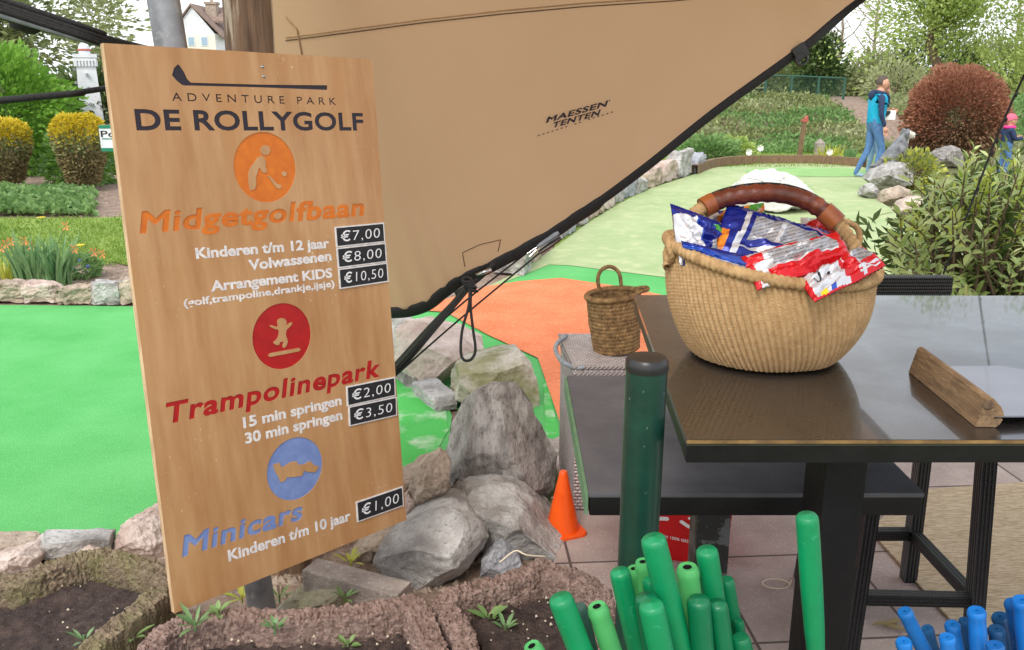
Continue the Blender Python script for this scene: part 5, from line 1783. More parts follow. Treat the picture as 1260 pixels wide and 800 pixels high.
def _cross(l1, l2, same=False):
    n, m = len(l1), len(l2)
    for i in range(n):
        a, b = l1[i], l1[(i + 1) % n]
        for j in range(m):
            if same and (abs(i - j) < 2 or abs(i - j) == n - 1 or j <= i):
                continue
            c, d = l2[j], l2[(j + 1) % m]
            o = lambda p, q, r: (q[0] - p[0]) * (r[1] - p[1]) - (q[1] - p[1]) * (r[0] - p[0])
            if o(a, b, c) * o(a, b, d) < 0 and o(c, d, a) * o(c, d, b) < 0:
                return True
    return False
def _inside(p, l):
    r = False
    for (ax, ay), (bx, by) in zip(l, l[1:] + l[:1]):
        if (ay > p[1]) != (by > p[1]) and p[0] < (bx - ax) * (p[1] - ay) / (by - ay) + ax:
            r = not r
    return r
def split_glyphs(loops):
    """glyphs that can be cut into the wood, and those that touch a neighbour and stay on its face"""
    bb = [_bb(l) for l in loops]
    outer = [i for i, l in enumerate(loops) if not any(j != i and bb[j][0] < bb[i][0] and bb[j][1] < bb[i][1] and bb[j][2] > bb[i][2] and bb[j][3] > bb[i][3] and _inside(l[0], loops[j]) for j in range(len(loops)))]
    cut, on = [], []
    old = [(_bb(l), l) for l in ENG]
    for i in outer:
        g = [loops[i]] + [loops[j] for j in range(len(loops)) if j not in outer and _inside(loops[j][0], loops[i])]
        others = old + [(bb[k], loops[k]) for k in outer if k != i]
        bad = any(_cross(l, l, True) for l in g)
        for b, l in others:
            if b[0] < bb[i][2] and b[2] > bb[i][0] and b[1] < bb[i][3] and b[3] > bb[i][1]:
                bad = bad or any(_cross(q, l) for q in g) or _inside(l[0], g[0]) or _inside(g[0][0], l)
        (on if bad else cut).append(g)
    return cut, on
def flat(loops, z, m, name, parent, ex=.0002):
    me = fill2d(loops, name, ex)
    me.transform(BM @ Matrix.Translation((0, 0, z)))
    me.materials.append(m_[m])
    return link(name, me, parent)
DEP = .0026
def line(text, L_, R_, cap, m, bold=.014, shear=0.0, spacing=1.0, capunit=.73, lettername='lettering', engrave=True):
    xa, ya = bxy(*L_)
    xb, yb = bxy(*R_)
    _, yt = bxy(L_[0], L_[1] - cap)
    base = (ya + yb) / 2
    lp = fit(glyphs(text, bold, spacing), xa, xb, base, yt - ya, shear, capunit)
    # keep the small slope that was measured
    k = (yb - ya) / (xb - xa)
    lp = [[(x, y + k * (x - (xa + xb) / 2)) for x, y in l] for l in lp]
    cut, on = split_glyphs(lp)
    if not engrave:
        cut, on = [], cut + on
    me = bpy.data.meshes.new(lettername)
    mb = MB()
    for gl_, z in ((cut, -DEP + .0006), (on, .0004)):
        for g in (gl_ if z > 0 else [[l for g in gl_ for l in g]]):
            if not g:
                continue
            m0 = fill2d(g, lettername, .0002)
            mb.add([BM @ Vector((v.co.x, v.co.y, v.co.z + z)) for v in m0.vertices], [tuple(p.vertices) for p in m0.polygons])
    for g in cut:
        ENG.extend(g)
    return mb.build(lettername, m_[m], board)
line('ADVENTURE PARK', (212, 124), (414, 129.2), 10.5, 'ink_navy', .010, 0, 1.7)
line('DE ROLLYGOLF', (168, 159.5), (448, 160), 26, 'ink_navy', .030, 0, 1.05)
line('Midgetgolfbaan', (172, 286.5), (451, 264.5), 27, 'ink_orange', .032, .22, 1.08)
line('Kinderen t/m 12 jaar', (241.4, 318.2), (405.4, 304.6), 13.5, 'ink_white', .034, engrave=False)
line('Volwassenen', (306, 332.5), (408, 320.2), 13, 'ink_white', .034, engrave=False)
line('Arrangement KIDS', (259.9, 358.5), (409, 341), 13, 'ink_white', .034, engrave=False)
line('(golf,trampoline,drankje,ijsje)', (226.4, 377.5), (411.7, 352.5), 9.5, 'ink_white', .026, engrave=False)
line('Trampolinepark', (202, 522), (470.3, 461.5), 26, 'ink_red', .034, .22, 1.1)
line('15 min springen', (299.6, 526.6), (420.4, 497.6), 13.5, 'ink_white', .032, engrave=False)
line('30 min springen', (302, 546), (421.4, 515.6), 13.5, 'ink_white', .032, engrave=False)
line('Minicars', (224, 685), (376, 637), 26, 'ink_blue', .034, .22, 1.08)
line('Kinderen t/m 10 jaar', (281.4, 690.6), (431.6, 639.6), 14, 'ink_white', .032, engrave=False)
def outline(pts, sm=0):
    q = [bxy(*p) for p in pts]
    if sm:
        qq = bez([(x, y, 0) for x, y in q + [q[0]]], sm)
        q = [(p.x, p.y) for p in qq[:-1]]
    return q
club = [outline([(211.7, 92.5), (214, 84), (219, 79), (222, 82), (226.7, 89), (231, 98), (235, 101.8), (320, 104.2), (402.8, 105), (402.8, 110.8), (320, 107.6), (236, 105.4), (228, 105.5), (224, 104.6), (217, 99)])]
ENG.extend(club)
flat(club, -DEP + .0006, 'ink_navy', 'club_emblem', board)
def circ(px, py, rx):
    x, y = bxy(px, py)
    r = abs(bxy(px + rx, py)[0] - x)
    return x, y, r, [(x + r * math.cos(a * math.pi / 32), y + r * math.sin(a * math.pi / 32)) for a in range(64)]
def emblem(px, py, rx, m, figs):
    x, y, r, c = circ(px, py, rx)
    lp = [c] + figs
    ENG.extend(lp)
    return flat(lp, -DEP + .0006, m, 'emblem', board)
c3 = lambda x, y: (120 + x / 2.8575, 40 + y / 2.8575)
c4 = lambda x, y: (150 + x / 3.0757, 300 + y / 3.0757)
c5 = lambda x, y: (180 + x / 3.0765, 520 + y / 3.0765)
golfer = outline([c3(*p) for p in ((548, 552), (540, 555), (534, 548), (530, 505), (535, 480), (548, 462), (562, 442), (575, 434), (586, 440), (591, 452), (592, 475), (597, 488), (588, 494), (578, 490), (572, 476), (566, 480), (562, 495), (556, 512), (558, 530), (554, 550))], 2)
hd = outline([c3(590 + 18 * math.cos(a * .524), 414 + 18 * math.sin(a * .524)) for a in range(12)])
stick = outline([c3(*p) for p in ((598, 505), (604, 502), (632, 533), (643, 535), (648, 542), (640, 550), (628, 546))])
ball = outline([c3(657 + 9 * math.cos(a * .7), 497 + 9 * math.sin(a * .7)) for a in range(9)])
emblem(326.5, 206, 37, 'ink_orange', [golfer, hd, stick, ball])
jump = outline([c4(*p) for p in ((604, 281), (618, 285), (624, 297), (622, 308), (640, 297), (645, 304), (630, 320), (622, 330), (622, 350), (628, 368), (622, 388), (612, 394), (608, 386), (612, 372), (600, 372), (594, 384), (578, 380), (574, 372), (584, 364), (592, 350), (594, 328), (582, 324), (562, 314), (564, 308), (590, 314), (588, 296), (592, 286))], 2)
mat_ = outline([c4(*p) for p in ((553, 424), (562, 414), (672, 394), (677, 402), (668, 408), (560, 429))])
emblem(347.4, 413.8, 35.4, 'ink_red', [jump, mat_])
car = outline([c5(*p) for p in ((480, 160), (503, 152), (514, 172), (530, 160), (548, 149), (570, 147), (576, 160), (598, 158), (620, 145), (634, 160), (655, 168), (640, 188), (612, 188), (598, 182), (590, 202), (545, 208), (534, 206), (524, 222), (508, 226), (500, 204), (490, 190))])
emblem(363.3, 576.9, 34, 'ink_blue', [car])
# wooden face with the engraving cut through it, on a backing
me = fill2d([[(0, 0), (BW, 0), (BW, -BH), (0, -BH)]] + ENG, 'panel', DEP / 2)
me.transform(Matrix.Translation((0, 0, -DEP / 2)))
mb = MB()
mb.add([v.co for v in me.vertices], [tuple(p.vertices) for p in me.polygons], 0)
for i, p in enumerate(me.polygons):
    c = p.center
    if min(c.x, BW - c.x, -c.y, BH + c.y) < 1e-4:
        mb.m[i] = 1
n0 = len(mb.f)
mb.box(0, BW, -BH, 0, -.018, -DEP - .0002)
for i in range(n0, len(mb.f)):
    mb.m[i] = 1
mb.m[n0 + 1] = 0
mb.m[n0] = 0
mb.v = [tuple(BM @ Vector(q)) for q in mb.v]
mb.build('panel', [m_['plywood'], m_['ply_edge']], board)
def plaques(TLp, TRp, BRp, BLp, texts):
    q = [Vector((*bxy(*p), 0)) for p in (TLp, TRp, BRp, BLp)]
    n = len(texts)
    for i, tx in enumerate(texts):
        a = q[0].lerp(q[3], i / n)
        b = q[1].lerp(q[2], i / n)
        c = q[1].lerp(q[2], (i + 1) / n)
        d = q[0].lerp(q[3], (i + 1) / n)
        X = (b - a)
        Yv = (a - d)
        w, h = X.length, Yv.length
        th = math.atan2(X.y, X.x)
        Mq = BM @ Matrix.Translation((d.x, d.y, 0)) @ Matrix.Rotation(th, 4, 'Z')
        e = .0045
        fr = MB().box(.0, w, .0008, h - .0008, .0006, .0035, mtx=Mq).build('plaque', m_['ink_white'], board)
        MB().box(e, w - e, e, h - e, .0036, .0042, mtx=Mq).build('chalk_face', m_['chalk_black'], fr)
        lp = fit(glyphs(tx, -.012, 1.12), w * .09, w * .90, h * .27, h * .50, .10)
        rg_ = random.Random(i + len(tx))
        me = fill2d(lp, 'price_lettering', .0002)
        me.transform(Mq @ Matrix.Translation((0, 0, .0046)))
        me.materials.append(m_['chalk'])
        link('price_lettering', me, fr)
plaques((411, 279), (471.5, 273.5), (477.7, 347), (417.3, 356), ['€7,00', '€8,00', '€10,50'])
plaques((424, 475.6), (484, 463.5), (487.5, 512), (429, 525), ['€2,00', '€3,50'])
plaques((436.8, 617.5), (494.3, 598), (496.3, 621.4), (439, 642.9), ['€1,00'])
for px, py in ((323, 82), (324.5, 94)):
    x, y = bxy(px, py)
    MB().lathe([(0, .0018), (.003, .0016), (.0046, .0004), (.0046, -.001)], 14).build('screw', m_['steel'], board, smooth=40).data.transform(BM @ Matrix.Translation((x, y, .0004)))

# pole behind the board, tent pole
def vert_pole(name, label, cat, top_px, base_d, r, ztop, m, zb=-.02, rough=0, seed=0):
    p = D(top_px[0], top_px[1], base_d)
    t = thing(name, label, cat, (p.x, p.y, 0))
    mb = MB()
    v, f = [], []
    n, k = 28, 60 if rough else 6
    for i in range(k + 1):
        z = zb + (ztop - zb) * i / k
        for j in range(n):
            a = 6.2832 * j / n
            rr = r * (1 + (rough * noise.noise(Vector((math.cos(a) * 1.3, math.sin(a) * 1.3, z * 1.2 + seed))) + rough * .35 * noise.noise(Vector((math.cos(a) * 5, math.sin(a) * 5, z * 1.6 + seed))) if rough else 1 * 0))
            v.append((p.x + rr * math.cos(a), p.y + rr * math.sin(a), z))
    for i in range(k):
        for j in range(n):
            f.append((i * n + j, i * n + (j + 1) % n, (i + 1) * n + (j + 1) % n, (i + 1) * n + j))
    f.append(tuple(k * n + j for j in range(n)))
    return t, mb.add(v, f), p
pa = D(321, 740, 2.72)
pz = PL(201, 0, pa.y + .06)
pax = (pz - pa).normalized()
pa0 = pa - pax * ((pa.z + .02) / pax.z)
t = thing('steel_pole', 'straight grey galvanised pole carrying the price board', 'pole', (pa0.x, pa0.y, 0))
MB().tube([pa0, pa, pz, pz + pax * .9], .0415, 28).build('tube', m_['galvanised'], t, smooth=60)
for q in (.4, .85):
    c_ = pa.lerp(pz, q)
    MB().tube([c_ - pax * .014, c_ + pax * .014], .0435, 28).build('clamp', m_['steel'], t, smooth=60)
t, mb, tp = vert_pole('tent_pole', 'weathered peeling wooden tent pole behind the price board', 'pole', (305, 10), 2.67, .078, 3.35, 'old_wood', rough=.16, seed=4)
mb.build('pole', m_['old_wood'], t, smooth=60)

# ------------------------------------------------------------------ stretch tent
tent = thing('tent_canopy', 'beige stretch tent sheet sweeping down to a low corner', 'tent', (tp.x, tp.y, 3.3))
apex = Vector((tp.x, tp.y, 3.36))
Epx = [(345, 285, 4.4), (372, 330, 4.35), (405, 360, 4.3), (445, 377, 4.25), (487, 381, 4.2), (520, 374, 4.18), (545, 356, 4.16), (565, 342, 4.15), (600, 326, 4.16), (640, 305, 4.18), (680, 283, 4.2), (705, 266, 4.2), (740, 243, 4.2), (800, 198, 4.22), (880, 134, 4.28), (985, 58, 4.36), (1060, -4, 4.42)]
E0 = [D(*q) for q in Epx]
E0 += [Vector(q) for q in ((2.02, 4.0, 2.38), (2.05, 3.0, 2.72), (1.9, 1.8, 3.0), (1.3, .6, 3.15), (.4, -.2, 3.2))]  # unseen overhead edge of the tent, shaped for the daylight beneath it
EC = bez(E0, 6)
NR = 44
tv, tf = [], []
for i, e in enumerate(EC):
    for j in range(NR + 1):
        r = j / NR
        p = e.lerp(apex, r)
        hang = (apex - e).length
        p.z -= .10 * math.sin(math.pi * r) * min(1, hang / 3)
        fr_ = math.sin(math.pi * min(1, r * 1.3)) if r < .77 else .6
        p.y += (.030 * noise.noise(p * .9) + .012 * noise.noise(Vector((p.x * 2.2 + p.z, p.y, p.z * 1.2)))) * fr_
        # soft puckers fanning out of the low corner
        if 3 < i < 70:
            k = math.exp(-r * 9) * math.exp(-abs(i - 26) / 22)
            p.y += .012 * math.sin(i * 1.15 + r * 7) * k
        tv.append(p)
ne = len(EC)
for i in range(ne - 1):
    for j in range(NR):
        a = i * (NR + 1) + j
        tf.append((a, a + 1, a + NR + 2, a + NR + 1))
cloth = MB().add(tv, tf).build('cloth', m_['tent_cloth'], tent, smooth=180)
BVH = BVHTree.FromPolygons([Vector(p) for p in tv], tf)
def on_cloth(px, py, off=.006):
    o = Vector((0, 0, H))
    h = BVH.ray_cast(o, ray(px, py).normalized())
    if h[0] is None:
        return None
    n = h[1]
    if n.dot(o - h[0]) < 0:
        n = -n
    return h[0] + n * off
# black binding along the lower edge
bm_ = MB()
bw = []
for i, e in enumerate(EC):
    tdir = (EC[min(i + 1, ne - 1)] - EC[max(i - 1, 0)]).normalized()
    inn = (apex - e)
    inn = (inn - tdir * inn.dot(tdir)).normalized()
    w = .034 if 14 < i < 72 else .026
    bw.append((e, inn, w, tdir))
v, f = [], []
for e, inn, w, td in bw:
    nn = td.cross(inn).normalized()
    for q in range(12):
        a = q * math.pi / 6
        v.append(e - inn * (w * .55) + inn * w * math.cos(a) + nn * .011 * math.sin(a))
for i in range(ne - 1):
    for q in range(12):
        f.append((i * 12 + q, i * 12 + (q + 1) % 12, (i + 1) * 12 + (q + 1) % 12, (i + 1) * 12 + q))
bm_.add(v, f).build('edge_binding', m_['trim_black'], tent, smooth=180)
def cloth_line(pts, r, m, name, n=6):
    q = []
    for (ax, ay), (bx_, by_) in zip(pts, pts[1:]):
        for k in range(n):
            p = on_cloth(ax + (bx_ - ax) * k / n, ay + (by_ - ay) * k / n, r * .5)
            if p:
                q.append(p)
    if len(q) > 2:
        return MB().tube(q, r, 6).build(name, m_[m], tent, smooth=180)
mat('thread', srgb(104, 80, 58), srgb(86, 64, 46), 50, 4, .9)
mat('thread_light', srgb(166, 134, 100), srgb(150, 120, 88), 50, 4, .9)
cloth_line([(352, 50), (430, 40), (520, 28), (620, 17), (720, 8), (830, 1), (960, -12)], .0026, 'thread', 'seam', 14)
cloth_line([(352, 46), (430, 36), (520, 24), (620, 13), (720, 4), (830, -3)], .003, 'thread_light', 'seam', 14)
cloth_line([(352, 20), (366, 36), (371, 62), (373, 76)], .004, 'thread_light', 'seam', 8)
cloth_line([(572, 328), (569, 311), (590, 301), (616, 295), (612, 312)], .0022, 'thread', 'patch_seam', 6)
# printed maker's mark
def cloth_text(text, o, ux, uy, cap, bold, spacing=1.0, m='ink_navy', name='lettering'):
    lp = glyphs(text, bold, spacing)
    xs = [p[0] for l in lp for p in l]
    a, b = min(xs), max(xs)
    me = fill2d(lp, name, 0)
    out = []
    for v in me.vertices:
        s = (v.co.x - a) / (b - a)
        y = v.co.y / .73
        px = o[0] + ux[0] * s + uy[0] * y
        py = o[1] + ux[1] * s + uy[1] * y
        out.append(on_cloth(px, py, .007))
    for v, p in zip(me.vertices, out):
        v.co = p
    me.materials.append(m_[m])
    link(name, me, tent)
cloth_text('MAESSEN', (671, 150.5), (74, -20.5), (2.5, -7.4), 8, .035, 1.1)
cloth_text('TENTEN', (678, 157), (58, -16), (2.5, -7.2), 8, .035, 1.1)
dots = MB()
for k in range(17):
    if k in (7, 10):
        continue
    p = on_cloth(661 + k * 5.6, 167 - k * 1.78, .007)
    q = on_cloth(663.4 + k * 5.6, 166.2 - k * 1.78, .007)
    p2_ = on_cloth(661.3 + k * 5.6, 165.6 - k * 1.78, .007)
    q2_ = on_cloth(663.6 + k * 5.6, 164.9 - k * 1.78, .007)
    dots.add([p, q, q2_, p2_], [(0, 1, 2, 3)])
p = [on_cloth(748 + a, 122.5 + b, .007) for a, b in ((0, 0), (1.6, -.4), (1.8, 1.2), (.2, 1.6))]
dots.add(p, [(0, 1, 2, 3)])
dots.build('tagline', m_['ink_navy'], tent)
# webbing buckle on the binding
c0 = D(984, 63, 4.34)
mb = MB()
mb.box(-.035, .035, -.01, .01, -.04, .03, mtx=Matrix.Translation(c0) @ Matrix.Rotation(RAD(-35), 4, 'Y'), b=.006)
mb.tube([c0 + Vector((.01 + .028 * math.cos(a), -.005, -.035 + .028 * math.sin(a))) for a in [k * .5236 for k in range(12)]], .008, 6, closed=True)
mb.build('buckle', m_['black_plastic'], tent)

# ------------------------------------------------------------------ ropes
def rope(name, label, pts, r, m, cat='rope', n=8, group=None):
    return tag(MB().tube(bez(pts, 8), r, n).build(name, m_[m], smooth=180), label, cat, group)
_a, _b = D(492, 446, 4.1), D(452, 489, 4.08)
anchor = _b + (_b - _a) * ((_b.z + .02) / (_a.z - _b.z))
gr = thing('guy_rope', 'thick black guy rope bundle from the low tent corner down behind the board', 'rope', anchor)
knot = D(578, 347, 4.10)
for k, (dx, dy) in enumerate(((0, 0), (2.5, 1.5), (-2, -2), (5, 4))):
    MB().tube(bez([anchor, D(452 + dx * .4, 489 + dy * .4, 4.08 + .01 * k), D(492 + dx, 446 + dy, 4.1 + .008 * k), D(535 + dx * .6, 398 + dy, 4.1), knot + Vector((.004 * k, 0, -.004 * k))], 8), .0085, 8).build('strand', m_['rope_black' if k % 2 else 'rope_dark_green'], gr, smooth=180)
kn = MB()
for k in range(5):
    c_ = knot + Vector((-.012 + .006 * k, -.012, -.012 * k + .012))
    kn.tube([c_ + Vector((.022 * math.cos(a), .014 * math.sin(a), .008 * math.sin(a + k))) for a in [q * .5236 for q in range(12)]], .0075, 7, closed=True)
kn.build('knot', m_['rope_black'], gr, smooth=180)
MB().tube(bez([knot, D(577, 375, 4.06), D(569, 405, 4.05), D(567, 432, 4.05), D(571, 443, 4.05), D(580, 442, 4.05), D(585, 430, 4.05), D(582, 405, 4.06), D(579, 375, 4.07), knot + Vector((.01, 0, 0))], 8), .0065, 8).build('loop', m_['rope_black'], gr, smooth=180)
MB().tube([knot + Vector((.03, 0, .03)), knot + Vector((.10, 0, .06))], .01, 8).build('ring', m_['steel'], gr, smooth=180)
MB().tube(bez([D(560, 362, 4.12), D(588, 344, 4.12), D(610, 322, 4.13)], 4), .012, 6).build('webbing_tab', m_['trim_black'], gr, smooth=180)
g2 = thing('guy_rope', 'thin black guy rope with grey turnbuckle running under the tent edge', 'rope', anchor)
for a, b, c in (((466, 470, 4.14), (560, 381, 4.18), (664, 299, 4.22)), ((470, 478, 4.14), (562, 396, 4.18), (668, 308, 4.22))):
    MB().tube(bez([anchor, D(*a), D(*b), D(*c)], 8), .0045, 7).build('strand', m_['rope_black'], g2, smooth=180)
MB().tube(bez([D(683, 289, 4.22), D(720, 264, 4.26), D(748, 246, 4.28), D(775, 224, 4.27)], 6), .005, 7).build('strand', m_['rope_black'], g2, smooth=180)
a, b = D(660, 304, 4.21), D(687, 286, 4.21)
MB().tube([a, a.lerp(b, .2), a.lerp(b, .85), b], [.012, .02, .022, .014], 8, sq=(1, .7)).build('sleeve', m_['strap_grey'], g2, smooth=60)
off_ = Vector((.012, -.01, -.025))
MB().tube([a + off_, a.lerp(b, .5) + off_, b + off_], [.014, .020, .014], 8, sq=(1, .7)).build('buckle', m_['black_plastic'], g2, smooth=60)
mb = MB()
for k, dz in enumerate((0, 14)):
    mb.tube([D(648 + k * 3, 312 + k * 4, 4.21), a + Vector((0, 0, -.012 * k))], .007, 6)
mb.build('hook', m_['steel'], g2, smooth=60)
# straps at the upper left, tied to the tent pole
s1 = thing('tension_strap', 'thick black strap bundle with knot at the upper left corner', 'strap', D(60, 30, 2.3))
for k, (o1_, o2_) in enumerate(((0, 0), (7, 4), (-6, -3), (4, 7))):
    MB().tube(bez([Vector((-4.6, .4, 3.05)), D(-60, -14 + o1_, 1.95), D(-5, 12 + o1_, 2.08), D(32, 22 + o2_ * .5, 2.17), D(90, 37 + o2_ * .6, 2.35), D(190, 62 + o2_ * .3, 2.62), tp + Vector((-.07, -.02, -tp.z + (D(280, 85, 2.68)).z + .01 * k))], 6), .0068, 8).build('strand', m_['rope_black'], s1, smooth=180)
MB().tube(bez([Vector((-4.6, .4, 3.02)), D(-60, 0, 1.96), D(-8, 8, 2.06), D(24, 22, 2.13)], 6), .007, 8).build('webbing', m_['strap_grey'], s1, smooth=180)
kn = MB()
for k in range(6):
    q0, q1 = D(24 + k * 3.0, 20 + k * 1.1, 2.14 + .012 * k), None
    ax = (D(60, 31, 2.25) - D(10, 16, 2.1)).normalized()
    x_ = ax.cross(Vector((0, 1, 0))).normalized()
    y_ = ax.cross(x_)
    kn.tube([q0 + x_ * .024 * math.cos(a) + y_ * .024 * math.sin(a) for a in [q * .5236 for q in range(12)]], .010, 7, closed=True)
kn.build('knot', m_['rope_black'], s1, smooth=180)
rope('tension_line', 'single black line crossing the white lighthouse at the left edge', [Vector((-4.6, .5, 1.25)), D(-80, 131, 2.0), D(0, 124.5, 2.12), D(70, 117.5, 2.3), D(135, 108, 2.42), D(215, 96, 2.6), Vector((tp.x - .07, tp.y - .02, D(280, 88, 2.67).z))], .0075, 'rope_black')
# guy line in front of the laurel, up to the tent's far edge
g3 = thing('guy_line', 'thin knotted black guy line slanting down in front of the laurel', 'rope', D(1183, 282, 4.3))
ga, gb_ = D(1183, 282, 4.3), D(1258, 97, 4.05)
top_ = gb_ + (gb_ - ga) * .9
top_ = Vector((2.06, 3.0, 2.70))
pts = [Vector((ga.x - .12, ga.y, .02)) + (ga - Vector((ga.x - .12, ga.y, .02))) * 0, ga, gb_, top_]
MB().tube(bez([ga + (ga - gb_) * .9, ga, gb_, top_], 8), .0052, 7).build('line', m_['rope_black'], g3, smooth=180)
kn = MB()
for q in (.28, .52, .60, .74, .9):
    c_ = ga.lerp(gb_, q)
    kn.lathe([(0, -.012), (.006, -.009), (.0085, 0), (.006, .009), (0, .012)], 8, c=c_)
kn.build('knots', m_['rope_black'], g3, smooth=180)

# ------------------------------------------------------------------ tables, stool, rug
xl, xr = .193, .936
t1 = thing('low_table', 'lower grey topped black table standing under the tall table', 'table', (.56, 2.26, 0))
zt = .75
MB().box(.174, .936, 1.842, 2.678, zt - .012, zt, b=.004).build('top', m_['table_grey'], t1, smooth=40)
MB().box(.176, .934, 1.844, 2.676, zt - .058, zt - .0125, b=.006).build('apron', m_['black_paint'], t1, smooth=40)
MB().box(.166, .1735, 1.846, 2.674, zt - .055, zt - .004).build('edge_strip', m_['edge_green'], t1)
for x, y in ((.515, 2.02),):
    if True:
        MB().box(x - .05, x + .035, y, y + .09, 0.012, zt - .0585, b=.006).build('leg', m_['worn_black_paint'], t1, smooth=40)
MB().box(.795, .86, 2.08, 2.14, .012, zt - .0585, b=.006).build('leg', m_['black_paint'], t1, smooth=40)
t2 = thing('bar_table', 'tall bar table with glossy dark worn top and black edge', 'table', (1.1, 1.98, 0))
ZT = 1.05
tt = MB()
P4 = [Vector((.3034, 1.436, 0)), Vector((2.0, 1.436, 0)), Vector((2.0, 2.505, 0)), Vector((.3555, 2.519, 0))]
tt.slab([p + Vector((0, 0, ZT - .012)) for p in P4], (0, 0, .012))
bm = tt.build('top', m_['table_gloss'], t2, fix=True)
v4 = [p + Vector((0, 0, 0)) for p in P4]
e = MB()
c4_ = sum(v4, Vector()) / 4
e.slab([c4_ + (p - c4_) * .9985 + Vector((0, 0, ZT - .0435)) for p in v4], (0, 0, .031))
e.build('edge', m_['black_paint'], t2, fix=True)
MB().box(.3034, 2.0, 1.4335, 1.4358, ZT - .0065, ZT - .0012).build('edge_line', m_['edge_brown'], t2)
Rl = Matrix.Translation((.655, 1.62, 0)) @ Matrix.Rotation(RAD(3), 4, 'Z')
MB().box(-.048, .034, -.03, .07, .02, ZT - .044, mtx=Rl, b=.004).build('leg', m_['black_paint'], t2, smooth=40)
MB().box(-.25, .25, -.2, .22, .012, .035, mtx=Rl, b=.004).build('foot_plate', m_['black_paint'], t2, smooth=40)
Rl = Matrix.Translation((1.72, 1.95, 0))
MB().box(-.04, .04, -.04, .04, .02, ZT - .044, mtx=Rl, b=.004).build('leg', m_['black_paint'], t2, smooth=40)
MB().box(-.25, .25, -.25, .25, .012, .035, mtx=Rl, b=.004).build('foot_plate', m_['black_paint'], t2, smooth=40)

st = thing('bar_stool', 'black woven bar stool pushed under the tall table', 'stool', (1.1, 2.6, 0))
A_, C_ = PL(1055, 735, 2.30), PL(1200, 738, 2.30)
B_, = [PL(1124, 657, 2.68)]
zr = (A_.z + C_.z) / 2
zr2 = B_.z
def legline(p, zc, q, top=.74):
    d = Vector((q[0], q[1], 0))
    return [Vector((p.x, p.y, 0)) + d * (zc - 0) * 1 + Vector((0, 0, .012)), Vector((p.x, p.y, 0)) - d * (top - zc) + Vector((0, 0, top))]
legs = {'a': (A_, (-.05, -.05)), 'c': (C_, (.04, -.05)), 'b': (B_, (.04, .06)), 'd': (Vector((B_.x - (C_.x - A_.x), B_.y, B_.z)), (-.05, .06))}
def sqtube(name, a, b, w, parent, m):
    o = MB().tube([a, a.lerp(b, .5), b], w * .7071, 4).build(name, m, parent)
    me = o.data
    uv = me.uv_layers.new(name='UVMap')
    ax = (b - a).normalized()
    for p in me.polygons:
        side = ax.cross(p.normal)
        for li in p.loop_indices:
            c = me.vertices[me.loops[li].vertex_index].co
            uv.data[li].uv = ((c - a).dot(ax) / .007, (c - a).dot(side) / .011)
    return o
for k, (p, q) in legs.items():
    l = legline(p, p.z, q)
    sqtube('leg', l[0], l[1], .042, st, m_['wicker_black'])
d_ = legs['d'][0]
sqtube('rail', A_, C_, .034, st, m_['wicker_black'])
sqtube('rail', B_, C_.lerp(B_, .05) + Vector((0, 0, -.0)), .034, st, m_['wicker_black'])
sqtube('rail', d_, B_, .034, st, m_['wicker_black'])
sqtube('rail', d_, A_, .034, st, m_['wicker_black'])
o = MB().box(A_.x - .0, C_.x + .03, A_.y + .02, B_.y + .05, .735, .80, b=.012).build('seat', m_['wicker_black'], st)
uvbox(o, .007, .011)
ba, bb_ = D(1040, 340, 2.86), D(1173, 366, 2.86)
o = MB().box(bb_.x - .47, bb_.x, ba.y - .01, ba.y + .035, .76, ba.z, b=.012).build('backrest', m_['wicker_black'], st)
uvbox(o, .007, .011)
mb = MB()
for x in (bb_.x - .42, bb_.x - .06):
    mb.tube([(x, B_.y + .03, .75), (x, ba.y, .80)], .02, 6)
mb.build('back_support', m_['black_paint'], st)
rg_ = [G(1072, 660, .014), G(1180, 775, .014), G(1185, 790, .014), (4.2, 1.95, 0), (4.4, 3.9, 0), G(1400, 590, .014), G(1130, 606, .014)]
mb = MB()
q = [Vector((p[0], p[1], .0135)) for p in [G(1070, 655, .0135), G(1172, 768, .0135), Vector((3.6, 2.05, 0)), Vector((3.9, 3.72, 0)), G(1118, 606, .0135)]]
mb.slab(q, (0, 0, .009))
tag(mb.build('rug', m_['jute'], fix=True), 'pale jute rug on the paving under the black stool', 'rug')

# wooden holder with grey plate lying on the tall table
hb = G(1118, 458, ZT)
hf = G(1200, 526, ZT)
Lh = (hb - hf).length
yx = (hf - hb).normalized()
xx = Vector((-yx.y, yx.x, 0))
if xx.x < 0:
    xx = -xx
Mh = Matrix(((xx.x, yx.x, 0, hb.x), (xx.y, yx.y, 0, hb.y), (0, 0, 1, ZT), (0, 0, 0, 1)))
wh = thing('sign_holder', 'wooden sign holder block lying on the tall table with grey plate', 'sign holder', hb)
prof = [(0, .0), (.004, .001), (.012, .052), (.018, .056), (.026, .054), (.0285, .048), (.0285, .036), (.032, .036), (.032, .047), (.044, .030), (.046, .018), (.044, .008), (.038, .0)]
prof = [(0, .001), (.012, .053), (.017, .057), (.024, .056), (.040, .040), (.046, .028), (.047, .021), (.030, .021), (.030, .016), (.046, .016), (.042, .006), (.036, .001)]
v = [Mh @ Vector((x, y, z)) for y in (0, Lh) for x, z in prof]
n = len(prof)
f = [(i, (i + 1) % n, n + (i + 1) % n, n + i) for i in range(n)] + [tuple(range(n - 1, -1, -1)), tuple(range(n, 2 * n))]
MB().add(v, f).build('block', m_['block_wood'], wh, fix=True)
kn = MB().lathe([(.0, .002), (.006, .0025), (.009, .0015), (.010, -.001)], 14)
kn.v = [tuple(Mh @ (Vector((.017, Lh, .043)) + Vector((q[0], q[2], q[1])))) for q in kn.v]
kn.build('knot', m_['old_wood'], wh, smooth=180)
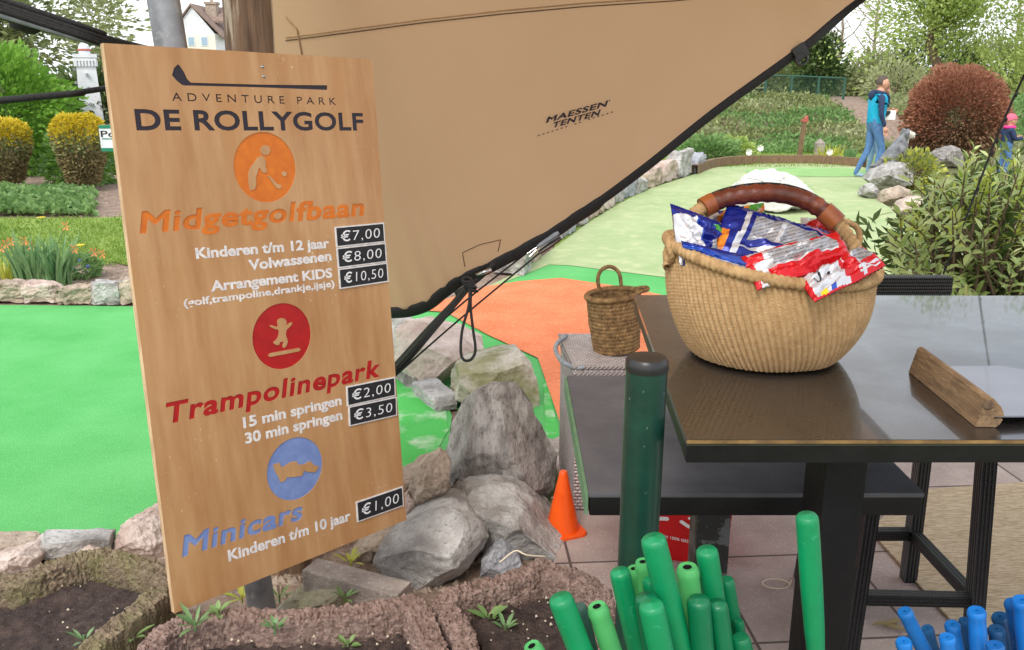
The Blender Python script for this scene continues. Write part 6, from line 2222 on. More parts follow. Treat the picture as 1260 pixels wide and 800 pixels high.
q = [(.0305, .02, .0165), (.0305, Lh - .008, .0165), (.20, Lh - .03, .0125), (.27, Lh - .10, .011), (.27, .05, .0125), (.19, .0, .0145)]
MB().slab([Mh @ Vector(p) for p in q], (0, 0, .003)).build('plate', m_['acrylic_grey'], wh, fix=True)

# ------------------------------------------------------------------ baskets
def weave_lathe(prof_fn, n, k, amp, tw, seed=1, sx=1.0, beads=0):
    """revolved wall with twined ridges; prof_fn(t)->(r,z)"""
    v, f = [], []
    for i in range(k + 1):
        t = i / k
        r, z = prof_fn(t)
        for j in range(n):
            a = 2 * math.pi * j / n
            rid = abs(math.sin((a * 46 + tw * t) * .5 * 2 * .5))
            h = amp * (rid ** .7) * (.75 + .25 * math.sin(t * beads * 6.283 + (math.floor((a * 46 + tw * t) / (2 * math.pi)) % 2) * math.pi))
            rr = r + h + .0025 * noise.noise(Vector((math.cos(a) * 3, math.sin(a) * 3, t * 3 + seed)))
            v.append((rr * math.cos(a) * sx, rr * math.sin(a), z))
    for i in range(k):
        for j in range(n):
            f.append((i * n + j, i * n + (j + 1) % n, (i + 1) * n + (j + 1) % n, (i + 1) * n + j))
    return v, f
bc = G(938, 436, ZT)
bc = Vector((bc.x, bc.y, ZT))
bkt = thing('bolga_basket', 'large round straw basket with brown leather wrapped handle on the tall table', 'basket', bc)
def rimz(a):
    # rim dips at the front and back, rises to the two handle roots; slight tilt down to the right
    return .216 + .013 * math.cos(2 * a) - .027 * math.cos(a) + .003 * math.sin(a * 3)
R0 = .214
NB, KB = 960, 110
v, f = [], []
for i in range(KB + 1):
    t = i / KB
    for j in range(NB):
        a = 2 * math.pi * j / NB
        tw = 96 * a / (2 * math.pi) + 5 * t
        fr = tw % 1.0
        rid = math.sin(math.pi * fr) ** .75
        col = math.floor(tw) % 2
        bead = .5 + .5 * math.cos(2 * math.pi * (t * 40 + fr * .5 + .5 * col))
        if t < .12:
            q = t / .12
            r = .02 + (.145 - .02) * q
            z = .003 + .004 * q * q
        else:
            q = (t - .12) / .88
            r = .149 + (R0 - .149) * math.sin(min(1, q * 1.25) * math.pi / 2) ** .85
            z = .007 + (rimz(a) - .007) * q ** 1.12
        rr = r + (.0078 * rid * (.55 + .45 * bead) if t > .1 else 0) + .003 * noise.noise(Vector((math.cos(a) * 2, math.sin(a) * 2, t * 2)))
        v.append((bc.x + rr * math.cos(a) * 1.03, bc.y + rr * math.sin(a), bc.z + z))
for i in range(KB):
    for j in range(NB):
        f.append((i * NB + j, i * NB + (j + 1) % NB, (i + 1) * NB + (j + 1) % NB, (i + 1) * NB + j))
mb = MB().add(v, f)
# inside wall
iv, jf = [], []
for i in range(9):
    t = i / 8
    for j in range(64):
        a = 2 * math.pi * j / 64
        r = .12 + (.205 - .12) * math.sin(t * math.pi / 2)
        iv.append((bc.x + r * math.cos(a) * 1.02, bc.y + r * math.sin(a), bc.z + .02 + (rimz(a) - .02) * t))
for i in range(8):
    for j in range(64):
        jf.append((i * 64 + j, (i + 1) * 64 + j, (i + 1) * 64 + (j + 1) % 64, i * 64 + (j + 1) % 64))
mb.add(iv, jf)
mb.build('body', m_['straw'], bkt, smooth=180)
def coil(path, r, pitch, amp, n=14, closed=False):
    """a rope: tube whose skin carries slanting windings"""
    P = [Vector(p) for p in path]
    L_ = [0]
    for a, b in zip(P, P[1:]):
        L_.append(L_[-1] + (b - a).length)
    tot = L_[-1]
    N_ = max(8, int(tot / (pitch / 5)))
    v, f = [], []
    up = None
    k = 0
    for i in range(N_ + 1):
        s = tot * i / N_
        while k < len(P) - 2 and L_[k + 1] < s:
            k += 1
        q = (s - L_[k]) / max(1e-9, L_[k + 1] - L_[k])
        p = P[k].lerp(P[k + 1], q)
        td = (P[k + 1] - P[k]).normalized()
        if up is None:
            up = Vector((0, 0, 1)) if abs(td.z) < .9 else Vector((0, 1, 0))
        x = td.cross(up).normalized()
        up = x.cross(td).normalized()
        for j in range(n):
            a = 2 * math.pi * j / n
            rr = r * (1 + amp * (abs(math.sin(math.pi * s / pitch + a)) ** .6 - .6))
            v.append(p + (x * math.cos(a) + up * math.sin(a)) * rr)
    for i in range(N_):
        for j in range(n):
            f.append((i * n + j, i * n + (j + 1) % n, (i + 1) * n + (j + 1) % n, (i + 1) * n + j))
    return v, f
ring = [(bc.x + (R0 + .004) * math.cos(a) * 1.03, bc.y + (R0 + .004) * math.sin(a), bc.z + rimz(a) + .006) for a in [2 * math.pi * k / 120 for k in range(121)]]
MB().add(*coil(ring, .0125, .013, .34)).build('rim', m_['straw_dark'], bkt, smooth=180)
yb = bc.y + .03
hp = [PL(x, y, yb + .0 + dy) for x, y, dy in ((824, 330, -.06), (828, 300, -.02), (842, 276, .0), (862, 258, .02), (890, 245, .03), (930, 238, .03), (968, 240, .03), (1002, 252, .02), (1030, 275, .0), (1050, 302, -.02), (1062, 330, -.03))]
hc = bez(hp, 8)
nh = len(hc)
MB().add(*coil(hc, .0145, .013, .34)).build('handle', m_['straw_dark'], bkt, smooth=180)
a0, a1 = int(nh * .33), int(nh * .80)
gv = hc[a0:a1]
MB().tube(gv, [.0205 + .0012 * math.sin(i * 1.9) + .0008 * math.sin(i * 4.1) for i in range(len(gv))], 20).build('leather_grip', m_['leather'], bkt, smooth=180)
for s in (hc[a0 - 1:a0 + 4], hc[a1 - 5:a1 + 1]):
    MB().tube(s, .0235, 18).build('leather_band', m_['leather_band'], bkt, smooth=60)
MB().tube([p + Vector((0, .004, .0215)) for p in gv], .0025, 6).build('seam', m_['rope_black'], bkt, smooth=180)
extra = bez([hc[a1] + Vector((0, .012, .01)), PL(1052, 278, yb + .03), PL(1058, 292, yb + .02), PL(1054, 306, yb)], 6)
MB().add(*coil(extra, .007, .006, .2, 8)).build('loose_strand', m_['straw_dark'], bkt, smooth=180)
kx = None
for (x, y, dy) in ((824, 306, -.06), (1062, 322, -.04)):
    c0 = PL(x, y, yb + dy)
    pts = [c0 + Vector((.004 * math.sin(2 * a), .024 * math.cos(a), .021 * math.sin(a) - .004)) for a in [q * math.pi / 10 for q in range(21)]]
    cv, cf = coil(pts, .0075, .010, .3)
    MB().add(cv, cf).build('handle_root', m_['straw_dark'], bkt, smooth=180)

def bag(label, q4, thick, seed, fn, mats, nx=44, ny=34, crump=.015, parent=None):
    tl, tr, br_, bl = [D(*q) for q in q4]
    c = (tl + tr + br_ + bl) / 4
    nrm = (tr - tl).cross(bl - tl).normalized()
    if nrm.dot(Vector((0, 0, H)) - c) < 0:
        nrm = -nrm
    t = thing('snack_bag', label, 'snack bag', c, 'foil snack bags heaped in the straw basket')
    v, f, mi = [], [], []
    off = Vector((seed * 9.1, seed * 4.7, 0))
    for side in (1, -1):
        o = len(v)
        for j in range(ny + 1):
            for i in range(nx + 1):
                u, w = i / nx, j / ny
                p = tl.lerp(tr, u).lerp(bl.lerp(br_, u), w)
                puff = (max(0, math.sin(math.pi * u)) ** .55) * (max(0, math.sin(math.pi * min(1, max(0, (w - .06) / .88)))) ** .6)
                ed = 1 if 0 < i < nx and 0 < j < ny else 0
                q = Vector((u * 2.2, w * 2.2, 0)) + off
                ridge = (1 - abs(noise.noise(q * 1.6)) * 2.4) * .6 + (1 - abs(noise.noise(q * 3.3 + Vector((3, 1, 0)))) * 2.4) * .4
                h = thick * puff * (.75 + .35 * noise.noise(q * 1.1)) + crump * ridge * (1 if ed else .25) * (.4 + puff) + .003 * noise.noise(q * 7)
                if not ed:
                    h = 0
                wob = .004 * noise.noise(q * 2 + Vector((0, 0, 5)))
                crimp = .0016 * math.sin(u * 150) if (w < .07 or w > .93) else 0
                v.append(p + nrm * (side * (h + .0006) + wob + crimp))
        for j in range(ny):
            for i in range(nx):
                a = o + j * (nx + 1) + i
                f.append((a, a + 1, a + nx + 2, a + nx + 1) if side == 1 else (a, a + nx + 1, a + nx + 2, a + 1))
                mi.append(fn((i + .5) / nx, (j + .5) / ny))
    mb = MB().add(v, f)
    mb.m = mi
    mb.build('pouch', [m_[x] for x in mats], t, smooth=180)
    return t, tl, tr, br_, bl, nrm
def on_bag(t, name, u0, u1, w0, w1, tl, tr, br_, bl, nrm, m, off=.0):
    pass
PAL = ['foil_blue', 'foil_mid_blue', 'foil_silver', 'foil_red', 'foil_white', 'foil_orange', 'foil_green', 'print_black', 'print_yellow', 'text_panel', 'leather_band']
# silver back panel with rows of fine print
tm = mat('text_panel', srgb(168, 168, 172), srgb(146, 146, 152), 10, 6, .33, .2, 40, metal=.3, bdist=.004)
t_, N, L, p = nodes('text_panel')
src = p.inputs['Base Color'].links[0].from_socket
co = N.new('ShaderNodeTexCoord')
ma = N.new('ShaderNodeMapping')
ma.inputs['Rotation'].default_value = (RAD(10), RAD(14), 0)
L.new(co.outputs['Object'], ma.inputs[0])
w_ = N.new('ShaderNodeTexWave')
w_.wave_type = 'BANDS'
w_.bands_direction = 'Z'
w_.inputs['Scale'].default_value = 46
w_.inputs['Distortion'].default_value = .6
L.new(ma.outputs[0], w_.inputs['Vector'])
n_ = N.new('ShaderNodeTexNoise')
n_.inputs['Scale'].default_value = 210
L.new(ma.outputs[0], n_.inputs['Vector'])
mu = N.new('ShaderNodeMath')
mu.operation = 'MULTIPLY'
L.new(w_.outputs['Fac'], mu.inputs[0])
L.new(n_.outputs['Fac'], mu.inputs[1])
mr = N.new('ShaderNodeMapRange')
mr.inputs['From Min'].default_value = .36
mr.inputs['From Max'].default_value = .5
mr.inputs['To Max'].default_value = .75
L.new(mu.outputs[0], mr.inputs['Value'])
x = N.new('ShaderNodeMix')
x.data_type = 'RGBA'
L.new(mr.outputs[0], x.inputs[0])
L.new(src, x.inputs[6])
x.inputs[7].default_value = (*srgb(70, 70, 76), 1)
L.new(x.outputs[2], p.inputs['Base Color'])
def fA(u, w):
    d = u - .25 * w
    if w < .20 - .1 * u:
        return 0
    if u < .07:
        return 4
    if u < .36 - .08 * w and w > .2:
        return 4 if w < .8 else 1
    if u < .42:
        return 4
    if u > .62 and w < .42:
        return 6 if u > .8 and w < .3 else 0
    if u > .7 and .42 <= w < .58:
        return 10
    if (u - .72) ** 2 * 2 + (w - .72) ** 2 < .05:
        return 9
    if u > .6 and w > .86:
        return 5
    return 0 if u > .44 else 1
def fB(u, w):
    if w < .10:
        return 0
    if u < .20 - .05 * w:
        return 5 if w > .5 and u < .1 else 0
    if u < .225:
        return 4
    if .27 < u < .92 and .20 < w < .66:
        return 9 if not (.53 < u < .56) else 2
    if .74 < w < .78:
        return 4
    if u > .8 and w < .16:
        return 3
    return 0
def fC(u, w):
    if w < .14:
        return 0
    if .5 < w < .58:
        return 4
    if u > .86:
        return 4 if .3 < w < .8 and int(u * 60) % 2 else 0
    if w > .62:
        return 4
    return 1
def fD(u, w):
    if u < .05 or u > .97:
        return 3
    if w < .10:
        return 4 if u < .7 else 3
    if .10 <= w < .14:
        return 3
    if u < .16:
        return 4 if w > .3 + u else 3
    if .2 < u < .88 and .18 < w < .62:
        return 9
    if w > .64:
        if u > .55 and w > .90:
            return 3
        return 3
    if u > .88:
        return 3
    return 2
def fE(u, w):
    if u < .04 or u > .95 or w < .03 or w > .97:
        return 3
    if u > .66:
        if .70 < u < .74:
            return 4
        if .80 < w < .84 or .89 < w < .92:
            return 4
        return 9 if w < .62 and u > .74 else 3
    if u > .52:
        return 3 if (u + w * .1) > .58 else 4
    if w > .84:
        return 8 if .12 < u < .2 else (1 if .24 < u < .32 else 4)
    return 4 if u < .48 else 3
def fF(u, w):
    return 5 if (u * 3 + w * 2) % 1 < .3 else (6 if u > .7 and w < .4 else (4 if u < .2 else 0))
def fG(u, w):
    return 3 if w > .25 else (4 if u < .4 else 3)
bag('blue snack bag at the back with orange print under the handle', [(868, 262, 2.06), (940, 250, 2.10), (945, 306, 2.0), (874, 312, 1.99)], .022, 6, fF, PAL)
bag('dark red snack bag at the back right under the leather handle', [(985, 268, 2.10), (1036, 276, 2.10), (1046, 318, 2.0), (990, 310, 2.0)], .02, 7, fG, PAL)
bag('blue snack bag standing upright at the left with white panel and pointed corner', [(825, 250, 1.93), (886, 274, 1.96), (898, 340, 1.92), (836, 326, 1.88)], .020, 1, fA, PAL)
bag('largest blue snack bag in the middle showing its silver text panel', [(896, 250, 2.00), (1024, 286, 2.02), (992, 342, 1.90), (872, 318, 1.90)], .026, 2, fB, PAL)
bag('low blue snack bag lying along the front rim', [(838, 296, 1.87), (942, 320, 1.83), (936, 350, 1.775), (842, 314, 1.87)], .016, 3, fC, PAL)
bag('red and silver snack bag lying across the heap, upper of the two', [(912, 316, 1.82), (1030, 286, 1.87), (1050, 320, 1.80), (932, 357, 1.755)], .022, 4, fD, PAL)
tE = bag('red and white snack bag hanging over the right rim, lower of the two', [(982, 344, 1.775), (1060, 304, 1.84), (1090, 327, 1.79), (1002, 372, 1.705)], .013, 5, fE, PAL)
# recycling marks on the lower bag
def bagpt(u, w, off=.02):
    _, tl, tr, br_, bl, nrm = tE
    return tl.lerp(tr, u).lerp(bl.lerp(br_, u), w) + nrm * off
dep = bpy.context.evaluated_depsgraph_get()
ob_bag = [c for c in tE[0].children][0]
bvb = BVHTree.FromPolygons([ob_bag.matrix_basis @ v.co for v in ob_bag.data.vertices], [tuple(p.vertices) for p in ob_bag.data.polygons])
def bagmark(polys, m):
    mb = MB()
    for pl in polys:
        q = []
        for u, w in pl:
            p = bagpt(u, w, .06)
            h = bvb.ray_cast(p, -tE[5])
            q.append((h[0] if h[0] else bagpt(u, w, .01)) + tE[5] * .0012)
        mb.add(q, [tuple(range(len(q)))])
    mb.build('recycling_mark', m_[m], tE[0])
def arcp(cx, cy, r0, r1, a0, a1, n=10):
    out = []
    for k in range(n):
        a, b = a0 + (a1 - a0) * k / n, a0 + (a1 - a0) * (k + 1) / n
        out.append([(cx + r0 * math.cos(a), cy + r0 * 1.9 * math.sin(a)), (cx + r1 * math.cos(a), cy + r1 * 1.9 * math.sin(a)), (cx + r1 * math.cos(b), cy + r1 * 1.9 * math.sin(b)), (cx + r0 * math.cos(b), cy + r0 * 1.9 * math.sin(b))])
    return out
bagmark(arcp(.17, .45, .032, .055, -1.2, 3.6) + [[(.19, .27), (.235, .30), (.20, .40)]], 'print_black')
bagmark([[(.31, .22), (.44, .22), (.44, .52), (.31, .52)]], 'print_black')
bagmark(arcp(.375, .37, .028, .040, 0, 6.28, 12), 'foil_white')

# small seagrass basket on the grey hamper
ZH = .613
hx0, hx1, hy0, hy1 = .243, .50, 3.20, 3.64
hm = thing('laundry_hamper', 'grey woven laundry hamper behind the lower table', 'hamper', ((hx0 + hx1) / 2, (hy0 + hy1) / 2, 0))
hx0b, yo = .225, 0
def hbox(x0, x1, y0, y1, z0, z1, sk=0):
    v = [(x0, y0, z0), (x1, y0, z0), (x1 - sk, y1, z0), (x0 - sk, y1, z0), (x0, y0, z1), (x1, y0, z1), (x1 - sk, y1, z1), (x0 - sk, y1, z1)]
    return v, [(3, 2, 1, 0), (4, 5, 6, 7), (0, 1, 5, 4), (1, 2, 6, 5), (2, 3, 7, 6), (3, 0, 4, 7)]
o = MB().add(*hbox(hx0, hx1, hy0, hy1, .014, ZH - .04, .035)).build('body', m_['wicker_grey'], hm)
uvbox(o, .020, .014)
o = MB().add(*hbox(hx0 - .004, hx1 + .004, hy0 - .004, hy1 + .004, ZH - .038, ZH, .035)).build('lid', m_['wicker_grey'], hm)
uvbox(o, .020, .015)
cv = []
for a, b in (((hx0 - .004, hy0 - .004), (hx1 + .004, hy0 - .004)), ((hx0 - .004, hy0 - .004), (hx0 - .039, hy1 + .004))):
    for q in range(2):
        for dz in (-.006, -.03):
            pass
mb = MB()
for zz in (ZH - .006, ZH - .032):
    for ph in (0, math.pi):
        for a, b in (((hx0 - .006, hy0 - .006), (hx1 + .006, hy0 - .006)), ((hx0 - .006, hy0 - .006), (hx0 - .041, hy1 + .006))):
            a3, b3 = Vector((*a, zz)), Vector((*b, zz))
            nn = Vector(((b3 - a3).y, -(b3 - a3).x, 0)).normalized()
            n = int((b3 - a3).length / .004)
            mb.tube([a3.lerp(b3, k / n) + Vector((0, 0, .005 * math.sin(k * .75 + ph))) + nn * .003 * math.cos(k * .75 + ph) for k in range(n + 1)], .0045, 5)
mb.build('braid', m_['rattan_grey'], hm, smooth=180)
ha = [PL(697, 413, 3.56), PL(686, 422, 3.50), PL(684, 432, 3.42), PL(692, 445, 3.30), PL(708, 452, 3.21), PL(719, 452, 3.19)]
MB().tube(bez(ha, 6), .0095, 8).build('handle', m_['strap_grey'], hm, smooth=180)
sc = Vector((.418, 3.40, ZH))
sbk = thing('seagrass_basket', 'small brown seagrass basket with loop handles on the hamper lid', 'basket', sc)
Rb = Matrix.Translation(sc + Vector((0, 0, .005))) @ Matrix.Rotation(RAD(-6), 4, 'Y')
v, f = [], []
NB, KB = 260, 60
hB = .225
for i in range(KB + 1):
    t = i / KB
    for j in range(NB):
        a = 2 * math.pi * j / NB
        row = math.floor(t * 15)
        bead = abs(math.sin(a * 24 + row * math.pi / 2)) ** .7
        rr = .088 + .012 * t + .004 * math.sin(t * 3.1)
        rr += .0045 * bead * (math.sin(math.pi * ((t * 15) % 1)) ** .5) + .003 * noise.noise(Vector((math.cos(a) * 3, math.sin(a) * 3, t * 5)))
        v.append(Rb @ Vector((rr * math.cos(a), rr * math.sin(a), hB * t)))
for i in range(KB):
    for j in range(NB):
        f.append((i * NB + j, i * NB + (j + 1) % NB, (i + 1) * NB + (j + 1) % NB, (i + 1) * NB + j))
o_ = len(v)
for i in range(6):
    for j in range(NB):
        a = 2 * math.pi * j / NB
        rr = (.094 if i < 4 else .08 * (5 - i)) * 1
        v.append(Rb @ Vector((rr * math.cos(a), rr * math.sin(a), hB * (1 - i * .2) if i < 5 else .012)))
for i in range(5):
    for j in range(NB):
        f.append((o_ + i * NB + j, o_ + (i + 1) * NB + j, o_ + (i + 1) * NB + (j + 1) % NB, o_ + i * NB + (j + 1) % NB))
MB().add(v, f).build('body', m_['seagrass'], sbk, smooth=180)
MB().add(*coil([Rb @ Vector((.101 * math.cos(a), .101 * math.sin(a), hB)) for a in [k * math.pi / 30 for k in range(61)]], .011, .012, .3, 10)).build('rim', m_['seagrass'], sbk, smooth=180)
MB().add(*coil(bez([Rb @ Vector(q) for q in ((-.042, .085, hB - .01), (-.045, .09, hB + .05), (-.025, .09, hB + .085), (.012, .09, hB + .092), (.042, .09, hB + .06), (.046, .085, hB - .01))], 6), .0075, .01, .3, 10)).build('handle', m_['seagrass'], sbk, smooth=180)
MB().add(*coil(bez([Rb @ Vector(q) for q in ((.07, -.06, hB), (.10, -.055, hB + .012), (.135, -.02, hB + .010), (.135, .03, hB + .008), (.09, .06, hB))], 6), .0075, .01, .3, 10)).build('handle', m_['seagrass'], sbk, smooth=180)

# ------------------------------------------------------------------ cone, red crate, green post
cb = G(692, 657)
co_ = thing('marker_cone', 'small bright orange sports cone beside the rockery boulders', 'cone', (cb.x, cb.y, .012))
MB().lathe([(.0, .246), (.012, .246), (.0155, .240), (.0165, .232), (.060, .028), (.063, .012)], 40, c=(cb.x, cb.y, .012)).build('cone', m_['cone_orange'], co_, smooth=40)
bs = MB()
v, f = [], []
K = 48
for k in range(K):
    a = 6.2832 * k / K + .4
    sq = .080 / max(abs(math.cos(a - .4)), abs(math.sin(a - .4))) * .92
    sq = min(sq, .094)
    for r, z in ((.058, .0145), (.058 + (sq - .058) * .9, .0135), (sq, .010), (sq, 0)):
        v.append((cb.x + r * math.cos(a), cb.y + r * math.sin(a), .0125 + z))
for k in range(K):
    for j in range(3):
        f.append((k * 4 + j, ((k + 1) % K) * 4 + j, ((k + 1) % K) * 4 + j + 1, k * 4 + j + 1))
bs.add(v, f).build('base', m_['cone_orange'], co_, smooth=40)
# red crate seen under the lower table
cx, cy = .625, 2.98
rc = thing('red_crate', 'bright red plastic box with white print under the lower table', 'box', (cx, cy, .012))
p0 = PL(800, 690, 2.90)
fl, fc, frr = G(786, 684, .012), G(893, 698, .012), G(905, 681, .012)
hgt = .46
tilt = .035
dirA = (fc - fl)
Wc = dirA.length
ax = dirA.normalized()
ay = Vector((-ax.y, ax.x, 0))
Mc = Matrix(((ax.x, ay.x, 0, fl.x), (ax.y, ay.y, 0, fl.y), (0, 0, 1, .012), (0, 0, 0, 1)))
v = []
for z, k in ((0, .0), (hgt, .02)):
    v += [Mc @ Vector(q) for q in ((-k, -k, z), (Wc + k, -k, z), (Wc + k, .3 + k, z), (-k, .3 + k, z))]
cr = MB().add(v, [(3, 2, 1, 0), (0, 1, 5, 4), (1, 2, 6, 5), (2, 3, 7, 6), (3, 0, 4, 7)])
cr.build('body', m_['bin_red'], rc)
MB().box(-.03, Wc + .03, -.03, .33, hgt + .001, hgt + .02, mtx=Mc, b=.006).build('rim', m_['bin_red'], rc)
def cratepx(px, py):
    r = ray(px, py)
    o = Vector((0, 0, H))
    n = Vector((ax.y, -ax.x, 0))
    q = o + r * ((fl - n * -.0 - o).dot(n) / r.dot(n))
    sl_ = .02 / hgt * (q.z - .012)
    return (q - fl).dot(ax), q.z - .012, sl_
def cratemark(pts, name, w=.0):
    mb = MB()
    q = []
    for px, py in pts:
        a, z, s = cratepx(px, py)
        q.append(Mc @ Vector((a, -s - .003, z)))
    return q
def stroke(pts, r, name):
    MB().tube(bez(cratemark(pts, name), 6), r, 8, sq=(.2, 1) if False else (1, 1)).build(name, m_['white_print'], rc, smooth=180)
sv = []
for pts, hw_ in (([(806, 637), (815, 636.5), (822, 637)], 2.4), ([(838, 640), (846, 645.5), (853, 649)], 2.1), ([(848, 636), (852, 637)], 1.6)):
    top, bot = [], []
    for i, (x, y) in enumerate(pts):
        nx_, ny_ = pts[min(i + 1, len(pts) - 1)][0] - pts[max(0, i - 1)][0], pts[min(i + 1, len(pts) - 1)][1] - pts[max(0, i - 1)][1]
        l_ = math.hypot(nx_, ny_)
        top.append((x + ny_ / l_ * hw_, y - nx_ / l_ * hw_))
        bot.append((x - ny_ / l_ * hw_, y + nx_ / l_ * hw_))
    e1 = (pts[-1][0] + 1.8, pts[-1][1] + .6)
    e0 = (pts[0][0] - 1.8, pts[0][1] - .4)
    loop = top + [e1] + bot[::-1] + [e0]
    q = cratemark(loop, '')
    MB().add(q, [tuple(range(len(q)))]).build('white_swoosh', m_['white_print'], rc)
lp = glyphs('ЯI VAN 100% GED', .02, 1.05)
lp = glyphs('R1 VAN 100% GED', .02, 1.05)
xs = [p[0] for l in lp for p in l]
me = fill2d(lp, 'lettering', 0)
a_, b_ = min(xs), max(xs)
for v in me.vertices:
    s = (v.co.x - a_) / (b_ - a_)
    px, py = 803 + 46 * s, 657.5 + 10 * s - v.co.y / .73 * 3.6
    A2, z2, s2 = cratepx(px, py)
    v.co = Mc @ Vector((A2, -s2 - .002, z2))
me.materials.append(m_['white_print'])
link('lettering', me, rc)

gp_ = D(796, 450, 1.6)
gt = thing('bollard_pole', 'dark green painted steel pole with black cap beside the tall table', 'pole', (gp_.x, gp_.y, 0))
ztp = D(796, 444, 1.6).z
MB().tube([(gp_.x, gp_.y, .0), (gp_.x - .004, gp_.y, .5), (gp_.x, gp_.y, ztp - .012)], .0375, 32).build('tube', m_['green_paint'], gt, smooth=50)
MB().lathe([(.0385, ztp - .016), (.0392, ztp - .010), (.0385, ztp + .003), (.034, ztp + .008), (.01, ztp + .0095), (0, ztp + .0095)], 32, c=(gp_.x, gp_.y, 0)).build('cap', m_['black_plastic'], gt, smooth=40)

# ------------------------------------------------------------------ putters
def putter(label, top, bot, d, r, m, group, hole=False, Lg=.27, seed=0, mcol=None, tilt_y=0.0, ribs=False):
    T = D(*top, d)
    B = PL(bot[0], bot[1], T.y + tilt_y)
    ax = (B - T).normalized()
    t = thing('putter', label, 'golf club', (T.x, T.y, 0), group)
    x = ax.cross(Vector((0, 1, 0))).normalized()
    y = ax.cross(x).normalized()
    rr = r
    prof = [(0, .0), (.010 * r / .018, 0.0002), (.80, .0015), (.95, .005), (1.0, .012), (1.01, .05), (1.0, .12), (.92, .20), (.74, Lg), (.70, Lg + .003), (.4, Lg + .004)]
    if hole:
        prof = [(0, .012), (.34, .0115), (.39, .001), (.78, .0), (.95, .006), (1.0, .014), (.93, .022), (.97, .035), (.96, .12), (.88, .20), (.72, Lg), (.4, Lg + .003)]
    if ribs:
        prof = [(0, .006), (.16, .006), (.20, .0005), (.85, .0), (1.0, .004), (1.0, .010), (.93, .013), (.94, .03), (.99, .06), (.97, .065), (1.0, .12), (.95, .2), (.74, Lg), (.4, Lg + .003)]
    n = 28
    v, f, mi = [], [], []
    for q, s in prof:
        for j in range(n):
            a = 6.2832 * j / n
            v.append(T + ax * s + (x * math.cos(a) + y * math.sin(a)) * rr * q)
    for i in range(len(prof) - 1):
        for j in range(n):
            f.append((i * n + j, (i + 1) * n + j, (i + 1) * n + (j + 1) % n, i * n + (j + 1) % n))
            mi.append(1 if (hole and i < 2) or (ribs and i < 1) else 0)
    mb = MB().add(v, f)
    mb.m = mi
    mb.build('grip', [m_[m], m_['black_plastic']], t, smooth=50)
    if not hole and not ribs:
        MB().lathe([(0, .0), (.0025, .0)], 10)
        dm = MB()
        for k in range(10):
            pass
    # shaft and head down to the paving
    zf = .03
    tt_ = (zf - T.z) / ax.z
    foot = T + ax * tt_
    MB().tube([T + ax * (Lg - .01), foot], .0065, 8).build('shaft', m_['steel'], t, smooth=60)
    MB().box(foot.x - .05, foot.x + .05, foot.y - .018, foot.y + .018, .013, .04, b=.006).build('head', m_['steel'], t, smooth=40)
    return t
GG = 'green handled putters standing in a bunch'
GB = 'blue handled putters standing in a bunch'
e4 = lambda x, y: (640 + x / 3.316, 600 + y / 3.316)
gl = [
    ('emerald handled putter at the far left of the green bunch', (160, 443), (245, 663), 1.30, .0185, 'grip_green', 0),
    ('pale green handled putter with open end, second from the left in front', (312, 482), (372, 663), 1.32, .0165, 'grip_light_green', 1),
    ('greyish green handle half hidden behind the leftmost emerald handle', (238, 480), (285, 663), 1.36, .0125, 'grip_grey_green', 0),
    ('emerald handled putter leaning left of the tallest one', (404, 335), (478, 663), 1.42, .0165, 'grip_green', 0),
    ('tallest emerald handle of the green bunch leaning before the green pole', (540, 200), (656, 663), 1.34, .0195, 'grip_green', 0),
    ('pale green handle close behind the tallest emerald handle, right one', (500, 300), (520, 480), 1.46, .0145, 'grip_light_green', 1),
    ('pale green handle close behind the tallest emerald handle, left one', (464, 328), (490, 520), 1.47, .0135, 'grip_light_green', 1),
    ('short emerald end peeping out left of the tallest handle', (527, 372), (545, 480), 1.44, .0125, 'grip_green', 0),
    ('emerald handle just behind the front centre one', (513, 440), (548, 663), 1.34, .0175, 'grip_deep_green', 0),
    ('emerald handle at the front centre of the green bunch', (532, 470), (575, 663), 1.27, .0185, 'grip_green', 0),
    ('pale green open ended handle in the middle of the bunch', (682, 322), (705, 560), 1.40, .0185, 'grip_light_green', 1),
    ('tall upright emerald handle right of the pale open ended one', (760, 248), (800, 520), 1.42, .0180, 'grip_green', 0),
    ('deep green handle in front of the tall upright emerald one', (726, 450), (745, 663), 1.36, .0180, 'grip_deep_green', 0),
    ('dark green handle right of the deep green front handle', (802, 465), (832, 663), 1.38, .0160, 'grip_deep_green', 0),
    ('slender dark green handle at the back right of the bunch', (840, 370), (880, 600), 1.46, .0130, 'grip_deep_green', 0),
    ('low dark green end at the lower right of the bunch', (898, 605), (912, 663), 1.40, .0150, 'grip_deep_green', 0),
    ('thin low green end behind the lower right one', (890, 540), (905, 640), 1.46, .0090, 'grip_deep_green', 0),
]
for i, (lab, a, b, d, r, m, ho) in enumerate(gl):
    putter(lab, e4(*a), e4(*b), d, r, m, GG, bool(ho), seed=i)
putter('single tall green handle standing apart before the black table leg', e4(1170, 108), e4(1206, 663), 1.34, .0170, 'grip_green', GG)
putter('pale green handle tip at the bottom edge by the right planter', (654, 794), (664, 815), 1.25, .0145, 'grip_light_green', GG, True)
f7 = lambda x, y: (1080 + x / 7, 720 + y / 7)
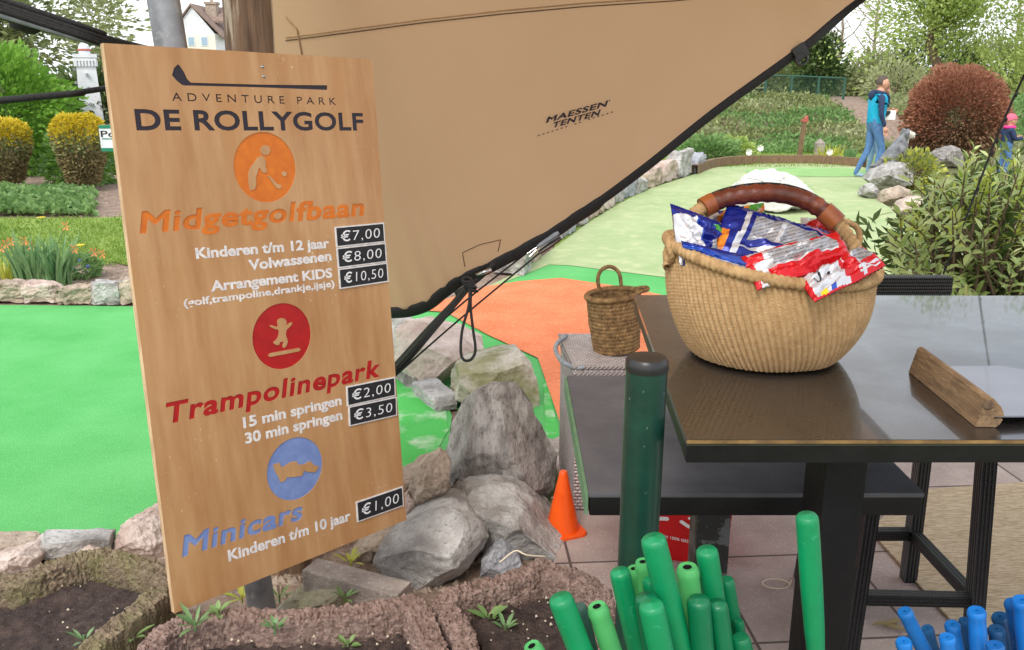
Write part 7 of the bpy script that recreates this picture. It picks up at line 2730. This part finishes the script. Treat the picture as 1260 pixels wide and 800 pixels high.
bl = [
    ('blue handle leaning at the left end of the blue bunch', (228, 222), (395, 560), 1.46, .0125, 'grip_blue'),
    ('dark blue handle behind the leaning left blue handle', (425, 368), (480, 560), 1.56, .0110, 'grip_dark_blue'),
    ('lowest blue handle at the left end of the blue bunch', (220, 478), (240, 600), 1.42, .0125, 'grip_sky_blue'),
    ('blue handle third from the left with a hollow pale end', (640, 332), (680, 560), 1.46, .0125, 'grip_blue'),
    ('blue handle in front of the hollow pale ended one', (597, 442), (610, 600), 1.40, .0125, 'grip_sky_blue'),
    ('dim blue handle between the hollow ended one and the tallest', (745, 298), (775, 560), 1.55, .0100, 'grip_dark_blue'),
    ('tallest bright blue handle in the middle of the blue bunch', (850, 215), (872, 560), 1.43, .0145, 'grip_sky_blue'),
    ('dark blue handle right of the tallest bright blue one', (1050, 265), (1130, 560), 1.55, .0145, 'grip_dark_blue'),
    ('slate blue handle in front of the dark blue right one', (1020, 372), (1040, 560), 1.46, .0135, 'grip_dark_blue'),
    ('low blue handle with a dark hole at the bottom edge', (1010, 512), (1020, 600), 1.40, .0135, 'grip_blue'),
    ('blue handle second from the right photo edge', (1160, 143), (1230, 560), 1.47, .0135, 'grip_blue'),
    ('blue handle cut off by the right photo edge', (1240, 122), (1290, 560), 1.42, .0155, 'grip_sky_blue'),
]
for i, (lab, a, b, d, r, m) in enumerate(bl):
    putter(lab, f7(*a), f7(*b), d, r, m, GB, False, ribs=True)

# twine loop and dry leaves on the paving
c0 = G(955, 719, .016)
pts = [c0 + Vector((.045 * math.cos(a), .030 * math.sin(a), .002)) for a in [k * .42 for k in range(13)]]
tag(MB().tube(bez(pts + [G(970, 722, .018), G(974, 714, .018)], 3), .0018, 6).build('twine_loop', m_['seed'], smooth=180), 'small loop of twine lying on the paving left of the table leg', 'twine')
lf = MB()
v, f = [], []
for px, py, a, ln in ((1072, 769, .1, .09), (1085, 770, -.3, .08), (1094, 768, .5, .06)):
    g = G(px, py, .018)
    leaf6(v, f, g, Vector((math.cos(a), math.sin(a), .1)).normalized(), .012, ln, Vector((0, 0, 1)))
tag(lf.add(v, f).build('dry_leaf', m_['leaf_brown'], smooth=180), 'curled dry leaf on the paving in front of the stool', 'leaf')
tag(MB().tube(bez([G(615, 692, .14), G(634, 678, .16), G(648, 683, .15), G(672, 685, .12)], 6), .003, 6).build('twig', m_['seed'], smooth=180), 'pale bent stalk lying over the stones behind the right planter', 'twig')
